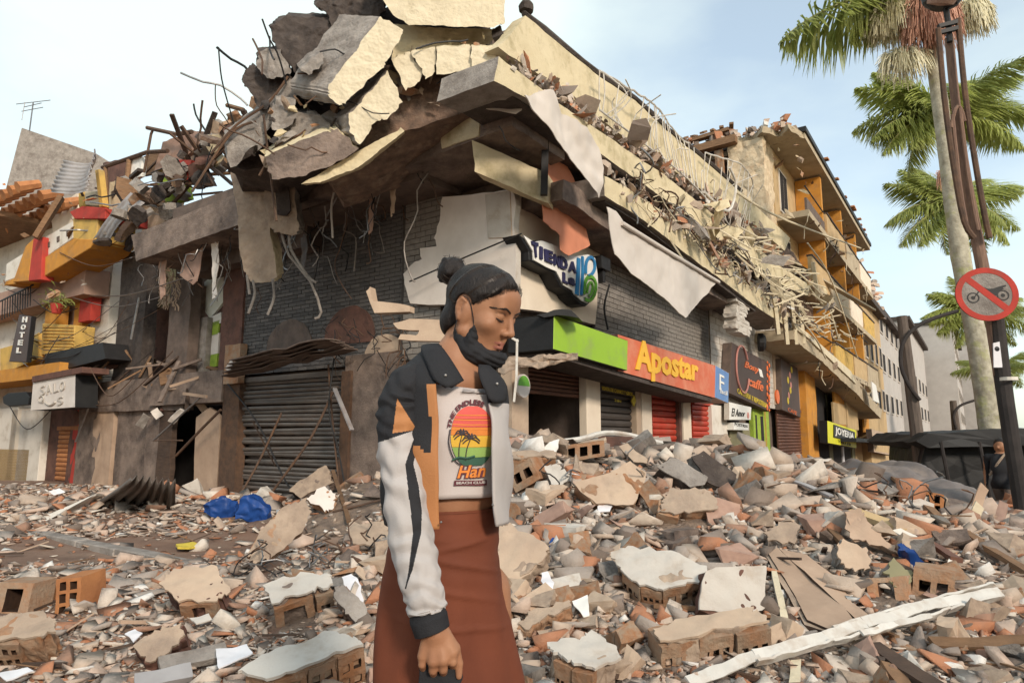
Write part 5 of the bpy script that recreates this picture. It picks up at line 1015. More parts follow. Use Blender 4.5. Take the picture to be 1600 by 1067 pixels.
slab('parapet_piece', 'brown parapet piece with a cream edge under the pinkish slab', [(414, 245), (505, 206), (528, 202), (560, 232), (520, 258), (470, 276), (425, 280)], 8.35, (-4, -14, .7), ['concrete_brown', 'cream'], sd=30)
slab('parapet_piece', 'thin cream strip along the foot of the brown parapet piece', [(545, 245), (620, 205), (626, 200), (632, 205), (560, 262), (500, 285), (470, 288)], 8.45, (4, 4, .5), ['cream', 'cream'], sd=31, jg=(2, 1))
for k, (pts, lb) in enumerate([([(612, 92), (640, 82), (662, 110), (655, 128), (634, 142)], 'cream cornice block split off under the wall chunks'), ([(642, 81), (680, 75), (680, 112), (664, 125), (660, 108)], 'narrow cracked cornice block beside the split one'), ([(681, 75), (735, 72), (738, 100), (735, 112), (682, 116)], 'cream cornice block in the middle of the broken ring'), ([(736, 72), (776, 73), (776, 116), (738, 110)], 'cream cornice block at the corner of the broken ring')]):
    slab('cornice_block', lb, pts, 8.35 - .06 * k, (0, -6, .9), ['cream_clean', 'cream'], rough=(4, .010, 9), sd=40 + k)
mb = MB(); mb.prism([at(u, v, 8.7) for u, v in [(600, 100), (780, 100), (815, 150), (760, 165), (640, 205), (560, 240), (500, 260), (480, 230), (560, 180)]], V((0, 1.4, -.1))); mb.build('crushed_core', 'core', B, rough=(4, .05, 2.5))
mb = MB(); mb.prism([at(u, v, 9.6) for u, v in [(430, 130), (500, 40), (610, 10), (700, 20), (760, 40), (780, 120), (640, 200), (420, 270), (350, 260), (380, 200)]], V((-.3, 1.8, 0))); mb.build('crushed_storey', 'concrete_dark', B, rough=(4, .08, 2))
hc = slab('hanging_column', 'broken concrete column hanging down the front of the slab with bent bars', [(360, 268), (372, 256), (408, 254), (412, 270), (432, 430), (428, 440), (392, 440), (380, 420)], 10.6, (12, -2, .42), ['tan_dust', 'cream'], rough=(4, .014, 8), cat='column', sd=50)
hb = slab('hanging_block', 'broken concrete block with a dark socket hanging beside the column', [(412, 285), (425, 276), (458, 284), (468, 355), (464, 366), (428, 364), (415, 340)], 10.5, (10, 0, .45), ['tan_dust', 'concrete'], rough=(4, .014, 8), cat='block', sd=51)
MB().prism([at(u, v, 10.47) for u, v in [(430, 288), (446, 284), (452, 294), (455, 330), (448, 338), (434, 336)]], V((0, -.03, 0))).build('socket', 'concrete_dark', hb)
for par, pts in [(hc, [(395, 438), (398, 460), (388, 490)]), (hc, [(426, 436), (428, 465), (418, 492)]), (hc, [(386, 430), (390, 460)]), (hb, [(440, 364), (452, 400), (485, 440), (502, 488), (492, 498)]), (hb, [(452, 364), (455, 390), (480, 430), (494, 442)])]:
    MB().tube(bez([at(u, v, 10.6) for u, v in pts], 10), .022, 6).build('bent_bar', 'concrete', par)
tag(MB().tube(bez([LF.px(u, v, 1.2) for u, v in [(527, 255), (524, 290), (518, 322), (520, 372)]], 12), .018, 6).build('dangling_cable', 'plaster_white'), 'pale cable dangling from the slab in front of the dark bricks', 'cable')
for k, pts in enumerate([[(412, 180), (420, 250), (432, 345)], [(330, 240), (370, 195), (420, 160), (450, 120)], [(300, 300), (360, 210), (400, 190)], [(405, 275), (445, 200), (450, 160)]]):
    tag(MB().tube(bez([at(u, v, 8.8) for u, v in pts], 10), .018, 5).build('bent_bar', 'rust'), ['rusty bar running down across the hanging block', 'rusty bar reaching from the gutted roof to the heap', 'rusty bar crossing above the slab end', 'short rusty bar above the hanging column'][k], 'steel bar')
# hanging sheets
def yR(o): return lambda u, v: RF.px(u, v, o)
p = yR(1.5)
cloth('white_sheet', 'small white sheet flapping at the corner under the cornice', 'sheet', [at(u, v, 8.3) for u, v in [(712, 131), (770, 136), (862, 143), (850, 152), (822, 152), (815, 175), (806, 182), (770, 170), (738, 160)]], 'tarp_white', amp=.05)
cloth('white_sheet', 'long white sheet draped down from the cornice to a point', 'sheet', [p(u, v) for u, v in [(818, 149), (862, 144), (880, 176), (915, 200), (936, 232), (943, 262), (938, 308), (915, 280), (870, 222)]], 'tarp_white', amp=.05)
cloth('salmon_sheet', 'salmon coloured sheet hanging above the cut-out sign', 'sheet', [yR(.6)(u, v) for u, v in [(855, 228), (880, 245), (904, 298), (912, 345), (922, 381), (890, 399), (877, 392), (875, 370), (848, 345), (852, 280)]], 'tarp_salmon', amp=.035)
cloth('white_banner', 'big blank white banner hanging across the grey brick wall', 'banner', [yR(1.5)(u, v) for u, v in [(948, 323), (962, 330), (976, 350), (1040, 392), (1121, 440), (1071, 498), (1030, 460), (984, 425), (960, 398), (955, 365)]], 'tarp_white', amp=.025)
MB().tube([yR(1.53)(u, v) for u, v in [(972, 349), (1040, 391), (1123, 441)]], .035, 8).build('top_roll', 'tarp_white', bpy.data.objects['white_banner'])
tag(MB().beam(yR(.8)(930, 318), yR(.8)(955, 350), .18, .1).build('dark_bracket', 'black_metal'), 'dark bracket between the cladding and the white banner', 'bracket')
cl = MB(); cl.box(RF.px(940, 418, .5), RD * .35, UP * .22, RN * -.2); cl.box(RF.px(942, 440, .45), RD * .1, UP * .3, RN * -.2); cl.tube(bez([RF.px(u, v, .3) for u, v in [(952, 445), (944, 480), (950, 515)]], 8), .02, 5)
tag(cl.build('floodlight', 'black_metal'), 'black floodlight on the brick wall beside the cut-out sign', 'floodlight')
sp = MB(); sp.lathe(RF.px(1185, 535, .4), [(0, 0), (.28, 0), (.28, .12), (.2, .2), (0, .2)], 14, RN + RD * .4); tag(sp.build('wall_speaker', 'black_metal'), 'round black speaker on the pale wall above the coffee sign', 'speaker')

# bars, brick ends and crumbs on the broken crown
R3 = random.Random(31)
for k in range(18):
    u = R3.uniform(390, 790); v = R3.uniform(20, 250) * .9; Y = R3.uniform(8.1, 8.9); p = [at(u, v + 20, Y)]; d = V((R3.uniform(-1, 1), R3.uniform(-.6, .3), R3.uniform(-.8, .9))).normalized()
    for i in range(4): p.append(p[-1] + d * R3.uniform(.08, .25) + V((R3.uniform(-.06, .06), 0, R3.uniform(-.08, .06))))
    MB().tube(bez(p, 10), R3.uniform(.007, .014), 5).build('bent_bar', ['rust', 'black_metal'][k % 2], B)
for k in range(150):
    t_ = R3.random(); u = 400 + 390 * t_ + R3.uniform(-20, 20); v = 205 - 130 * t_ + R3.uniform(-50, 50); a = at(u, v, 8.75 + R3.uniform(-.3, .3)); s_ = .06 * R3.random() ** -.5; s_ = min(s_, .22)
    d = [V((R3.uniform(-1, 1), R3.uniform(-1, 1), R3.uniform(-1, 1))).normalized() for _ in range(3)]
    MB().jbox(a, d[0] * s_, d[1] * s_ * .7, d[2] * s_ * .5).build('broken_masonry', ['concrete', 'brick_orange', 'concrete_dark', 'tan_dust', 'cream'][k % 5], B, rough=(2, .015, 8))
# ---------------------------------------------------------------- rubble
X0, X1, Y0, Y1, ST = -16, 17, 2.1, 19, .13
nx = int((X1 - X0) / ST); ny = int((Y1 - Y0) / ST)
HM = [[heap(X0 + i * ST, Y0 + j * ST) for i in range(nx)] for j in range(ny)]
vs = []; fs = []; idx = {}
for j in range(ny - 1):
    for i in range(nx - 1):
        q = [(i, j), (i + 1, j), (i + 1, j + 1), (i, j + 1)]
        f = []
        for a, b_ in q:
            if (a, b_) not in idx:
                idx[(a, b_)] = len(vs); x = X0 + a * ST; y = Y0 + b_ * ST; vs.append((x, y, base(x, y) + HM[b_][a]))
            f.append(idx[(a, b_)])
        fs.append(f)
mb = MB(); mb.add(vs, fs, [1 if (vs[f[0]][0] < -1.3 - .35 * mnoise.noise(V((vs[f[0]][1], 1, 1))) and vs[f[0]][2] - base(vs[f[0]][0], vs[f[0]][1]) < .16) else 0 for f in fs]); mb.build('rubble_heap', ['rubble_base', 'mud'], smooth=True, org=(0, 0, 0), kind='stuff')
# prototypes
def hull(pts):
    bm = bmesh.new()
    for p in pts: bm.verts.new(p)
    r = bmesh.ops.convex_hull(bm, input=bm.verts)
    bmesh.ops.delete(bm, geom=[q for q in bm.verts if not q.link_faces], context='VERTS')
    bm.verts.index_update(); v = np.array([tuple(q.co) for q in bm.verts]); f = [[q.index for q in p.verts] for p in bm.faces]; bm.free(); return v, f
RP = np.random.RandomState(5); PRO = []
for k in range(48):
    kind = k % 4
    if kind == 0: s = np.array([1, .75, .5]); n = 10; ex = .3
    elif kind == 1: s = np.array([1, .8, .13]); n = 9; ex = .25
    elif kind == 2: s = np.array([1, .55, .42]); n = 11; ex = .12
    else: s = np.array([1, .26, .13]); n = 9; ex = .2
    p = RP.uniform(-1, 1, (n, 3)); p = np.sign(p) * np.abs(p) ** ex
    PRO.append(hull((p * s * .5).tolist()))
def rot(yaw, ax, a):
    c, s_ = np.cos(a), np.sin(a); k = np.array([np.cos(ax), np.sin(ax), 0]); K = np.array([[0, 0, k[1]], [0, 0, -k[0]], [-k[1], k[0], 0]])
    Rr = np.eye(3) + s_ * K + (1 - c) * K @ K; cy, sy = np.cos(yaw), np.sin(yaw)
    return Rr @ np.array([[cy, -sy, 0], [sy, cy, 0], [0, 0, 1]])
FEAT = []
def hm(x, y):
    i = (x - X0) / ST; j = (y - Y0) / ST
    if i < 0 or j < 0 or i >= nx - 1 or j >= ny - 1: return 0
    return HM[int(j)][int(i)]
def hit(u, v):
    d = ray(u, v); y = 2.2
    while y < 17:
        p = CAMP + d * (y / d.y)
        if p.z < base(p.x, p.y) + hm(p.x, p.y): return y
        y += .06
    return None
def inside(u, v, poly):
    c = False; n = len(poly)
    for i in range(n):
        a, b_ = poly[i], poly[i - 1]
        if (a[1] > v) != (b_[1] > v) and u < (b_[0] - a[0]) * (v - a[1]) / (b_[1] - a[1]) + a[0]: c = not c
    return c
def feat(pts, Y, ex=0):
    FEAT.append((min(p[0] for p in pts), min(p[1] for p in pts), max(p[0] for p in pts), max(p[1] for p in pts) + ex, [(p[0], p[1] + (ex if p[1] > sum(q[1] for q in pts) / len(pts) else 0)) for p in pts], Y))
def fitY(pts, n=None, lift=.02, share=.9, bury=0):
    """depth at which a piece with this outline rests on the heap"""
    cu = sum(p[0] for p in pts) / len(pts); cv = sum(p[1] for p in pts) / len(pts)
    Y = (hit(cu, max(p[1] for p in pts)) or 9) + .6
    for _ in range(120):
        P0 = at(cu, cv, Y); q = [onp(u, v, P0, n) for u, v in pts] if n is not None else [at(u, v, Y) for u, v in pts]
        ok = sum(p.z > base(p.x, p.y) + hm(p.x, p.y) + lift for p in q)
        if ok >= share * len(q): return Y
        Y -= .05
        if Y < 2.6: break
    return Y
# ---------------------------------------------------------------- pieces one can point at
def chunk(name, label, cat, top, Y, n, th, mats, edge=None, holes=(3, 1), blen=.30, rough=(4, .014, 5), sd=1, jg=(6, 3.4), bmat='brick_orange', inset=.03, lift=0):
    """top = outline of its upper face in the picture, lying on the plane with normal n through depth Y; body of thickness th below; edge = indices of outline sides with hollow bricks showing"""
    n = V(n).normalized(); cu = sum(p[0] for p in top) / len(top); cv = sum(p[1] for p in top) / len(top); Y = fitY(top, n, .03 + th * (.55 if edge else .2)); P0 = at(cu, cv, Y); feat(top, Y, th * .75 * FPX / Y if edge else 4)
    t = thing(name, label, cat, tuple(P0 - n * th))
    q = jag(top, jg[0], jg[1], sd) if jg else top
    f = [onp(u, v, P0, n) for u, v in q]; c = sum(f, V((0, 0, 0))) / len(f)
    MB().prism([p + n * .006 for p in f], n * -.013).build('plaster_face', mats[0], t, rough=rough)
    g = [c + (p - c) * (.86 if edge else .97) for p in f]
    MB().prism([p - n * .008 for p in g], n * -th).build('core', mats[1], t, rough=(5, .022, 8))
    for a, b_, m in (edge or []):
        A_, B_ = onp(*top[a], P0, n), onp(*top[b_], P0, n); d = (B_ - A_); L = d.length; d.normalize(); out = d.cross(n).normalized()
        if (A_ + B_ - 2 * c).dot(out) < 0: out = -out
        for i in range(m):
            w_ = L / m; s = A_ + d * (w_ * (i + .03)) - n * (th * .95 + .012) + out * random.uniform(-.005, .025)
            MB().hollow(s, d * w_ * .93, n * th * .9, out * -.16, holes[0], holes[1], 0, 1).build('hollow_brick', [bmat, 'brick_hole'], t, rough=(2, .008, 9))
    return t
U_ = (0, -.25, 1)
chunk('wall_fragment', 'white topped hollow brick wall fragment, the biggest in the near heap', 'wall fragment', [(957, 862), (982, 852), (1040, 862), (1105, 884), (1106, 902), (1082, 908), (1035, 922), (1000, 915), (972, 890)], 4.0, (-.12, -.62, 1), .17, ['plaster_white', 'tan_dust'], edge=[(8, 7, 1), (7, 6, 1), (6, 4, 1)], sd=11)
chunk('wall_fragment', 'hollow brick wall fragment with two rows of square holes beside the white beam', 'wall fragment', [(1020, 985), (1055, 968), (1168, 948), (1190, 957), (1205, 972), (1030, 1004)], 3.75, (-.05, -.35, 1), .20, ['plaster_tan', 'tan_dust'], edge=[(5, 4, 3)], sd=12)
chunk('wall_fragment', 'white topped broken wall fragment at the bottom beside the brown skirt', 'wall fragment', [(855, 1005), (905, 1000), (925, 986), (960, 1010), (968, 1028), (930, 1045), (895, 1035), (868, 1022)], 3.55, (0, -.3, 1), .2, ['plaster_white', 'tan_dust'], edge=[(7, 6, 1), (6, 5, 1)], sd=13)
chunk('wall_fragment', 'tan topped brick lump lying alone by the bare road', 'wall fragment', [(250, 912), (275, 890), (340, 884), (362, 922), (340, 938), (278, 940)], 5.1, (0, -.6, 1), .16, ['plaster_tan', 'redbrown'], edge=[(5, 4, 1)], sd=14, holes=(1, 1))
chunk('wall_fragment', 'red brick wall fragment with a white top beside the brown skirt', 'wall fragment', [(412, 915), (470, 892), (515, 900), (520, 915), (490, 925), (425, 944)], 5.0, (0, -.55, 1), .24, ['plaster_white', 'concrete_brown'], edge=[(5, 4, 1), (4, 3, 1)], sd=15, holes=(1, 1))
chunk('wall_fragment', 'long white topped slab with honeycomb brick edge in the near corner', 'wall fragment', [(372, 1048), (420, 1022), (505, 985), (545, 992), (570, 1006), (480, 1040), (415, 1062)], 3.6, (0, -.35, 1), .22, ['plaster_white', 'brick_orange'], edge=[(6, 5, 1), (5, 4, 2)], sd=16, holes=(2, 2))
chunk('wall_fragment', 'tilted tan wall panel with hollow bricks leaning by the blue bags', 'wall fragment', [(386, 868), (412, 822), (440, 792), (480, 778), (486, 800), (470, 835), (430, 868), (400, 880)], 7.0, (.35, -1, .45), .12, ['tan_dust', 'brick_orange'], edge=[(0, 1, 1), (1, 2, 1)], sd=17, holes=(3, 1))
chunk('wall_fragment', 'tan block with a cement top on the crest by the big shutter', 'wall fragment', [(452, 764), (508, 728), (516, 738), (522, 752), (470, 778)], 8.2, (-.3, -1, .7), .2, ['tan_dust', 'concrete_brown'], sd=18)
chunk('wall_fragment', 'small orange cornered block just under the cement topped block', 'wall fragment', [(478, 778), (505, 760), (524, 772), (522, 790), (508, 800)], 7.9, (.1, -1, .6), .15, ['plaster_grey', 'brick_orange'], sd=19)
chunk('plaster_slab', 'pale tan plaster slab lying just beside the brown skirt', 'slab', [(778, 822), (800, 818), (860, 856), (858, 868), (808, 912), (788, 908), (770, 870)], 4.9, (-.2, -.75, .8), .10, ['plaster_tan', 'tan_dust'], sd=20)
chunk('plaster_slab', 'large smooth tan wall slab with an orange corner on top of the heap', 'slab', [(897, 757), (952, 738), (985, 720), (1010, 738), (1004, 760), (990, 790), (960, 790), (932, 788)], 7.4, (.0, -1, .55), .16, ['plaster_tan', 'brick_orange'], sd=21, jg=(3, 1))
chunk('plaster_slab', 'grey edged slab with a tan top near the bent white rail', 'slab', [(968, 697), (980, 692), (1012, 718), (1012, 724), (990, 722)], 8.2, (-.4, -.8, .6), .16, ['plaster_tan', 'concrete'], sd=22, jg=(2, 1))
chunk('concrete_piece', 'dark grey slab with a white edge below the red shutters', 'slab', [(1028, 730), (1045, 715), (1058, 716), (1105, 746), (1100, 758), (1080, 762)], 8.0, (.2, -.9, .6), .14, ['concrete', 'concrete_dark'], sd=23, jg=(2, 1))
chunk('concrete_piece', 'black faced slab leaning under the bent white rail', 'slab', [(1080, 712), (1098, 704), (1152, 742), (1150, 752), (1128, 762), (1104, 752)], 8.3, (.3, -.95, .35), .10, ['concrete_dark', 'concrete'], sd=24, jg=(2, 1))
chunk('plaster_slab', 'dusty plaster slab with a hollow brick end in mid heap', 'slab', [(1035, 778), (1050, 762), (1090, 765), (1120, 780), (1120, 796), (1060, 802), (1030, 800)], 7.0, (0, -.7, .8), .14, ['tan_dust', 'brick_orange'], edge=[(0, 6, 1)], sd=25, holes=(2, 1))
chunk('plaster_slab', 'smooth white grey wall slab behind the two big brick fragments', 'slab', [(1100, 890), (1115, 884), (1195, 884), (1200, 945), (1192, 955), (1150, 962), (1092, 952)], 4.35, (.12, -1, .5), .09, ['plaster_white', 'redbrown'], sd=26, jg=(3, 1))
chunk('plaster_slab', 'pointed white concrete shard at the near end of the shop rail', 'slab', [(850, 728), (872, 726), (892, 742), (875, 762), (862, 768)], 7.4, (-.2, -1, .5), .10, ['plaster_white', 'concrete'], sd=27)
chunk('plaster_slab', 'pale blue white plaster piece under the open shop', 'slab', [(845, 708), (860, 690), (874, 686), (872, 700), (866, 710)], 7.8, (-.3, -1, .3), .05, ['sign_white', 'plaster_white'], sd=28, jg=(2, 1))
chunk('wall_fragment', 'row of hollow bricks capped with cement under the open shop', 'wall fragment', [(800, 706), (865, 704), (870, 714), (800, 716)], 7.9, (0, -.5, 1), .2, ['tan_dust', 'brick_orange'], edge=[(3, 2, 2)], sd=29)
chunk('wall_fragment', 'brown stone lump with a paper scrap by the bare road', 'wall fragment', [(206, 1010), (240, 985), (285, 972), (288, 990), (262, 1020), (235, 1034)], 4.0, (.1, -.8, .8), .16, ['tan_dust', 'redbrown'], sd=30)
chunk('wall_fragment', 'dirty block with a lattice end at the near corner of the road', 'wall fragment', [(-20, 968), (60, 955), (88, 972), (85, 990), (30, 1000), (-20, 1000)], 4.3, (0, -.6, 1), .18, ['tan_dust', 'brick_orange'], edge=[(5, 4, 1)], sd=31, holes=(3, 2))
chunk('concrete_piece', 'round edged concrete beam end beside the white crumpled cloth', 'slab', [(545, 818), (600, 815), (612, 835), (600, 850), (552, 850)], 5.6, (0, -.6, 1), .2, ['tan_dust', 'concrete'], sd=32)
chunk('concrete_piece', 'narrow grey block leaning behind the brown skirt', 'slab', [(524, 918), (540, 916), (575, 952), (568, 970), (555, 972), (528, 940)], 4.9, (.3, -.9, .6), .1, ['concrete', 'concrete_brown'], sd=33)
chunk('wall_fragment', 'orange brick shard with a tan top near the brown skirt', 'wall fragment', [(808, 976), (830, 955), (890, 940), (893, 948), (850, 966), (820, 985)], 4.2, (0, -.6, 1), .10, ['tan_dust', 'brick_orange'], sd=34)
chunk('plaster_slab', 'dusty beige slab in the far part of the heap below the menu sign', 'slab', [(1195, 830), (1215, 815), (1250, 822), (1240, 850), (1200, 845)], 6.2, (0, -.7, .8), .12, ['tan_dust', 'concrete'], sd=35)
chunk('plaster_slab', 'green tinged plaster chunk below the twisted blue rag', 'slab', [(1378, 890), (1395, 872), (1428, 898), (1425, 908), (1400, 918)], 5.3, (.1, -.8, .8), .10, ['olive_panel', 'concrete'], sd=36)
chunk('plaster_slab', 'grey pink slab with a white stripe in the right heap', 'slab', [(1308, 852), (1318, 842), (1358, 862), (1362, 888), (1335, 892), (1312, 880)], 5.6, (0, -.9, .6), .12, ['plaster_tan', 'concrete'], sd=37)
chunk('plaster_slab', 'cream coloured sheet of board sloping in the heap beside the grey heap', 'board', [(1318, 800), (1345, 795), (1352, 808), (1392, 850), (1405, 868), (1362, 850), (1330, 840)], 6.6, (-.2, -.8, .7), .04, ['board', 'board'], sd=38)
# single hollow bricks
ez_ = lambda e: e[2]
def hbrick(label, u, v, Y, ex, ey, ez, nx=3, ny=2, mat='brick_orange', grp=None):
    Y = fitY([(u, v), (u + ex[0] * 200, v)], None, -.04); feat([(u, v), (u + ex[0] * FPX / Y, v), (u + ex[0] * FPX / Y, v - ez_(ey) * FPX / Y), (u, v - ez_(ey) * FPX / Y)], Y); p = at(u, v, Y); o = MB().hollow(p, V(ex), V(ey), V(ez), nx, ny, 0, 1).build('hollow_brick', [mat, 'brick_hole'], rough=(2, .006, 9)); return tag(o, label, 'hollow brick', grp)
hbrick('upright orange hollow brick with six square holes by the bare road', 84, 968, 4.6, (.17, .0, .02), (-.01, 0, .26), (.05, .2, .02), 2, 3, 'tile_orange')
hbrick('orange hollow brick with one column of holes against the grey brick', 40, 955, 4.7, (.13, -.02, .0), (-.01, 0, .19), (.02, .18, 0), 1, 3, 'tile_orange')
hbrick('brownish grey brick lying between the orange hollow brick and the edge', -15, 965, 4.75, (.26, -.03, 0), (0, .05, .22), (.03, .2, 0), 1, 1)
hbrick('orange hollow brick with a dark square hole beside the white beam', 1358, 948, 4.5, (.2, -.06, .03), (.02, .05, .15), (.18, .17, -.02), 1, 1)
hbrick('orange hollow brick showing two holes behind the white beam', 1425, 940, 4.9, (.18, -.1, -.02), (.04, .02, .2), (.12, .18, 0), 2, 1)
hbrick('bright orange hollow brick on the crest before the grey heap', 1438, 800, 7.2, (.22, -.02, -.03), (0, 0, .19), (.05, .2, 0), 2, 2, 'tile_orange')
hbrick('tilted orange brick at the edge of the heap near the jacket', 806, 770, 6.6, (.2, -.08, .12), (-.08, .02, .18), (.1, .22, 0), 2, 1)
hbrick('row end of hollow brick showing round holes by the white shard', 880, 722, 7.7, (.42, .02, .06), (0, .02, .16), (.02, .2, 0), 3, 1)
# boards, beams, posts
def board(name, label, cat, pts, Y0_, Y1_, th, mat, rough=(3, .008, 4)):
    # pts: outline; depth runs from Y1_ at the lowest pixel row to Y0_ at the highest
    v0 = min(p[1] for p in pts); v1 = max(p[1] for p in pts); lo_ = max(pts, key=lambda p: p[1]); hi_ = min(pts, key=lambda p: p[1]); Y1_ = fitY([lo_], None, .05); Y0_ = max(Y1_ + .2, fitY([hi_], None, .06)); feat(pts, (Y0_ + Y1_) / 2)
    q = [at(u, v, Y0_ + (Y1_ - Y0_) * (v - v0) / (v1 - v0)) for u, v in pts]; n = (q[1] - q[0]).cross(q[2] - q[0]).normalized()
    if n.z < 0: n = -n
    return tag(MB().prism(q, n * -th).build(name, mat, rough=rough), label, cat)
board('wooden_board', 'broad brown board sloping down beside the white post', 'board', [(1200, 862), (1215, 855), (1280, 905), (1345, 978), (1300, 985), (1262, 968), (1235, 920)], 5.3, 4.2, .03, ['board', 'wood_dark'])
board('wooden_board', 'second brown board overlapping with its dark gap beside the first', 'board', [(1218, 857), (1262, 866), (1305, 900), (1330, 940), (1366, 965), (1362, 972), (1340, 968)], 5.2, 4.25, .03, ['board', 'wood_dark'])
board('wooden_board', 'thin dark edged board under the broad brown boards', 'board', [(1196, 868), (1202, 862), (1262, 968), (1312, 982), (1300, 988), (1258, 975)], 5.35, 4.25, .05, ['tan_dust', 'wood_dark'])
board('wooden_post', 'pale painted post standing aslant in the gap by the brown boards', 'post', [(1205, 890), (1213, 888), (1238, 990), (1226, 996)], 4.6, 4.1, .05, ['cream_clean', 'plaster_white'])
board('wooden_post', 'short pale post below the long white beam', 'post', [(1234, 1030), (1250, 1028), (1250, 1075), (1234, 1075)], 3.9, 3.7, .05, ['cream_clean', 'plaster_white'])
bm_ = thing('white_beam', 'long white metal roof beam lying across the near heap', 'beam', tuple(at(1320, 1000, 4.1)))
def strip(pts, Y, w_, h_, mat, nm='flange'):
    q = [at(u, v, Y(u)) for u, v in pts]
    for a, b_ in zip(q, q[1:]): MB().beam(a, b_ + (b_ - a).normalized() * .01, w_, h_, side=V((0, -.7, .7))).build(nm, mat, bm_, rough=(4, .009, 9))
_ya = fitY([(1085, 1064)], None, .08); _yb = fitY([(1560, 925)], None, .12); yb = lambda u: _ya + (u - 1080) / 480 * (_yb - _ya)
feat([(1075, 1056), (1290, 982), (1560, 912), (1562, 935), (1300, 1010), (1085, 1075)], 3.5)
strip([(1075, 1066), (1180, 1024), (1290, 994), (1350, 973), (1440, 948), (1560, 924)], yb, .055, .012, 'white_metal'); strip([(1180, 1036), (1300, 1004), (1390, 980), (1480, 954), (1562, 932)], lambda u: yb(u) - .03, .012, .05, 'white_metal', 'web'); strip([(1300, 982), (1440, 941), (1548, 914)], lambda u: yb(u) + .05, .012, .045, 'white_metal', 'lip'); strip([(1345, 990), (1400, 975), (1452, 962)], lambda u: yb(u) - .06, .03, .012, 'white_metal', 'tab')
rl = thing('shop_rail', 'long bent white awning rail lying along the shop fronts', 'rail', tuple(at(1020, 690, 8.6)))
for dv, r in ((0, .035), (8, .022)):
    MB().tube(bez([at(u, v + dv, Y) for u, v, Y in [(808, 688, 8.2), (860, 690, 8.2), (905, 686, 8.4), (945, 676, 8.7), (985, 680, 8.9), (1040, 694, 9.1), (1120, 708, 9.4), (1190, 722, 9.7), (1242, 734, 10)]], 24), r, 6).build('rail_bar', ['white_metal', 'steel'][dv > 0], rl)
MB().prism([at(u, v, 8.6) for u, v in [(812, 692), (900, 690), (945, 680), (985, 684), (1020, 700), (985, 708), (900, 712), (815, 704)]], V((0, .5, -.05))).build('awning_skin', 'redbrown', rl, rough=(4, .03, 3))
po = thing('steel_stanchion', 'grey steel stanchion sticking out of the heap before the yellow door', 'post', tuple(at(1150, 790, 7.2)))
MB().tube([at(1140, 800, 6.9), at(1162, 760, 7.2), at(1186, 696, 7.5)], .045, 8).build('shaft', 'steel', po); MB().beam(at(1170, 755, 7.1), at(1190, 700, 7.4), .04, .05).build('flange', 'white_metal', po); MB().lathe(at(1186, 694, 7.5), [(0, -.05), (.07, -.03), (.07, .03), (0, .05)], 10).build('head', 'tan_dust', po)
for k, (a, b_, Ya, Yb, w_, mt, lb) in enumerate([((1215, 742), (1300, 775), 8.6, 7.6, .05, 'sheet_zinc', 'thin grey metal strip across the crest below the orange pier'), ((1395, 745), (1475, 815), 7.6, 7.0, .09, 'wood', 'brown curved plank end beside the grey heap'), ((1405, 800), (1418, 760), 7.4, 7.5, .06, 'plaster_white', 'short white post leaning before the grey heap'),
        ((1440, 905), (1600, 930), 5.0, 5.0, .05, 'wood', 'wooden lath lying across the right heap'), ((1455, 1005), (1640, 1000), 4.1, 4.2, .06, 'wood', 'long wooden lath under the white beam'), ((1505, 830), (1620, 905), 6.2, 5.6, .08, 'wood', 'brown plank sloping off the right heap'), ((1380, 870), (1440, 905), 5.6, 5.2, .05, 'rust', 'rusty tube by the twisted blue rag'), ((1360, 1010), (1470, 1080), 3.9, 3.6, .10, 'wood_dark', 'dark broken plank in the near right hollow'), ((1390, 1040), (1420, 1080), 3.8, 3.5, .08, 'wood', 'short brown plank in the near right hollow'),
        ((1260, 790), (1330, 860), 6.8, 5.9, .06, 'wood', 'thin lath in mid heap pointing at the white post'), ((1490, 870), (1478, 905), 5.6, 5.4, .05, 'white_paint', 'short white stick beside the twisted blue rag'), ((640, 770), (520, 800), 6.9, 6.8, .03, 'rust', 'rusty bar behind the jacket sleeve'), ((520, 735), (545, 815), 7.6, 7.3, .05, 'wood', 'orange brown lath standing by the cement topped block'), ((1330, 800), (1420, 830), 6.8, 6.5, .11, 'tan_wall', 'yellow brown painted board on the crest'), ((1400, 830), (1450, 855), 6.2, 5.9, .10, 'white_paint', 'white painted strip of wood in the right heap'), ((1440, 840), (1495, 875), 6.0, 5.7, .08, 'shutter_brown', 'red brown panel strip in the right heap'), ((300, 1050), (210, 1068), 3.9, 3.7, .08, 'sheet_zinc', 'crushed shiny metal strip in the near rubble'), ((250, 1040), (355, 1015), 4.0, 4.1, .09, 'concrete', 'grey plank in the near rubble')]):
    Ya = fitY([a], None, .06); Yb = fitY([b_], None, .06); A_ = at(*a, Ya); B_ = at(*b_, Yb); feat([(a[0], a[1] - 6), (b_[0], b_[1] - 6), (b_[0], b_[1] + 6), (a[0], a[1] + 6)], min(Ya, Yb)); tag(MB().beam(A_, B_, w_, w_ * .4, side=V((.1, -.5, .8))).build('plank', mt, rough=(3, .01, 4)), lb, 'plank')
cloth('cardboard_sheet', 'curled cream cardboard sheet standing up before the crumpled grey heap', 'cardboard', [at(u, v, 6.6) for u, v in [(1532, 752), (1545, 765), (1530, 800), (1518, 815), (1508, 810)]], 'board', amp=.02)
cloth('cardboard_sheet', 'torn yellowish cardboard sheet bent over below the curled one', 'cardboard', [at(u, v, 6.3) for u, v in [(1524, 783), (1536, 796), (1528, 818), (1520, 840), (1505, 862), (1482, 848), (1508, 822)]], 'cream_clean', amp=.03)
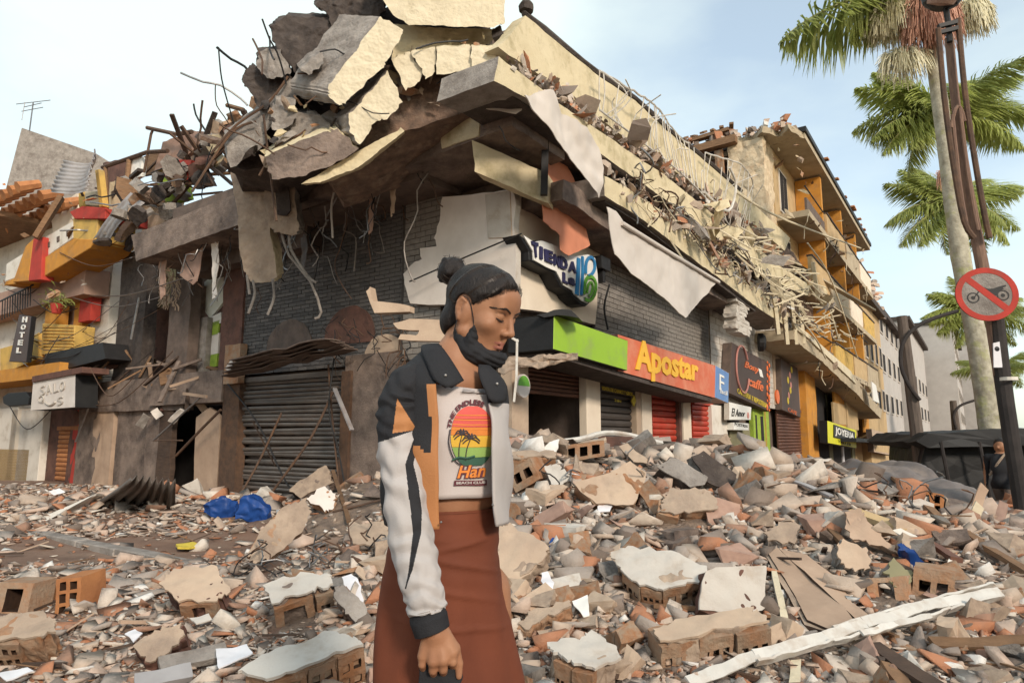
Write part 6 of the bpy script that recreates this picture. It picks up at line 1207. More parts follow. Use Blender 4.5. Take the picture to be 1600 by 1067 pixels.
for k, (lb, pts, Y, mt) in enumerate([('white paper sheet lying flat in the low rubble', [(335, 1012), (385, 1005), (395, 1018), (345, 1042)], 4.2, 'paper'), ('crumpled white cloth beside the narrow grey block', [(535, 900), (548, 895), (566, 915), (570, 935), (562, 945), (540, 918)], 5.0, 'paper'), ('white paper at the near edge of the road', [(-10, 1055), (45, 1046), (52, 1052), (10, 1066)], 3.7, 'paper'), ('white cloth scrap wrapped on the pale slab', [(935, 790), (950, 780), (962, 786), (955, 800), (938, 800)], 6.6, 'paper'), ('white sandal shaped scrap beside the brown skirt', [(846, 895), (855, 892), (868, 908), (862, 930), (852, 928)], 4.4, 'paper'), ('small white board leaning near the brown skirt', [(893, 938), (915, 928), (922, 958), (912, 962)], 4.2, 'sign_white'), ('white scrap by the paper sheet', [(195, 990), (212, 982), (222, 990), (205, 1004)], 4.2, 'paper'), ('pale paper scrap on the brown mud', [(75, 768), (92, 762), (102, 768), (84, 774)], 9.5, 'paper'), ('dusty white plaster flake near the tan lump', [(296, 965), (325, 958), (332, 966), (305, 974)], 4.7, 'plaster_white')]):
    cv = sum(p[1] for p in pts) / len(pts); Y = fitY(pts, None, .03); feat(pts, Y)
    q = [at(u, v, Y - (v - cv) * .006) for u, v in pts]; n = V((0, -.4, 1)).normalized()
    tag(MB().prism(q, n * -.006, 0, 0, 0).build('paper_scrap', mt, rough=(4, .02, 5)), lb, 'paper')
for lb, pts, Y in [('crumpled blue plastic bag at the foot of the big shutter', [(318, 800), (325, 782), (345, 778), (368, 788), (372, 805), (345, 812)], 9.2), ('second blue plastic bag beside the tilted wall panel', [(368, 810), (375, 782), (395, 778), (415, 795), (418, 812), (390, 816)], 9.0), ('twisted blue rag in the right heap', [(1412, 862), (1428, 858), (1438, 872), (1450, 890), (1452, 905), (1440, 900), (1425, 882)], 5.3), ('small blue scrap near the pale plaster slab', [(865, 855), (873, 853), (874, 862), (867, 864)], 4.8)]:
    Y = fitY(pts, None, .02, .7); feat(pts, Y); q = [at(u, v, Y) for u, v in pts]; tag(MB().prism(q, V((0, .14, .02)), 0, 0, 0).build('blue_plastic', 'blue_plastic', rough=(5, .05, 5)), lb, 'plastic')
tag(MB().prism([gnd(u, v, .06) for u, v in [(275, 852), (300, 850), (312, 854), (296, 858), (278, 858)]], V((0, 0, .02)), 0, 0, 0).build('yellow_scrap', 'ink_yellow', rough=(2, .01)), 'yellow plastic scrap on the bare strip of road', 'plastic')
FEAT.append((895,735,1010,792,[(897,757),(952,738),(1010,738),(990,790)],6.5))
for k in range(34):
    u = R0.choice([R0.uniform(500, 600), R0.uniform(360, 520), R0.uniform(820, 1000), R0.uniform(1300, 1580)]); v = R0.uniform(800, 900); p = [at(u, v, 5.8)]
    gx = gz(p[0].x, p[0].y); p[0].z = gx + .05
    for i in range(5): p.append(p[-1] + V((R0.uniform(-.12, .12), R0.uniform(-.1, .1), R0.uniform(-.06, .12))))
    tag(MB().tube(bez(p, 14), .006, 5).build('bent_wire', ['rust', 'steel', 'black_metal'][k % 3]), 'bent thin wire sticking out of the rubble', 'wire', 'bent wires in the rubble')
frag = []
tries = 0
while len(frag) < 36000 and tries < 150000:
    tries += 1
    if tries % 3:
        u = RP.uniform(-60, 1660); v = RP.uniform(690, 1110) if u > 480 else RP.uniform(760, 1110); y = hit(u, v)
        if y is None: continue
        p = at(u, v, y); x = p.x + RP.uniform(-.03, .03); y += RP.uniform(-.05, .05)
    else:
        y = 2.9 + 14 * RP.random() ** 1.3; x = RP.uniform(-.80, .82) * y * 1.02
    if (x * RD.y - (y - 10) * RD.x) * 1 < .15 and ((V((x, y, 0)) - CNR).dot(RN) < .2 and (V((x, y, 0)) - CNR).dot(LN) < .2): continue
    h = heap(x, y)
    if h < .05 and y > 6 and RP.random() > .5: continue
    if x < -1.6 and math.exp(-((y - 7.6 - .25 * (x + 4)) / 1.0) ** 2) > .42 and y > 6.0 and RP.random() > .14: continue
    if (x + .15) ** 2 + (y - 1.72) ** 2 < .9: continue
    px = (7.5 if x > -1 else 6.2) * (RP.random() ** -.52); px = min(px, 58)
    if h < .16 and x < -1: px *= .9
    s = px * y / FPX
    if s > .42: s = .42
    if h < .12: s = min(s, .22)
    fu, fv = pix(V((x, y, base(x, y) + h + s * .2))); bad = False
    for f in FEAT:
        if f[0] - 4 < fu < f[2] + 4 and f[1] - 4 < fv < f[3] + 4 and y < f[5] + .5 and (inside(fu, fv, f[4]) or inside(fu, fv - px * .35, f[4])) and not (px < 9 and RP.random() < .15): bad = True; break
    if bad: continue
    pk = RP.randint(48)
    if x < -1 and h < .2 and RP.random() < .7: pk = pk // 4 * 4 + (1 if RP.random() < .75 else 3)
    frag.append((px, x, y, base(x, y) + h, s, pk))
frag.sort(key=lambda f: -f[0])
NS = 270
nv = 0; VA = []; LA = []; LT = []
for k, (px, x, y, z, s, pi_) in enumerate(frag[NS:]):
    v, f = PRO[pi_]; fl = pi_ % 4 in (1, 3)
    Rm = rot(RP.uniform(0, 6.28), RP.uniform(0, 6.28), abs(RP.normal(0, .38 if fl else .7)))
    q = (v * s) @ Rm.T + np.array([x, y, z + s * (.12 if fl else .16)]); VA.append(q)
    for g in f: LA += [nv + i for i in g]; LT.append(len(g))
    nv += len(v)
me = bpy.data.meshes.new('rubble_fragments'); VA = np.concatenate(VA)
me.vertices.add(len(VA)); me.vertices.foreach_set('co', VA.ravel().astype(np.float32))
me.loops.add(len(LA)); me.loops.foreach_set('vertex_index', np.array(LA, np.int32))
me.polygons.add(len(LT)); me.polygons.foreach_set('loop_start', np.concatenate([[0], np.cumsum(LT)[:-1]]).astype(np.int32))
me.update(calc_edges=True); me.validate(); me.materials.append(M['rubble'])
o = bpy.data.objects.new('rubble_fragments', me); COL.objects.link(o); o['kind'] = 'stuff'
# the largest loose pieces are objects of their own
KM = [('concrete', 'grey concrete lump'), ('plaster_tan', 'tan plastered wall fragment'), ('brick_orange', 'orange clay brick fragment'), ('tan_dust', 'dusty brown masonry fragment'), ('plaster_white', 'white plaster fragment'), ('concrete_brown', 'brown concrete fragment'), ('cloth_pink', 'pinkish tile fragment')]
PM = {}
cuts = {}
for k, (px, x, y, z, s, pi_) in enumerate(frag[:NS]):
    mi = RP.choice(7, p=[.2, .2, .16, .18, .08, .1, .08])
    if (pi_, mi) not in PM:
        v, f = PRO[pi_]; bm = bmesh.new(); bv = [bm.verts.new(p) for p in v.tolist()]
        for g in f:
            try: bm.faces.new([bv[i] for i in g])
            except ValueError: pass
        bmesh.ops.subdivide_edges(bm, edges=bm.edges[:], cuts=2, use_grid_fill=True); bmesh.ops.triangulate(bm, faces=bm.faces[:])
        for q in bm.verts: q.co += mnoise.noise_vector(q.co * 4 + V((pi_, mi, 0))) * .045
        m2 = bpy.data.meshes.new('rubble_chunk'); bm.to_mesh(m2); bm.free(); m2.materials.append(M[KM[mi][0]]); PM[(pi_, mi)] = m2
    c = bpy.data.objects.new('rubble_chunk', PM[(pi_, mi)]); COL.objects.link(c); fl = pi_ % 4 in (1, 3)
    c.location = (x, y, z + s * (.14 if fl else .2)); Rm = rot(RP.uniform(0, 6.28), RP.uniform(0, 6.28), abs(RP.normal(0, .45 if fl else .8)))
    c.rotation_euler = Matrix(Rm.tolist()).to_euler(); c.scale = (s, s, s)
    zone = 'on the low rubble along the bare road' if x < -1.2 else ('in the heap under the shop signs' if y > 6 else 'in the near part of the heap below the shops')
    tag(c, ('chunky ', 'flat ', 'blocky ', 'splintered ')[pi_ % 4] + KM[mi][1] + ' ' + zone, 'rubble chunk', ('chunky ', 'flat ', 'blocky ', 'splintered ')[pi_ % 4] + KM[mi][1] + 's ' + zone)

# splintered laths and bars strewn through the heap
sp = MB(); R6 = random.Random(9)
for k in range(380):
    u = R6.uniform(560, 1640) if k % 4 else R6.uniform(-20, 600); v = R6.uniform(715, 1075) if u > 560 else R6.uniform(800, 1075); y = hit(u, v)
    if y is None or (abs(u - 700) < 130 and y < 3): continue
    if any(f[0] - 10 < u < f[2] + 10 and f[1] - 10 < v < f[3] + 10 and inside(u, v, f[4]) for f in FEAT): continue
    p = at(u, v, y); ln = R6.uniform(.12, .6) * (.6 + y / 12); d = V((R6.uniform(-1, 1), R6.uniform(-1, 1), R6.uniform(-.10, .16))).normalized(); w_ = R6.uniform(.008, .030)
    sp.beam(p - d * ln * .4 + UP * .03, p + d * ln * .6 + UP * .03, w_, w_ * R6.uniform(.3, .8), R6.choice([0, 0, 1, 1, 2, 3]))
sp.build('splintered_laths', ['wood', 'wood_dark', 'board', 'rust'], org=(0, 0, 0), kind='stuff')
# ---------------------------------------------------------------- people: bodies grown as one continuous surface
class Field:
    def __init__(s, lo, hi, h):
        s.lo = np.array(lo, float); s.h = h; n = np.ceil((np.array(hi) - s.lo) / h).astype(int) + 1; s.a = np.full(n, .5, np.float32)
    def _sub(s, lo, hi):
        i0 = np.maximum(0, np.floor((np.array(lo) - s.lo) / s.h).astype(int)); i1 = np.minimum(s.a.shape, np.ceil((np.array(hi) - s.lo) / s.h).astype(int) + 1)
        if (i1 <= i0).any(): return None
        sl = tuple(slice(a, b) for a, b in zip(i0, i1))
        ax = [(s.lo[k] + s.h * np.arange(i0[k], i1[k])).astype(np.float32) for k in range(3)]
        return sl, np.meshgrid(*ax, indexing='ij', sparse=True)
    def op(s, fn, lo, hi, k, mode='add'):
        m = 3 * k + .025; q = s._sub(np.array(lo) - m, np.array(hi) + m)
        if q is None: return
        sl, g = q; d = fn(*g); b = s.a[sl]
        if mode == 'add':
            t = np.clip(.5 + .5 * (b - d) / k, 0, 1); s.a[sl] = b * (1 - t) + d * t - k * t * (1 - t)
        else:
            d = -d; t = np.clip(.5 - .5 * (b - d) / k, 0, 1); s.a[sl] = b * (1 - t) + d * t + k * t * (1 - t)
    def cap(s, a, b, ra, rb, k=.015, mode='add'):
        a = np.array(a, float); b = np.array(b, float); ba = b - a; L = ba @ ba + 1e-12
        def fn(x, y, z):
            px, py, pz = x - a[0], y - a[1], z - a[2]; t = np.clip((px * ba[0] + py * ba[1] + pz * ba[2]) / L, 0, 1)
            return np.sqrt((px - t * ba[0]) ** 2 + (py - t * ba[1]) ** 2 + (pz - t * ba[2]) ** 2) - (ra + (rb - ra) * t)
        r = max(ra, rb); s.op(fn, np.minimum(a, b) - r, np.maximum(a, b) + r, k, mode)
    def ell(s, c, r, ax=None, k=.015, mode='add'):
        c = np.array(c, float); r = np.array(r, float); A = np.eye(3) if ax is None else np.array(ax, float)
        def fn(x, y, z):
            p = (x - c[0], y - c[1], z - c[2]); q = [p[0] * A[i, 0] + p[1] * A[i, 1] + p[2] * A[i, 2] for i in range(3)]
            k0 = np.sqrt(sum((q[i] / r[i]) ** 2 for i in range(3))); k1 = np.sqrt(sum((q[i] / r[i] ** 2) ** 2 for i in range(3))) + 1e-9
            return k0 * (k0 - 1) / k1
        R = r.max(); s.op(fn, c - R, c + R, k, mode)
    def mesh(s):
        a = s.a; S = a < 0; n = [d - 1 for d in a.shape]
        cor = [(i, j, k) for i in (0, 1) for j in (0, 1) for k in (0, 1)]
        sub = lambda X, c: X[c[0]:c[0] + n[0], c[1]:c[1] + n[1], c[2]:c[2] + n[2]]
        cnt = sum(sub(S, c).astype(np.int8) for c in cor); act = (cnt > 0) & (cnt < 8)
        I = np.argwhere(act); vid = np.full(n, -1, np.int32); vid[act] = np.arange(len(I))
        acc = np.zeros((len(I), 3)); num = np.zeros(len(I))
        val = {c: a[I[:, 0] + c[0], I[:, 1] + c[1], I[:, 2] + c[2]] for c in cor}
        for c in cor:
            for k in range(3):
                if c[k]: continue
                d = list(c); d[k] = 1; d = tuple(d); va, vb = val[c], val[d]; x = (va < 0) != (vb < 0)
                t = np.where(x, va / np.where(x, va - vb, 1), 0); p = np.tile(np.array(c, float), (len(I), 1)); p[:, k] += t
                acc[x] += p[x]; num += x
        v = s.lo + s.h * (I + acc / num[:, None]); F_ = []
        for k in range(3):
            o = [i for i in range(3) if i != k]
            s0 = [slice(1, d - 1) for d in a.shape]; s0[k] = slice(0, a.shape[k] - 1); s1 = list(s0); s1[k] = slice(1, a.shape[k])
            A_, B_ = S[tuple(s0)], S[tuple(s1)]; E = np.argwhere(A_ != B_); fl = A_[tuple(E.T)]
            E = E.copy(); E[:, o[0]] += 1; E[:, o[1]] += 1
            def cell(du, dv):
                q = E.copy(); q[:, o[0]] -= du; q[:, o[1]] -= dv; return vid[q[:, 0], q[:, 1], q[:, 2]]
            Q = np.stack([cell(1, 1), cell(0, 1), cell(0, 0), cell(1, 0)], 1)
            if k == 1: fl = ~fl
            Q[~fl] = Q[~fl][:, ::-1]; F_.append(Q)
        return v, np.concatenate(F_)
def npmesh(name, v, q, mats, parent, matfn=None, smooth=True):
    O = np.array(WLOC[parent.name]) if parent else np.zeros(3)
    me = bpy.data.meshes.new(name); w_ = q.shape[1]
    me.vertices.add(len(v)); me.vertices.foreach_set('co', (v - O).astype(np.float32).ravel())
    me.loops.add(q.size); me.loops.foreach_set('vertex_index', q.astype(np.int32).ravel())
    me.polygons.add(len(q)); me.polygons.foreach_set('loop_start', (np.arange(len(q)) * w_).astype(np.int32))
    for m_ in mats: me.materials.append(M[m_])
    me.update(calc_edges=True); me.validate()
    if matfn is not None:
        c = v[q].mean(1); me.polygons.foreach_set('material_index', matfn(c).astype(np.int32))
    me.polygons.foreach_set('use_smooth', [smooth] * len(me.polygons)); me.update()
    o = bpy.data.objects.new(name, me); COL.objects.link(o); o.parent = parent; WLOC[o.name] = V(O); return o
pm('skin', (.36, .178, .098), (.30, .138, .075), 14, rough=.52, bump=.10, bs=220, spec=.3)
pm('lip', (.33, .13, .095), rough=.45, bump=.05)
pm('hair', (.012, .009, .0085), (.022, .016, .014), 5, rough=.48, bump=.5, bs=9, spec=.26, stretch=(9, 9, 3))
pm('hair_strand', (.040, .026, .019), (.02, .014, .011), 9, rough=.4, bump=0, spec=.35)
pm('cloth_black', (.018, .018, .021), (.026, .026, .029), 5, rough=.8, bump=.25, bs=250)
pm('cloth_white', (.46, .425, .41), (.41, .38, .365), 4, rough=.85, bump=.15, bs=260)
pm('cloth_tan', (.43, .19, .075), (.36, .15, .055), 3, rough=.7, bump=.15, bs=200)
pm('cloth_rust', (.165, .047, .023), (.125, .036, .019), 5, rough=.8, bump=.15, bs=320)
pm('shirt_white', (.54, .48, .46), (.5, .44, .42), 4, rough=.85, bump=.08, bs=250)
pm('eye_white', (.7, .66, .62), bump=0, rough=.3); pm('print_red', (.70, .12, .10), bump=0); pm('print_orange', (.80, .27, .06), bump=0); pm('print_yellow', (.82, .50, .07), bump=0); pm('print_green', (.30, .46, .13), bump=0); pm('print_deep', (.05, .12, .085), bump=0); pm('print_dark', (.07, .055, .06), bump=0); pm('print_maroon', (.16, .05, .06), bump=0)
WY = 1.72
P = lambda u, v, d=0: at(u, v, WY + d)
W = thing('person', 'woman with a dark hair bun, black and white jacket and long rust skirt looking down', 'person', (P(706, 700).x, WY, 0))
ph = RAD(62); pt = RAD(20)
fw = V((sin(ph), -cos(ph), 0)); hr = V((fw.y, -fw.x, 0)).normalized()
hf = fw * cos(pt) - UP * sin(pt); hu = fw * sin(pt) + UP * cos(pt)
HO = P(752, 486); HA = np.array([hr, hf, hu])
Hd = lambda x, y, z: np.array(HO + hr * x + hf * y + hu * z)
FT = V((.616, -.788, 0)); RT = V((-.788, -.616, 0))
AX = lambda v, du=0: P(706 + du, v)
TA = np.array([RT, FT, UP])
def build_woman():
    lo = np.array(P(560, 1067)) ; fd = Field((-.56, 1.40, -.02), (.20, 2.06, 1.74), .0032)
    # head
    E = lambda c, r, k=.012, mode='add': fd.ell(Hd(*c), r, HA, k, mode)
    K = lambda a, b, ra, rb, k=.01, mode='add': fd.cap(Hd(*a), Hd(*b), ra, rb, k, mode)
    E((0, -.012, .034), (.073, .093, .082), .01); E((0, .026, -.028), (.060, .064, .084), .025)
    E((0, .052, -.090), (.029, .027, .024), .02)
    for s in (1, -1):
        K((s * .056, .0, -.062), (s * .018, .058, -.098), .017, .014, .02); E((s * .044, .056, -.027), (.021, .021, .018), .02)
        E((s * .066, -.008, -.018), (.012, .02, .03), .012)
    K((-.036, .076, .020), (.036, .076, .020), .012, .012, .014); E((0, .068, .045), (.05, .026, .035), .02)
    for s in (1, -1): E((s * .032, .098, -.001), (.0165, .017, .0125), .010, 'sub')
    for s in (1, -1): E((s * .031, .0715, -.001), (.0150, .0150, .0145), .003)
    K((0, .086, .010), (0, .103, -.030), .0075, .0095, .008); E((0, .104, -.035), (.0105, .0105, .0095), .006)
    for s in (1, -1): E((s * .0125, .093, -.038), (.0085, .011, .0085), .005)
    for s in (1, -1): E((s * .0062, .101, -.0465), (.0042, .005, .004), .003, 'sub')
    K((0, .093, -.05), (0, .091, -.058), .006, .006, .006)
    for z, r, w_, y in ((-.0655, .0050, .021, .0890), (-.0750, .0058, .018, .0880)):
        K((-w_, y - .014, z - .001), (0, y, z), r * .55, r, .004); K((w_, y - .014, z - .001), (0, y, z), r * .55, r, .004)
    K((-.022, .085, -.0703), (.022, .085, -.0703), .0022, .0022, .002, 'sub'); K((-.012, .0985, -.0703), (.012, .0985, -.0703), .002, .002, .002, 'sub')
    for s in (1, -1):   # ears
        E((s * .0735, -.014, -.008), (.0075, .0155, .027), .003); E((s * .0815, -.011, -.006), (.006, .0095, .0175), .002, 'sub'); K((s * .0775, -.0255, -.012), (s * .0785, -.025, .006), .0032, .0036, .002); K((s * .0785, -.025, .006), (s * .0785, -.015, .0175), .0036, .0036, .002); K((s * .0785, -.015, .0175), (s * .077, -.003, .011), .0036, .003, .002); K((s * .0765, -.017, -.012), (s * .0765, -.014, .006), .0028, .0028, .002); K((s * .0755, -.006, -.009), (s * .0755, -.005, -.002), .004, .003, .002); K((s * .075, -.011, -.034), (s * .075, -.012, -.027), .0058, .0055, .003)
    # neck, torso
    nb = AX(572, 2); fd.cap(Hd(0, -.028, -.05), nb, .045, .050, .02); fd.cap(nb, AX(590), .055, .07, .03)
    fd.cap(AX(610) + RT * .108, AX(610) - RT * .095, .034, .034, .03); fd.cap(AX(596) + RT * .085, nb + UP * .02, .028, .036, .03); fd.cap(AX(596) - RT * .08, nb + UP * .02, .028, .036, .03)
    fd.ell(AX(655), (.145, .100, .13), TA, .03); fd.ell(AX(600) + FT * .02, (.112, .076, .050), TA, .03)
    for s in (1, -1): fd.ell(AX(682) + FT * .050 + RT * s * .062, (.05, .05, .05), TA, .02)
    fd.ell(AX(765), (.124, .096, .13), TA, .03); fd.ell(AX(880, -10), (.118, .098, .12), TA, .03); fd.cap(AX(606) + FT * .06 + RT * .02, AX(606) + FT * .06 + RT * .11, .006, .006, .008); fd.cap(AX(606) + FT * .06 - RT * .02, AX(606) + FT * .06 - RT * .11, .006, .006, .008)
    # legs and feet under the skirt
    for s in (1, -1):
        b_ = AX(900); h_ = V((b_.x, b_.y, .86)) + RT * s * .08; kn_ = V((b_.x, b_.y, .47)) + RT * s * .085 + FT * (.06 if s < 0 else -.02); an_ = V((b_.x, b_.y, .085)) + RT * s * .085 + FT * (.10 if s < 0 else -.12)
        fd.cap(h_, kn_, .082, .055, .03); fd.cap(kn_, an_, .052, .036, .02); fd.cap(an_ - UP * .05, an_ - UP * .058 + FT * .15, .034, .026, .02)
    # arms
    sh_ = AX(622) + RT * .135; el = V(P(632, 800, -.14)); wr = V(P(674, 966, -.215)); fd.cap(sh_, el, .045, .038, .03); fd.cap(el, wr, .038, .026, .02)
    sl_ = AX(610) - RT * .115; el2 = V(P(728, 800, .20)); wr2 = V(P(712, 940, .19)); fd.cap(sl_, el2, .042, .036, .03); fd.cap(el2, wr2, .036, .025, .02); fd.ell(V(P(710, 985, .19)), (.025, .04, .05), None, .015)
    # right hand: back of the hand, four bent fingers, thumb
    kn = [P(706, 1019, -.222), P(692, 1030, -.230), P(677, 1032, -.230), P(661, 1025, -.222)]
    fd.cap(wr, P(680, 990, -.218), .023, .026, .012)
    for q, r in zip(kn, (.0135, .0140, .0135, .0125)): fd.cap(P(680 + (pix(q)[0] - 684) * .35, 988, -.219), q, .0155, r, .007)
    for i, (q, r) in enumerate(zip(kn, (.0092, .0096, .0092, .0080))):
        u, v = pix(q); p1 = P(u + (i - 1.5) * -1, v + 15 - 2 * (i == 3), -.224); p2 = P(u + 1, v + 22, -.198); p3 = P(u + 3, v + 8, -.184)
        fd.cap(q, p1, r + .0012, r, .003); fd.cap(p1, p2, r, r * .92, .002); fd.cap(p2, p3, r * .92, r * .8, .002)
    t0, t1, t2, t3 = P(694, 990, -.212), P(711, 1012, -.208), P(717, 1036, -.208), P(717, 1056, -.210)
    fd.cap(t0, t1, .0145, .0112, .010); fd.cap(t1, t2, .0108, .0090, .004); fd.cap(t2, t3, .0088, .0070, .003)
    v, q = fd.mesh()
    def mf(c):
        L = (c - np.array(HO)) @ HA.T; x, y, z = L.T
        up_ = (abs(z + .0655) < .0062 * (1 - (x / .025) ** 2)) ; lw = (abs(z + .0762) < .0068 * (1 - (x / .023) ** 2))
        return np.where((y > .068) & (abs(x) < .023) & (up_ | lw), 1, 0)
    return npmesh('body', v, q, ['skin', 'lip'], W, mf)
BODY = build_woman()
def head_part(name, mats, ops, lo, hi, h=.0028, cut=None, parent=None, disp=None):
    f = Field(lo, hi, h); ops(f)
    if cut is not None:
        _, g = f._sub(lo, np.array(hi) + 1); g = np.meshgrid(*[q.ravel() for q in g], indexing='ij'); L = np.stack([q - HO[i] for i, q in enumerate(g)], -1) @ HA.T
        f.a = np.maximum(f.a, cut(L[..., 0], L[..., 1], L[..., 2])).astype(np.float32)
    v, q = f.mesh()
    if disp:
        for i in range(len(v)):
            v[i] += np.array(mnoise.noise_vector(V(v[i]) * disp[0])) * disp[1]
            if len(disp) > 2: L = HA @ (v[i] - np.array(HO)); v[i] += (HA[1] * .8 - HA[2] * .3) * disp[2] * abs(sin((L[2] + .9 * L[1] * .3) * 210)) * min(1, max(0, (L[1]) / .03))
    return npmesh(name, v, q, mats, parent or W)
hl, hh = np.array(HO) - .19, np.array(HO) + .19
def hair_ops(f):
    f.ell(Hd(0, -.014, .036), (.0775, .0985, .0865), HA, .01); f.ell(Hd(0, -.056, -.042), (.062, .046, .055), HA, .02); f.ell(Hd(0, .022, .046), (.070, .064, .068), HA, .012)
def hair_cut(x, y, z):
    edge = -(-.72 * y + .69 * z + .0125 - .02 * np.clip((abs(x) - .05) / .03, 0, 1) * np.clip((y - .0) / .03, 0, 1))
    ear = .030 - np.sqrt(((y + .012) / .9) ** 2 + ((z + .006) / 1.15) ** 2) ; ear = np.where(abs(x) > .055, ear, -1)
    return np.maximum(np.maximum(edge, ear), -(z + .088))
HAIR = head_part('hair', ['hair'], hair_ops, hl, hh, cut=hair_cut)
def bun_ops(f):
    f.ell(Hd(0, -.126, .078), (.041, .037, .039), HA, .006); rb = random.Random(4)
    for k in range(16):
        a = rb.uniform(0, 6.28); b_ = rb.uniform(-1, 1); c = np.sqrt(1 - b_ * b_); p = Hd(.038 * c * cos(a), -.126 + .035 * c * sin(a), .078 + .036 * b_); q = Hd(.038 * c * cos(a + .9), -.126 + .035 * c * sin(a + .9), .078 + .036 * b_ * .7)
        f.cap(p, q, .0085, .006, .002)
    f.cap(Hd(0, -.085, .050), Hd(0, -.108, .064), .024, .021, .006)
    f.cap(Hd(-.02, -.150, .085), Hd(-.03, -.164, .095), .008, .004, .006)
head_part('hair_bun', ['hair'], bun_ops, hl - .04, hh + .04, parent=W)
tie = MB(); ctr = V(Hd(0, -.098, .058)); axd = (V(Hd(0, -.118, .070)) - V(Hd(0, -.085, .050))).normalized(); a_ = axd.cross(hr).normalized()
tie.tube([ctr + (hr * cos(t) + a_ * sin(t)) * .0255 for t in np.linspace(0, 2 * pi, 26)], .0032, 6); tie.build('hair_tie', 'print_red', W, smooth=True)
from mathutils.bvhtree import BVHTree
_hb = HAIR.data; HB = BVHTree.FromPolygons([tuple(q.co + WLOC[W.name]) for q in _hb.vertices], [tuple(p.vertices) for p in _hb.polygons])
sm_ = MB(); rb = random.Random(8); hc_ = V(Hd(0, -.01, .03)); bunp = V(Hd(0, -.100, .060))
for k in range(520):   # combed strands from the hairline back to the bun
    s_ = rb.choice((1, 1, -1)); t = rb.random(); a0 = V(Hd(s_ * (.004 + .076 * t ** .8), .086 - .085 * t ** 1.6, .078 - .105 * t)); P_ = []
    for i in range(9):
        f = i / 8; q = a0 * (1 - f) + bunp * f; d = (q - hc_).normalized(); h_ = HB.ray_cast(hc_ + d * .2, -d, .25)
        if h_[0] is not None: P_.append(h_[0] + d * rb.uniform(.0002, .0011) * (1 if 0 < i < 8 else 0))
    if len(P_) > 5: sm_.tube(P_, [.0004] + [rb.uniform(.0006, .0011)] * (len(P_) - 2) + [.0004], 4)
for k in range(160):   # short fine hairs softening the hairline and nape
    s_ = rb.choice((1, 1, -1)); t = rb.random(); a0 = V(Hd(s_ * (.004 + .074 * t ** .8), .088 - .083 * t ** 1.6, .070 - .100 * t)); d = (a0 - hc_).normalized(); h_ = HB.ray_cast(hc_ + d * .2, -d, .25); q = (h_[0] if h_[0] is not None else a0)
    sm_.tube([q, q + (hf * .5 - hu * .7).normalized() * rb.uniform(.004, .012) - d * .004], [.0005, .0002], 3)
for k in range(60):
    a = rb.uniform(0, 6.28); b_ = rb.uniform(-1, 1); c = math.sqrt(1 - b_ * b_); q = V(Hd(.041 * c * cos(a), -.126 + .037 * c * sin(a), .078 + .039 * b_)); d = (q - V(Hd(0, -.126, .078))).normalized(); e = d.cross(V((rb.uniform(-1, 1), rb.uniform(-1, 1), rb.uniform(-1, 1)))).normalized()
    sm_.tube(bez([q - d * .002, q + e * .012 + d * .002, q + e * .026 + d * rb.uniform(-.008, .002)], 6), .0006, 3)
sm_.build('hair_strands', 'hair_strand', HAIR)
def mask_ops(f):
    f.ell(Hd(0, .036, -.104), (.064, .062, .040), HA, .012); f.ell(Hd(0, .062, -.098), (.040, .040, .030), HA, .02)
    for s in (1, -1): f.cap(Hd(s * .056, .030, -.046), Hd(s * .052, .03, -.10), .012, .020, .010); f.cap(Hd(s * .062, -.010, -.066), Hd(s * .045, .025, -.125), .013, .018, .010)
    f.cap(Hd(-.03, .03, -.138), Hd(.03, .03, -.138), .016, .016, .02)
MK = head_part('face_mask', ['cloth_black'], mask_ops, hl - .02, hh, h=.003, cut=lambda x, y, z: z + .085 - .048 * np.clip((abs(x) - .014) / .04, 0, 1) * np.clip(1 - abs(y - .032) / .034, 0, 1) - .024 * np.clip((abs(x) - .03) / .02, 0, 1) * np.clip(1 - abs(y + .012) / .02, 0, 1), disp=(45, .0032, .0042))
from mathutils.bvhtree import BVHTree
_bm = BODY.data; BV = BVHTree.FromPolygons([tuple(q.co + WLOC['body']) if False else tuple(q.co + WLOC[W.name]) for q in _bm.vertices], [tuple(p.vertices) for p in _bm.polygons])
def snap(x, z, off, y=.16):
    h_ = BV.ray_cast(V(Hd(x, y, z)), -hf); return (h_[0] + h_[1] * off) if h_[0] else V(Hd(x, .085, z))
hl_ = MB(); rb = random.Random(12); sk_ = V(Hd(0, -.005, .02)); bunq = V(Hd(0, -.10, .06))
for k in range(300):   # fine hairs growing out of the skin along the hairline, combed back
    s_ = rb.choice((1, 1, 1, -1)); t = rb.random() * .78; y_ = .094 - .086 * t ** 1.3; z_ = (-.0125 - rb.uniform(-.002, .0035) + .72 * y_) / .69; x_ = s_ * .076 * min(1, t * 1.25) ** .75
    d = (V(Hd(x_, y_, z_)) - sk_).normalized(); h_ = BV.ray_cast(sk_ + d * .2, -d, .25)
    if h_[0] is None: continue
    q = h_[0]; b_ = (bunq - q); b_ = (b_ - d * b_.dot(d)).normalized() + hu * rb.uniform(-.05, .25); ln = rb.uniform(.010, .020)
    hl_.tube([q - d * .0005, q + b_ * ln * .5 + d * .0022, q + b_ * ln + d * .0040], [.0001, .0003, .0003], 3)
hl_.build('hairline', 'hair', HAIR)
def hairs(pts, r, n, ln, up, name, parent):
    mb = MB(); P_ = bez(pts, n)
    for i, p in enumerate(P_):
        mb.tube([p, p + (P_[min(i + 1, len(P_) - 1)] - P_[max(i - 1, 0)]).normalized() * ln + hu * up], [r, r * .4], 4)
    mb.tube(P_, [r * (.5 + .5 * sin(pi * min(1, (k + 1) / len(P_)))) for k in range(len(P_))], 5); return mb.build(name, 'hair', parent)
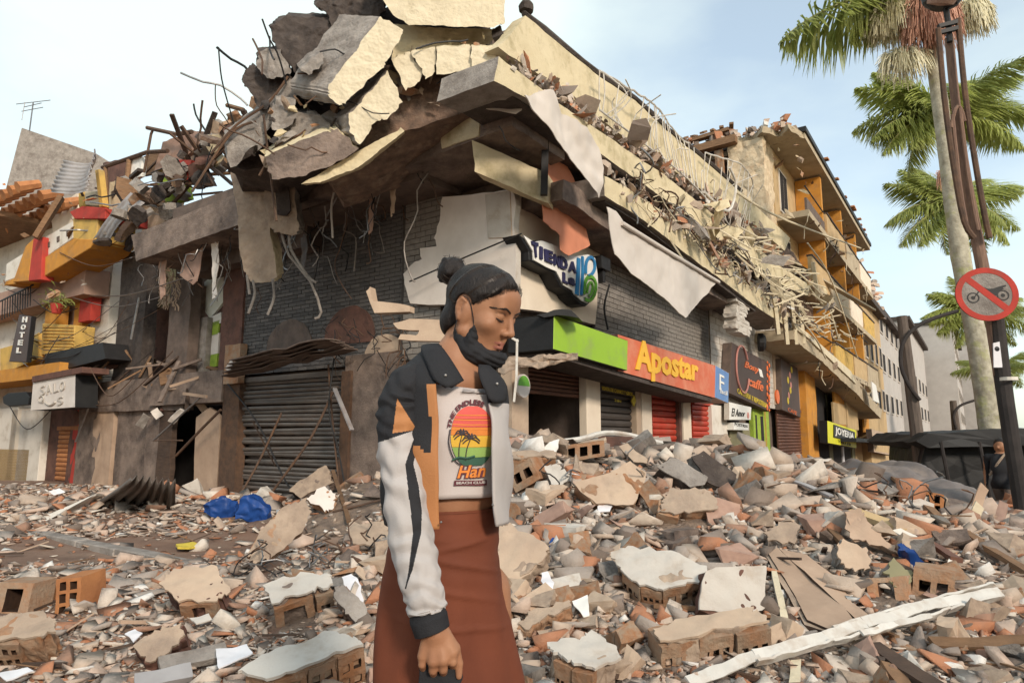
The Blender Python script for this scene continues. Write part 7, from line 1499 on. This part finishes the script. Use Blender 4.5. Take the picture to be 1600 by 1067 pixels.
for s in (1, -1):
    hairs([snap(s * x, z, .0002) for x, z in ((.012, .0155), (.022, .0195), (.034, .0225), (.045, .0200), (.053, .0150))], .0021, 22, .006, .002, 'eyebrow', BODY)
    lid = [snap(s * (.0185 + .026 * t), -.0065 - .0035 * sin(pi * t) + .001 * t, .0006) for t in np.linspace(0, 1, 9)]
    mb = MB(); mb.tube(lid, [.0008, .0013, .0016, .0017, .0017, .0017, .0017, .0015, .001], 5)
    for i, p in enumerate(lid[1:]): mb.tube([p, p + hf * .006 - hu * .004 + hr * s * (.0005 * i)], [.0006, .0003], 3)
    mb.build('eyelashes', 'hair', BODY)
    MB().tube([snap(s * (.018 + .028 * t), .0068 + .004 * sin(pi * t), .0001) for t in np.linspace(0, 1, 7)], .0007, 4).build('lid_crease', 'brown_dark', BODY)
for s in (1, -1):
    MB().tube(bez([V(Hd(s * .058, .030, -.044)), V(Hd(s * .0655, .022, -.018)), V(Hd(s * .074, .004, .016)), V(Hd(s * .078, -.016, .022))], 10), .0013, 5).build('ear_loop', 'cloth_black', MK)
    MB().tube([V(Hd(s * .077, -.012, -.040)), V(Hd(s * .077, -.011, -.058)), V(Hd(s * .077, -.010, -.072))], .0016, 5).build('earring', 'black_metal', W)
# clothing lofts, angle t from the front towards her right
def itp(tab, v): return np.array([np.interp(v, [r[0] for r in tab], [r[k] for r in tab]) for k in range(1, len(tab[0]))])
def sec(v, th, a, b_, du=0, left=1.0):
    aa = a * (left if th < 0 else 1); return AX(v, du) + RT * (aa * sin(th)) + FT * (b_ * cos(th))
SH = [(598, .118, .094), (612, .140, .112), (645, .152, .124), (682, .153, .130), (730, .142, .116), (774, .140, .111)]
def shirt_pt(v, th, off=0): a, b_ = itp(SH, v); return sec(v, th, a + off, b_ + off)
def solve(fn, u, v, t0, t1):
    lo_, hi_ = t0, t1          # u falls as the angle grows
    for _ in range(26):
        m_ = (lo_ + hi_) / 2
        uu = pix(fn(v, m_))[0]
        if uu > u: lo_ = m_
        else: hi_ = m_
    return (lo_ + hi_) / 2
vs_ = list(np.linspace(602, 773, 26)); ths = list(np.linspace(-pi, pi, 72, endpoint=False))
def nzf(p, f, a): return V(mnoise.noise_vector(V(p) * f)) * a
mb = MB(); mb.grid([[shirt_pt(v + (10 * (1 - abs(t) / 1.2) if v < 612 and abs(t) < 1.2 else 0), t) + nzf(shirt_pt(v, t), 14, .0022) for t in ths] for v in vs_], True)
SHIRT = mb.build('crop_top', 'shirt_white', W, smooth=True); SHIRT.modifiers.new('t', 'SOLIDIFY').thickness = .003
def on_shirt(u, v, off=.0): t = solve(shirt_pt, u, v, -.75, 1.3); return shirt_pt(v, t, off + .003) + nzf(shirt_pt(v, t), 14, .0022)
def decal(poly_fn, name, mat, off, n=14, m=10):
    """poly_fn(f) -> (u0, u1, v): rows of a flat print"""
    mb = MB(); mb.grid([[on_shirt(u0 + (u1 - u0) * i / m, v, off) for i in range(m + 1)] for (u0, u1, v) in (poly_fn(k / n) for k in range(n + 1))]); return mb.build(name, mat, SHIRT, smooth=True)
cx_, cy_, rx_, ry_ = 738, 682, 34, 46
def band(v0, v1, r=1.0): return lambda f: (lambda v: (cx_ - rx_ * r * math.sqrt(max(0, 1 - ((v - cy_) / (ry_ * r)) ** 2)), min(772, cx_ + rx_ * r * math.sqrt(max(0, 1 - ((v - cy_) / (ry_ * r)) ** 2))), v))(v0 + (v1 - v0) * f)
for v0, v1, mt in [(637, 656, 'print_red'), (656.4, 668, 'print_red'), (668.4, 680, 'print_orange'), (680.4, 697, 'print_yellow'), (697.4, 712, 'print_green'), (712.4, 724, 'print_deep')]: decal(band(v0, v1), 'print_band', mt, .0006, 6)
for k in range(4): decal(band(650 + 7 * k, 651.5 + 7 * k), 'print_line', 'print_orange', .0012, 2)
def ptube(pts, r, name='print_stroke', mat='print_dark', off=.0016):
    MB().tube(bez([on_shirt(u, v, off) for u, v in pts], 14), r, 5).build(name, mat, SHIRT)
ptube([(703, 672), (701, 690), (705, 706), (712, 718), (720, 723)], .0014)
for x0, y0, x1, y1 in ((716, 714, 722, 678), (726, 716, 735, 684)):
    ptube([(x0, y0), ((x0 + x1) / 2 - 2, (y0 + y1) / 2), (x1, y1)], .0013)
    for a in np.linspace(-.4, pi + .5, 8): ptube([(x1, y1), (x1 + 8 * cos(a), y1 - 7 * sin(a)), (x1 + 14 * cos(a), y1 - 6 * sin(a) + 5)], .0016)
ptube([(706, 716), (716, 712), (728, 713), (740, 710)], .0026, mat='print_deep')
def stext(s_, u0, v0, u1, v1, mat, off, tilt=0, arc=None, bold=.03, shear=0):
    def fn(x, y, o):
        if arc:
            a = arc[0] + (arc[1] - arc[0]) * x; r = 1 + .17 * y; return on_shirt(cx_ + (rx_ + 1) * r * cos(a), cy_ - (ry_ + 1) * r * sin(a), off + o)
        return on_shirt(u0 + (u1 - u0) * x, v1 + (v0 - v1) * y + tilt * x, off + o)
    text(s_, fn, .0006, 'print_lettering', mat, SHIRT, bold=bold, shear=shear)
stext('THE ENDLESS', 0, 0, 0, 0, 'print_maroon', .001, arc=(pi * .93, pi * .36), bold=.04)
decal(lambda f: (710 - f, 759, 746 + 8 * f), 'print_bar', 'print_maroon', .0008, 2); stext('BEACH CLUB', 713, 748, 757, 752, 'shirt_white', .0016, tilt=-1)
stext('Han', 713, 724, 757, 744, 'print_maroon', .0012, tilt=-2, bold=.10, shear=.25); stext('Han', 714, 724, 757, 743, 'print_orange', .0022, tilt=-2, bold=.02, shear=.25)
# skirt
SK = [(793, -2, .124, .100), (812, -6, .128, .108), (830, -9, .140, .120), (864, -13, .141, .127), (905, -14, .152, .132), (945, -13, .160, .136), (1000, -10, .171, .141), (1067, -4, .185, .149), (1200, 0, .205, .165), (1400, 0, .20, .17), (1480, 0, .20, .175)]
vs_ = list(np.linspace(792, 1067, 70)) + list(np.linspace(1080, 1480, 30))
def skirt_pt(v, t):
    du, a, b_ = itp(SK, v); p = sec(v, t, a, b_, du); f = min(1, max(0, (v - 820) / 150))
    dr = (.006 * sin(5 * t + v * .012) + .004 * sin(9 * t - v * .008)) * f + .0016 * sin(v * .22 + 3 * t + 3 * mnoise.noise(V((t, v * .01, 0)))) * (1 - min(1, max(0, (v - 800) / 140)))
    fold = 0
    for v0, t0, k in ((842, .25, 16), (872, .1, -22), (905, .5, -26), (960, .3, -14)):
        w_ = (v - v0 - k * (t - t0)) / 3.4; fold += .0062 * math.exp(-w_ * w_) * math.exp(-((t - t0) / .8) ** 2)
    n = (RT * sin(t) + FT * cos(t)); return p + n * (dr + fold)
mb = MB(); mb.grid([[skirt_pt(v, t) for t in np.linspace(-pi, pi, 120, endpoint=False)] for v in vs_], True); SKT = mb.build('skirt', 'cloth_rust', W, smooth=True); SKT.modifiers.new('t', 'SOLIDIFY').thickness = .004
MB().grid([[skirt_pt(v, t) + (RT * sin(t) + FT * cos(t)) * .002 for t in np.linspace(-pi, pi, 80, endpoint=False)] for v in (793, 795.5)], True).build('waistband_seam', 'cloth_rust', SKT, smooth=True)
# jacket body
JK = [(544, .070, .068), (556, .095, .082), (572, .125, .098), (590, .150, .114), (610, .166, .130), (650, .174, .143), (700, .176, .149), (760, .176, .149), (814, .173, .149)]
JR = [(544, .95), (556, .80), (572, .72), (592, .70), (620, .70), (660, .69), (720, .68), (814, .68)]; JL = [(544, -1.0), (560, -.70), (580, -.42), (605, -.20), (640, -.10), (700, -.04), (792, -.06), (814, -.1)]
def jack_pt(v, t, off=0):
    a, b_ = itp(JK, v); fl = 1 + .10 * max(0, 1 - abs(t + .05) / .4) * min(1, max(0, (v - 620) / 80)); return sec(v, t, a + off, (b_ + off) * fl, 0, .86)
def jack_w(v, t): p = jack_pt(v, t); return p + nzf(p, 9, .006) + (RT * sin(t) + FT * cos(t)) * .004 * sin(v * .05 + 4 * t)
def jmat(vv, t):
    if t < 1.25 and t > 0: return 1 if (vv > 706 - 60 * (t - .75) or t < itp(JR, vv)[0] + .10) and vv > 606 else 0
    if t > 5.0: return 2 if vv > 628 else 0
    return 0
vs_ = list(np.linspace(544, 814, 60)); G_ = []; NM = 110
for v in vs_:
    r0, l0 = itp(JR, v)[0], itp(JL, v)[0]; vb = min(v, 814)
    G_.append([(v, r0 + (2 * pi + l0 - r0) * i / NM) for i in range(NM + 1)])
mb = MB(); mb.grid([[jack_w(v, t if t < pi else t - 2 * pi) for v, t in row] for row in G_], False, lambda i, j: jmat(G_[i][j][0], G_[i][j][1]))
JKT = mb.build('jacket', ['cloth_black', 'cloth_tan', 'cloth_white'], W, smooth=True); JKT.modifiers.new('t', 'SOLIDIFY').thickness = .005
def on_jacket(u, v, off, t0=-1.2, t1=1.7): return jack_pt(v, solve(jack_pt, u, v, t0, t1), off)
def patch(rows, name, mat, off, m=8, par=None):
    mb = MB(); mb.grid([[on_jacket(u0 + (u1 - u0) * i / m, v, off + .006 * sin(pi * i / m)) for i in range(m + 1)] for (v, u0, u1) in rows]); o = mb.build(name, mat, par or JKT, smooth=True); o.modifiers.new('t', 'SOLIDIFY').thickness = .004; return o
CL = patch([(545, 664, 688), (556, 664, 695), (568, 667, 702), (580, 671, 709), (592, 675, 716), (602, 680, 722), (607, 688, 712), (612, 697, 703)], 'collar', 'cloth_black', .010)
patch([(576, 744, 760), (586, 744, 772), (596, 746, 781), (606, 750, 786), (616, 755, 787), (626, 759, 784), (632, 766, 777)], 'collar', 'cloth_black', .008)
for u, v in ((696, 595), (766, 604)):
    p = on_jacket(u, v, .022); MB().lathe(p, [(0, 0), (.004, 0), (.003, .002), (0, .003)], 10, (CAMP - p)).build('stud', 'steel', JKT)
for u, v in ((690, 802), (764, 780)):
    p = on_jacket(u, v, .014); MB().lathe(p, [(0, 0), (.003, 0), (.002, .002), (0, .003)], 8, (CAMP - p)).build('stud', 'steel', JKT)
# sleeves
def pl_d(u, v, pl): 
    best = 9e9; bi = 0
    for i in range(len(pl) - 1):
        a, b_ = pl[i], pl[i + 1]; dx, dy = b_[0] - a[0], b_[1] - a[1]; t = max(0, min(1, ((u - a[0]) * dx + (v - a[1]) * dy) / (dx * dx + dy * dy))); d = math.hypot(u - a[0] - t * dx, v - a[1] - t * dy)
        if d < best: best = d; bi = i + t
    return best, bi / (len(pl) - 1)
STR = [(653, 676), (640, 724), (646, 760), (651, 800), (652, 832), (642, 888), (634, 918)]
def sleeve(pts, name, mats, matf, n=72, rows=110, folds=.004):
    C_ = bez([P(u, v, d) for u, v, d, r in pts], rows); rr = np.interp(np.linspace(0, 1, len(C_)), np.linspace(0, 1, len(pts)), [p[3] for p in pts]); R_ = []
    for i, c in enumerate(C_):
        d = (C_[min(i + 1, len(C_) - 1)] - C_[max(i - 1, 0)]).normalized(); a = d.cross(V((0, 1, 0))).normalized(); b_ = d.cross(a); row = []
        for j in range(n):
            t = 2 * pi * j / n; w_ = folds * (sin(i * .21 + 2 * t + 2.5 * mnoise.noise(V((t, i * .03, 5)))) * .6 + 1.2 * mnoise.noise(V((2 * cos(t), 2 * sin(t), i * .05)))); row.append(c + (a * cos(t) + b_ * sin(t)) * (rr[i] + w_))
        R_.append(row)
    def mm(i, j):
        p = R_[i][j]; u, v = pix(p); front = p.y < C_[i].y; return matf(u, v, front, i)
    mb = MB(); mb.grid(R_, True, mm); o = mb.build(name, mats, JKT, smooth=True); o.modifiers.new('t', 'SOLIDIFY').thickness = .004; return o
def sm(u, v, front, i):
    if v < 691 - (u - 590) * .33:
        if front and inside(u, v, [(621, 622), (652, 671), (614, 676)]): return 2
        return 0
    if front:
        d, f = pl_d(u, v, STR)
        if d < 1.2 + 7.5 * math.sin(pi * min(1, f * .9 + .12)) ** 1.5: return 0
    return 1
sleeve([(655, 588, -.07, .036), (637, 602, -.10, .046), (625, 628, -.112, .050), (623, 655, -.12, .050), (622, 700, -.13, .0465), (631, 760, -.142, .048), (641, 835, -.165, .051), (652, 885, -.19, .048), (663, 930, -.21, .042), (668, 956, -.215, .0415)], 'sleeve', ['cloth_black', 'cloth_white', 'cloth_tan'], sm, n=220, rows=420, folds=.0038)
sleeve([(667, 954, -.216, .036), (670, 966, -.217, .0405), (676, 986, -.218, .039)], 'cuff', ['cloth_black'], lambda *a: 0, rows=24, folds=.0012)
sleeve([(742, 590, .09, .045), (742, 620, .13, .052), (735, 700, .17, .055), (728, 800, .20, .055), (720, 880, .20, .05), (712, 930, .19, .042)], 'sleeve', ['cloth_black', 'cloth_white', 'cloth_tan'], lambda u, v, f, i: 0, n=40, rows=60)
# what she holds
pb = MB(); pc = P(690, 1058, -.105); pb.prism([P(u, v, -.212) for u, v in [(655, 1040), (690, 1045), (716, 1040), (720, 1062), (712, 1082), (668, 1086), (654, 1068)]], V((0, .035, .004)), 0, 0, 0)
tag(pb.build('purse', 'cloth_black', rough=(4, .004, 20), smooth=True), 'small black purse held in the hand of the woman', 'purse')
# ---------------------------------------------------------------- the man by the pole
def build_man():
    Y = 10.9; k = Y / FPX; H0 = at(1562, 697, Y); gz_ = base(H0.x, Y) + .0
    m = thing('person', 'man in a black top with a bag strap walking behind the weathered pole', 'person', (H0.x, Y, gz_)); hgt = H0.z + .1 - gz_
    fd = Field((H0.x - .6, Y - .5, gz_ - .05), (H0.x + .6, Y + .5, H0.z + .25), .012); fx = V((-.8, -.6, 0)); sx = V((.6, -.8, 0))
    c = V((H0.x, Y, 0)); z = lambda f: UP * (gz_ + hgt * f)
    fd.ell(H0, (.075, .095, .115), None, .02); fd.ell(H0 + fx * .09 - UP * .02, (.02, .02, .025), None, .02)
    fd.cap(H0 - UP * .1, c + z(.82), .05, .06, .02); fd.cap(c + z(.80) + sx * .17, c + z(.80) - sx * .17, .06, .06, .04); fd.ell(c + z(.70), (.17, .12, .22), None, .04); fd.ell(c + z(.54), (.16, .12, .14), None, .04)
    hands = []
    for s in (1, -1):
        e = c + z(.62) + sx * s * .24 + fx * (.06 * s); hnd = e + fx * (.2 if s > 0 else .05) - UP * .16; fd.cap(c + z(.80) + sx * s * .19, e, .05, .042, .02); fd.cap(e, hnd, .04, .03, .02)
        for q in range(4): fd.cap(hnd, hnd - UP * (.085 - .01 * abs(q - 1)) + fx * (.015 * (q - 1.5)) + fx * .02, .02, .009, .006)
        fd.cap(hnd, hnd - UP * .045 + fx * .05, .016, .01, .006)
        kn_ = c + z(.28) + sx * s * .09 + fx * (.12 * s); ft_ = c + z(.04) + sx * s * .09 + fx * (.16 * s - .05); fd.cap(c + z(.5) + sx * s * .09, kn_, .085, .058, .02); fd.cap(kn_, ft_, .055, .04, .02); fd.cap(ft_, ft_ + fx * .15 - UP * .02, .04, .03, .02)
    v, q = fd.mesh(); hz = H0.z
    def mf(cn): 
        z_ = cn[:, 2]; r_ = np.hypot(cn[:, 0] - H0.x, cn[:, 1] - Y); return np.where(z_ > hz - .115, 0, np.where((z_ < gz_ + hgt * .53) & (r_ < .34) & (z_ < gz_ + hgt * .45), 2, np.where(r_ > .235, 0, 1)))
    npmesh('body', v, q, ['skin', 'cloth_black', 'brown_dark'], m, mf)
    hm_ = MB(); hm_.grid([[H0 + UP * .02 + V((.083 * cos(t) * s_, .1 * sin(t) * s_, .115 * c_)) - fx * .015 for t in np.linspace(0, 2 * pi, 18, endpoint=False)] for s_, c_ in [(sin(a), cos(a)) for a in np.linspace(.02, 1.5, 7)]], True); hm_.build('hair', 'hair', m, smooth=True)
    MB().tube(bez([c + z(.86) + sx * .1 + fx * .08, c + z(.74) + fx * .15, c + z(.6) - sx * .15 + fx * .08], 10), .018, 6).build('bag_strap', 'tan_dust', m)
build_man()
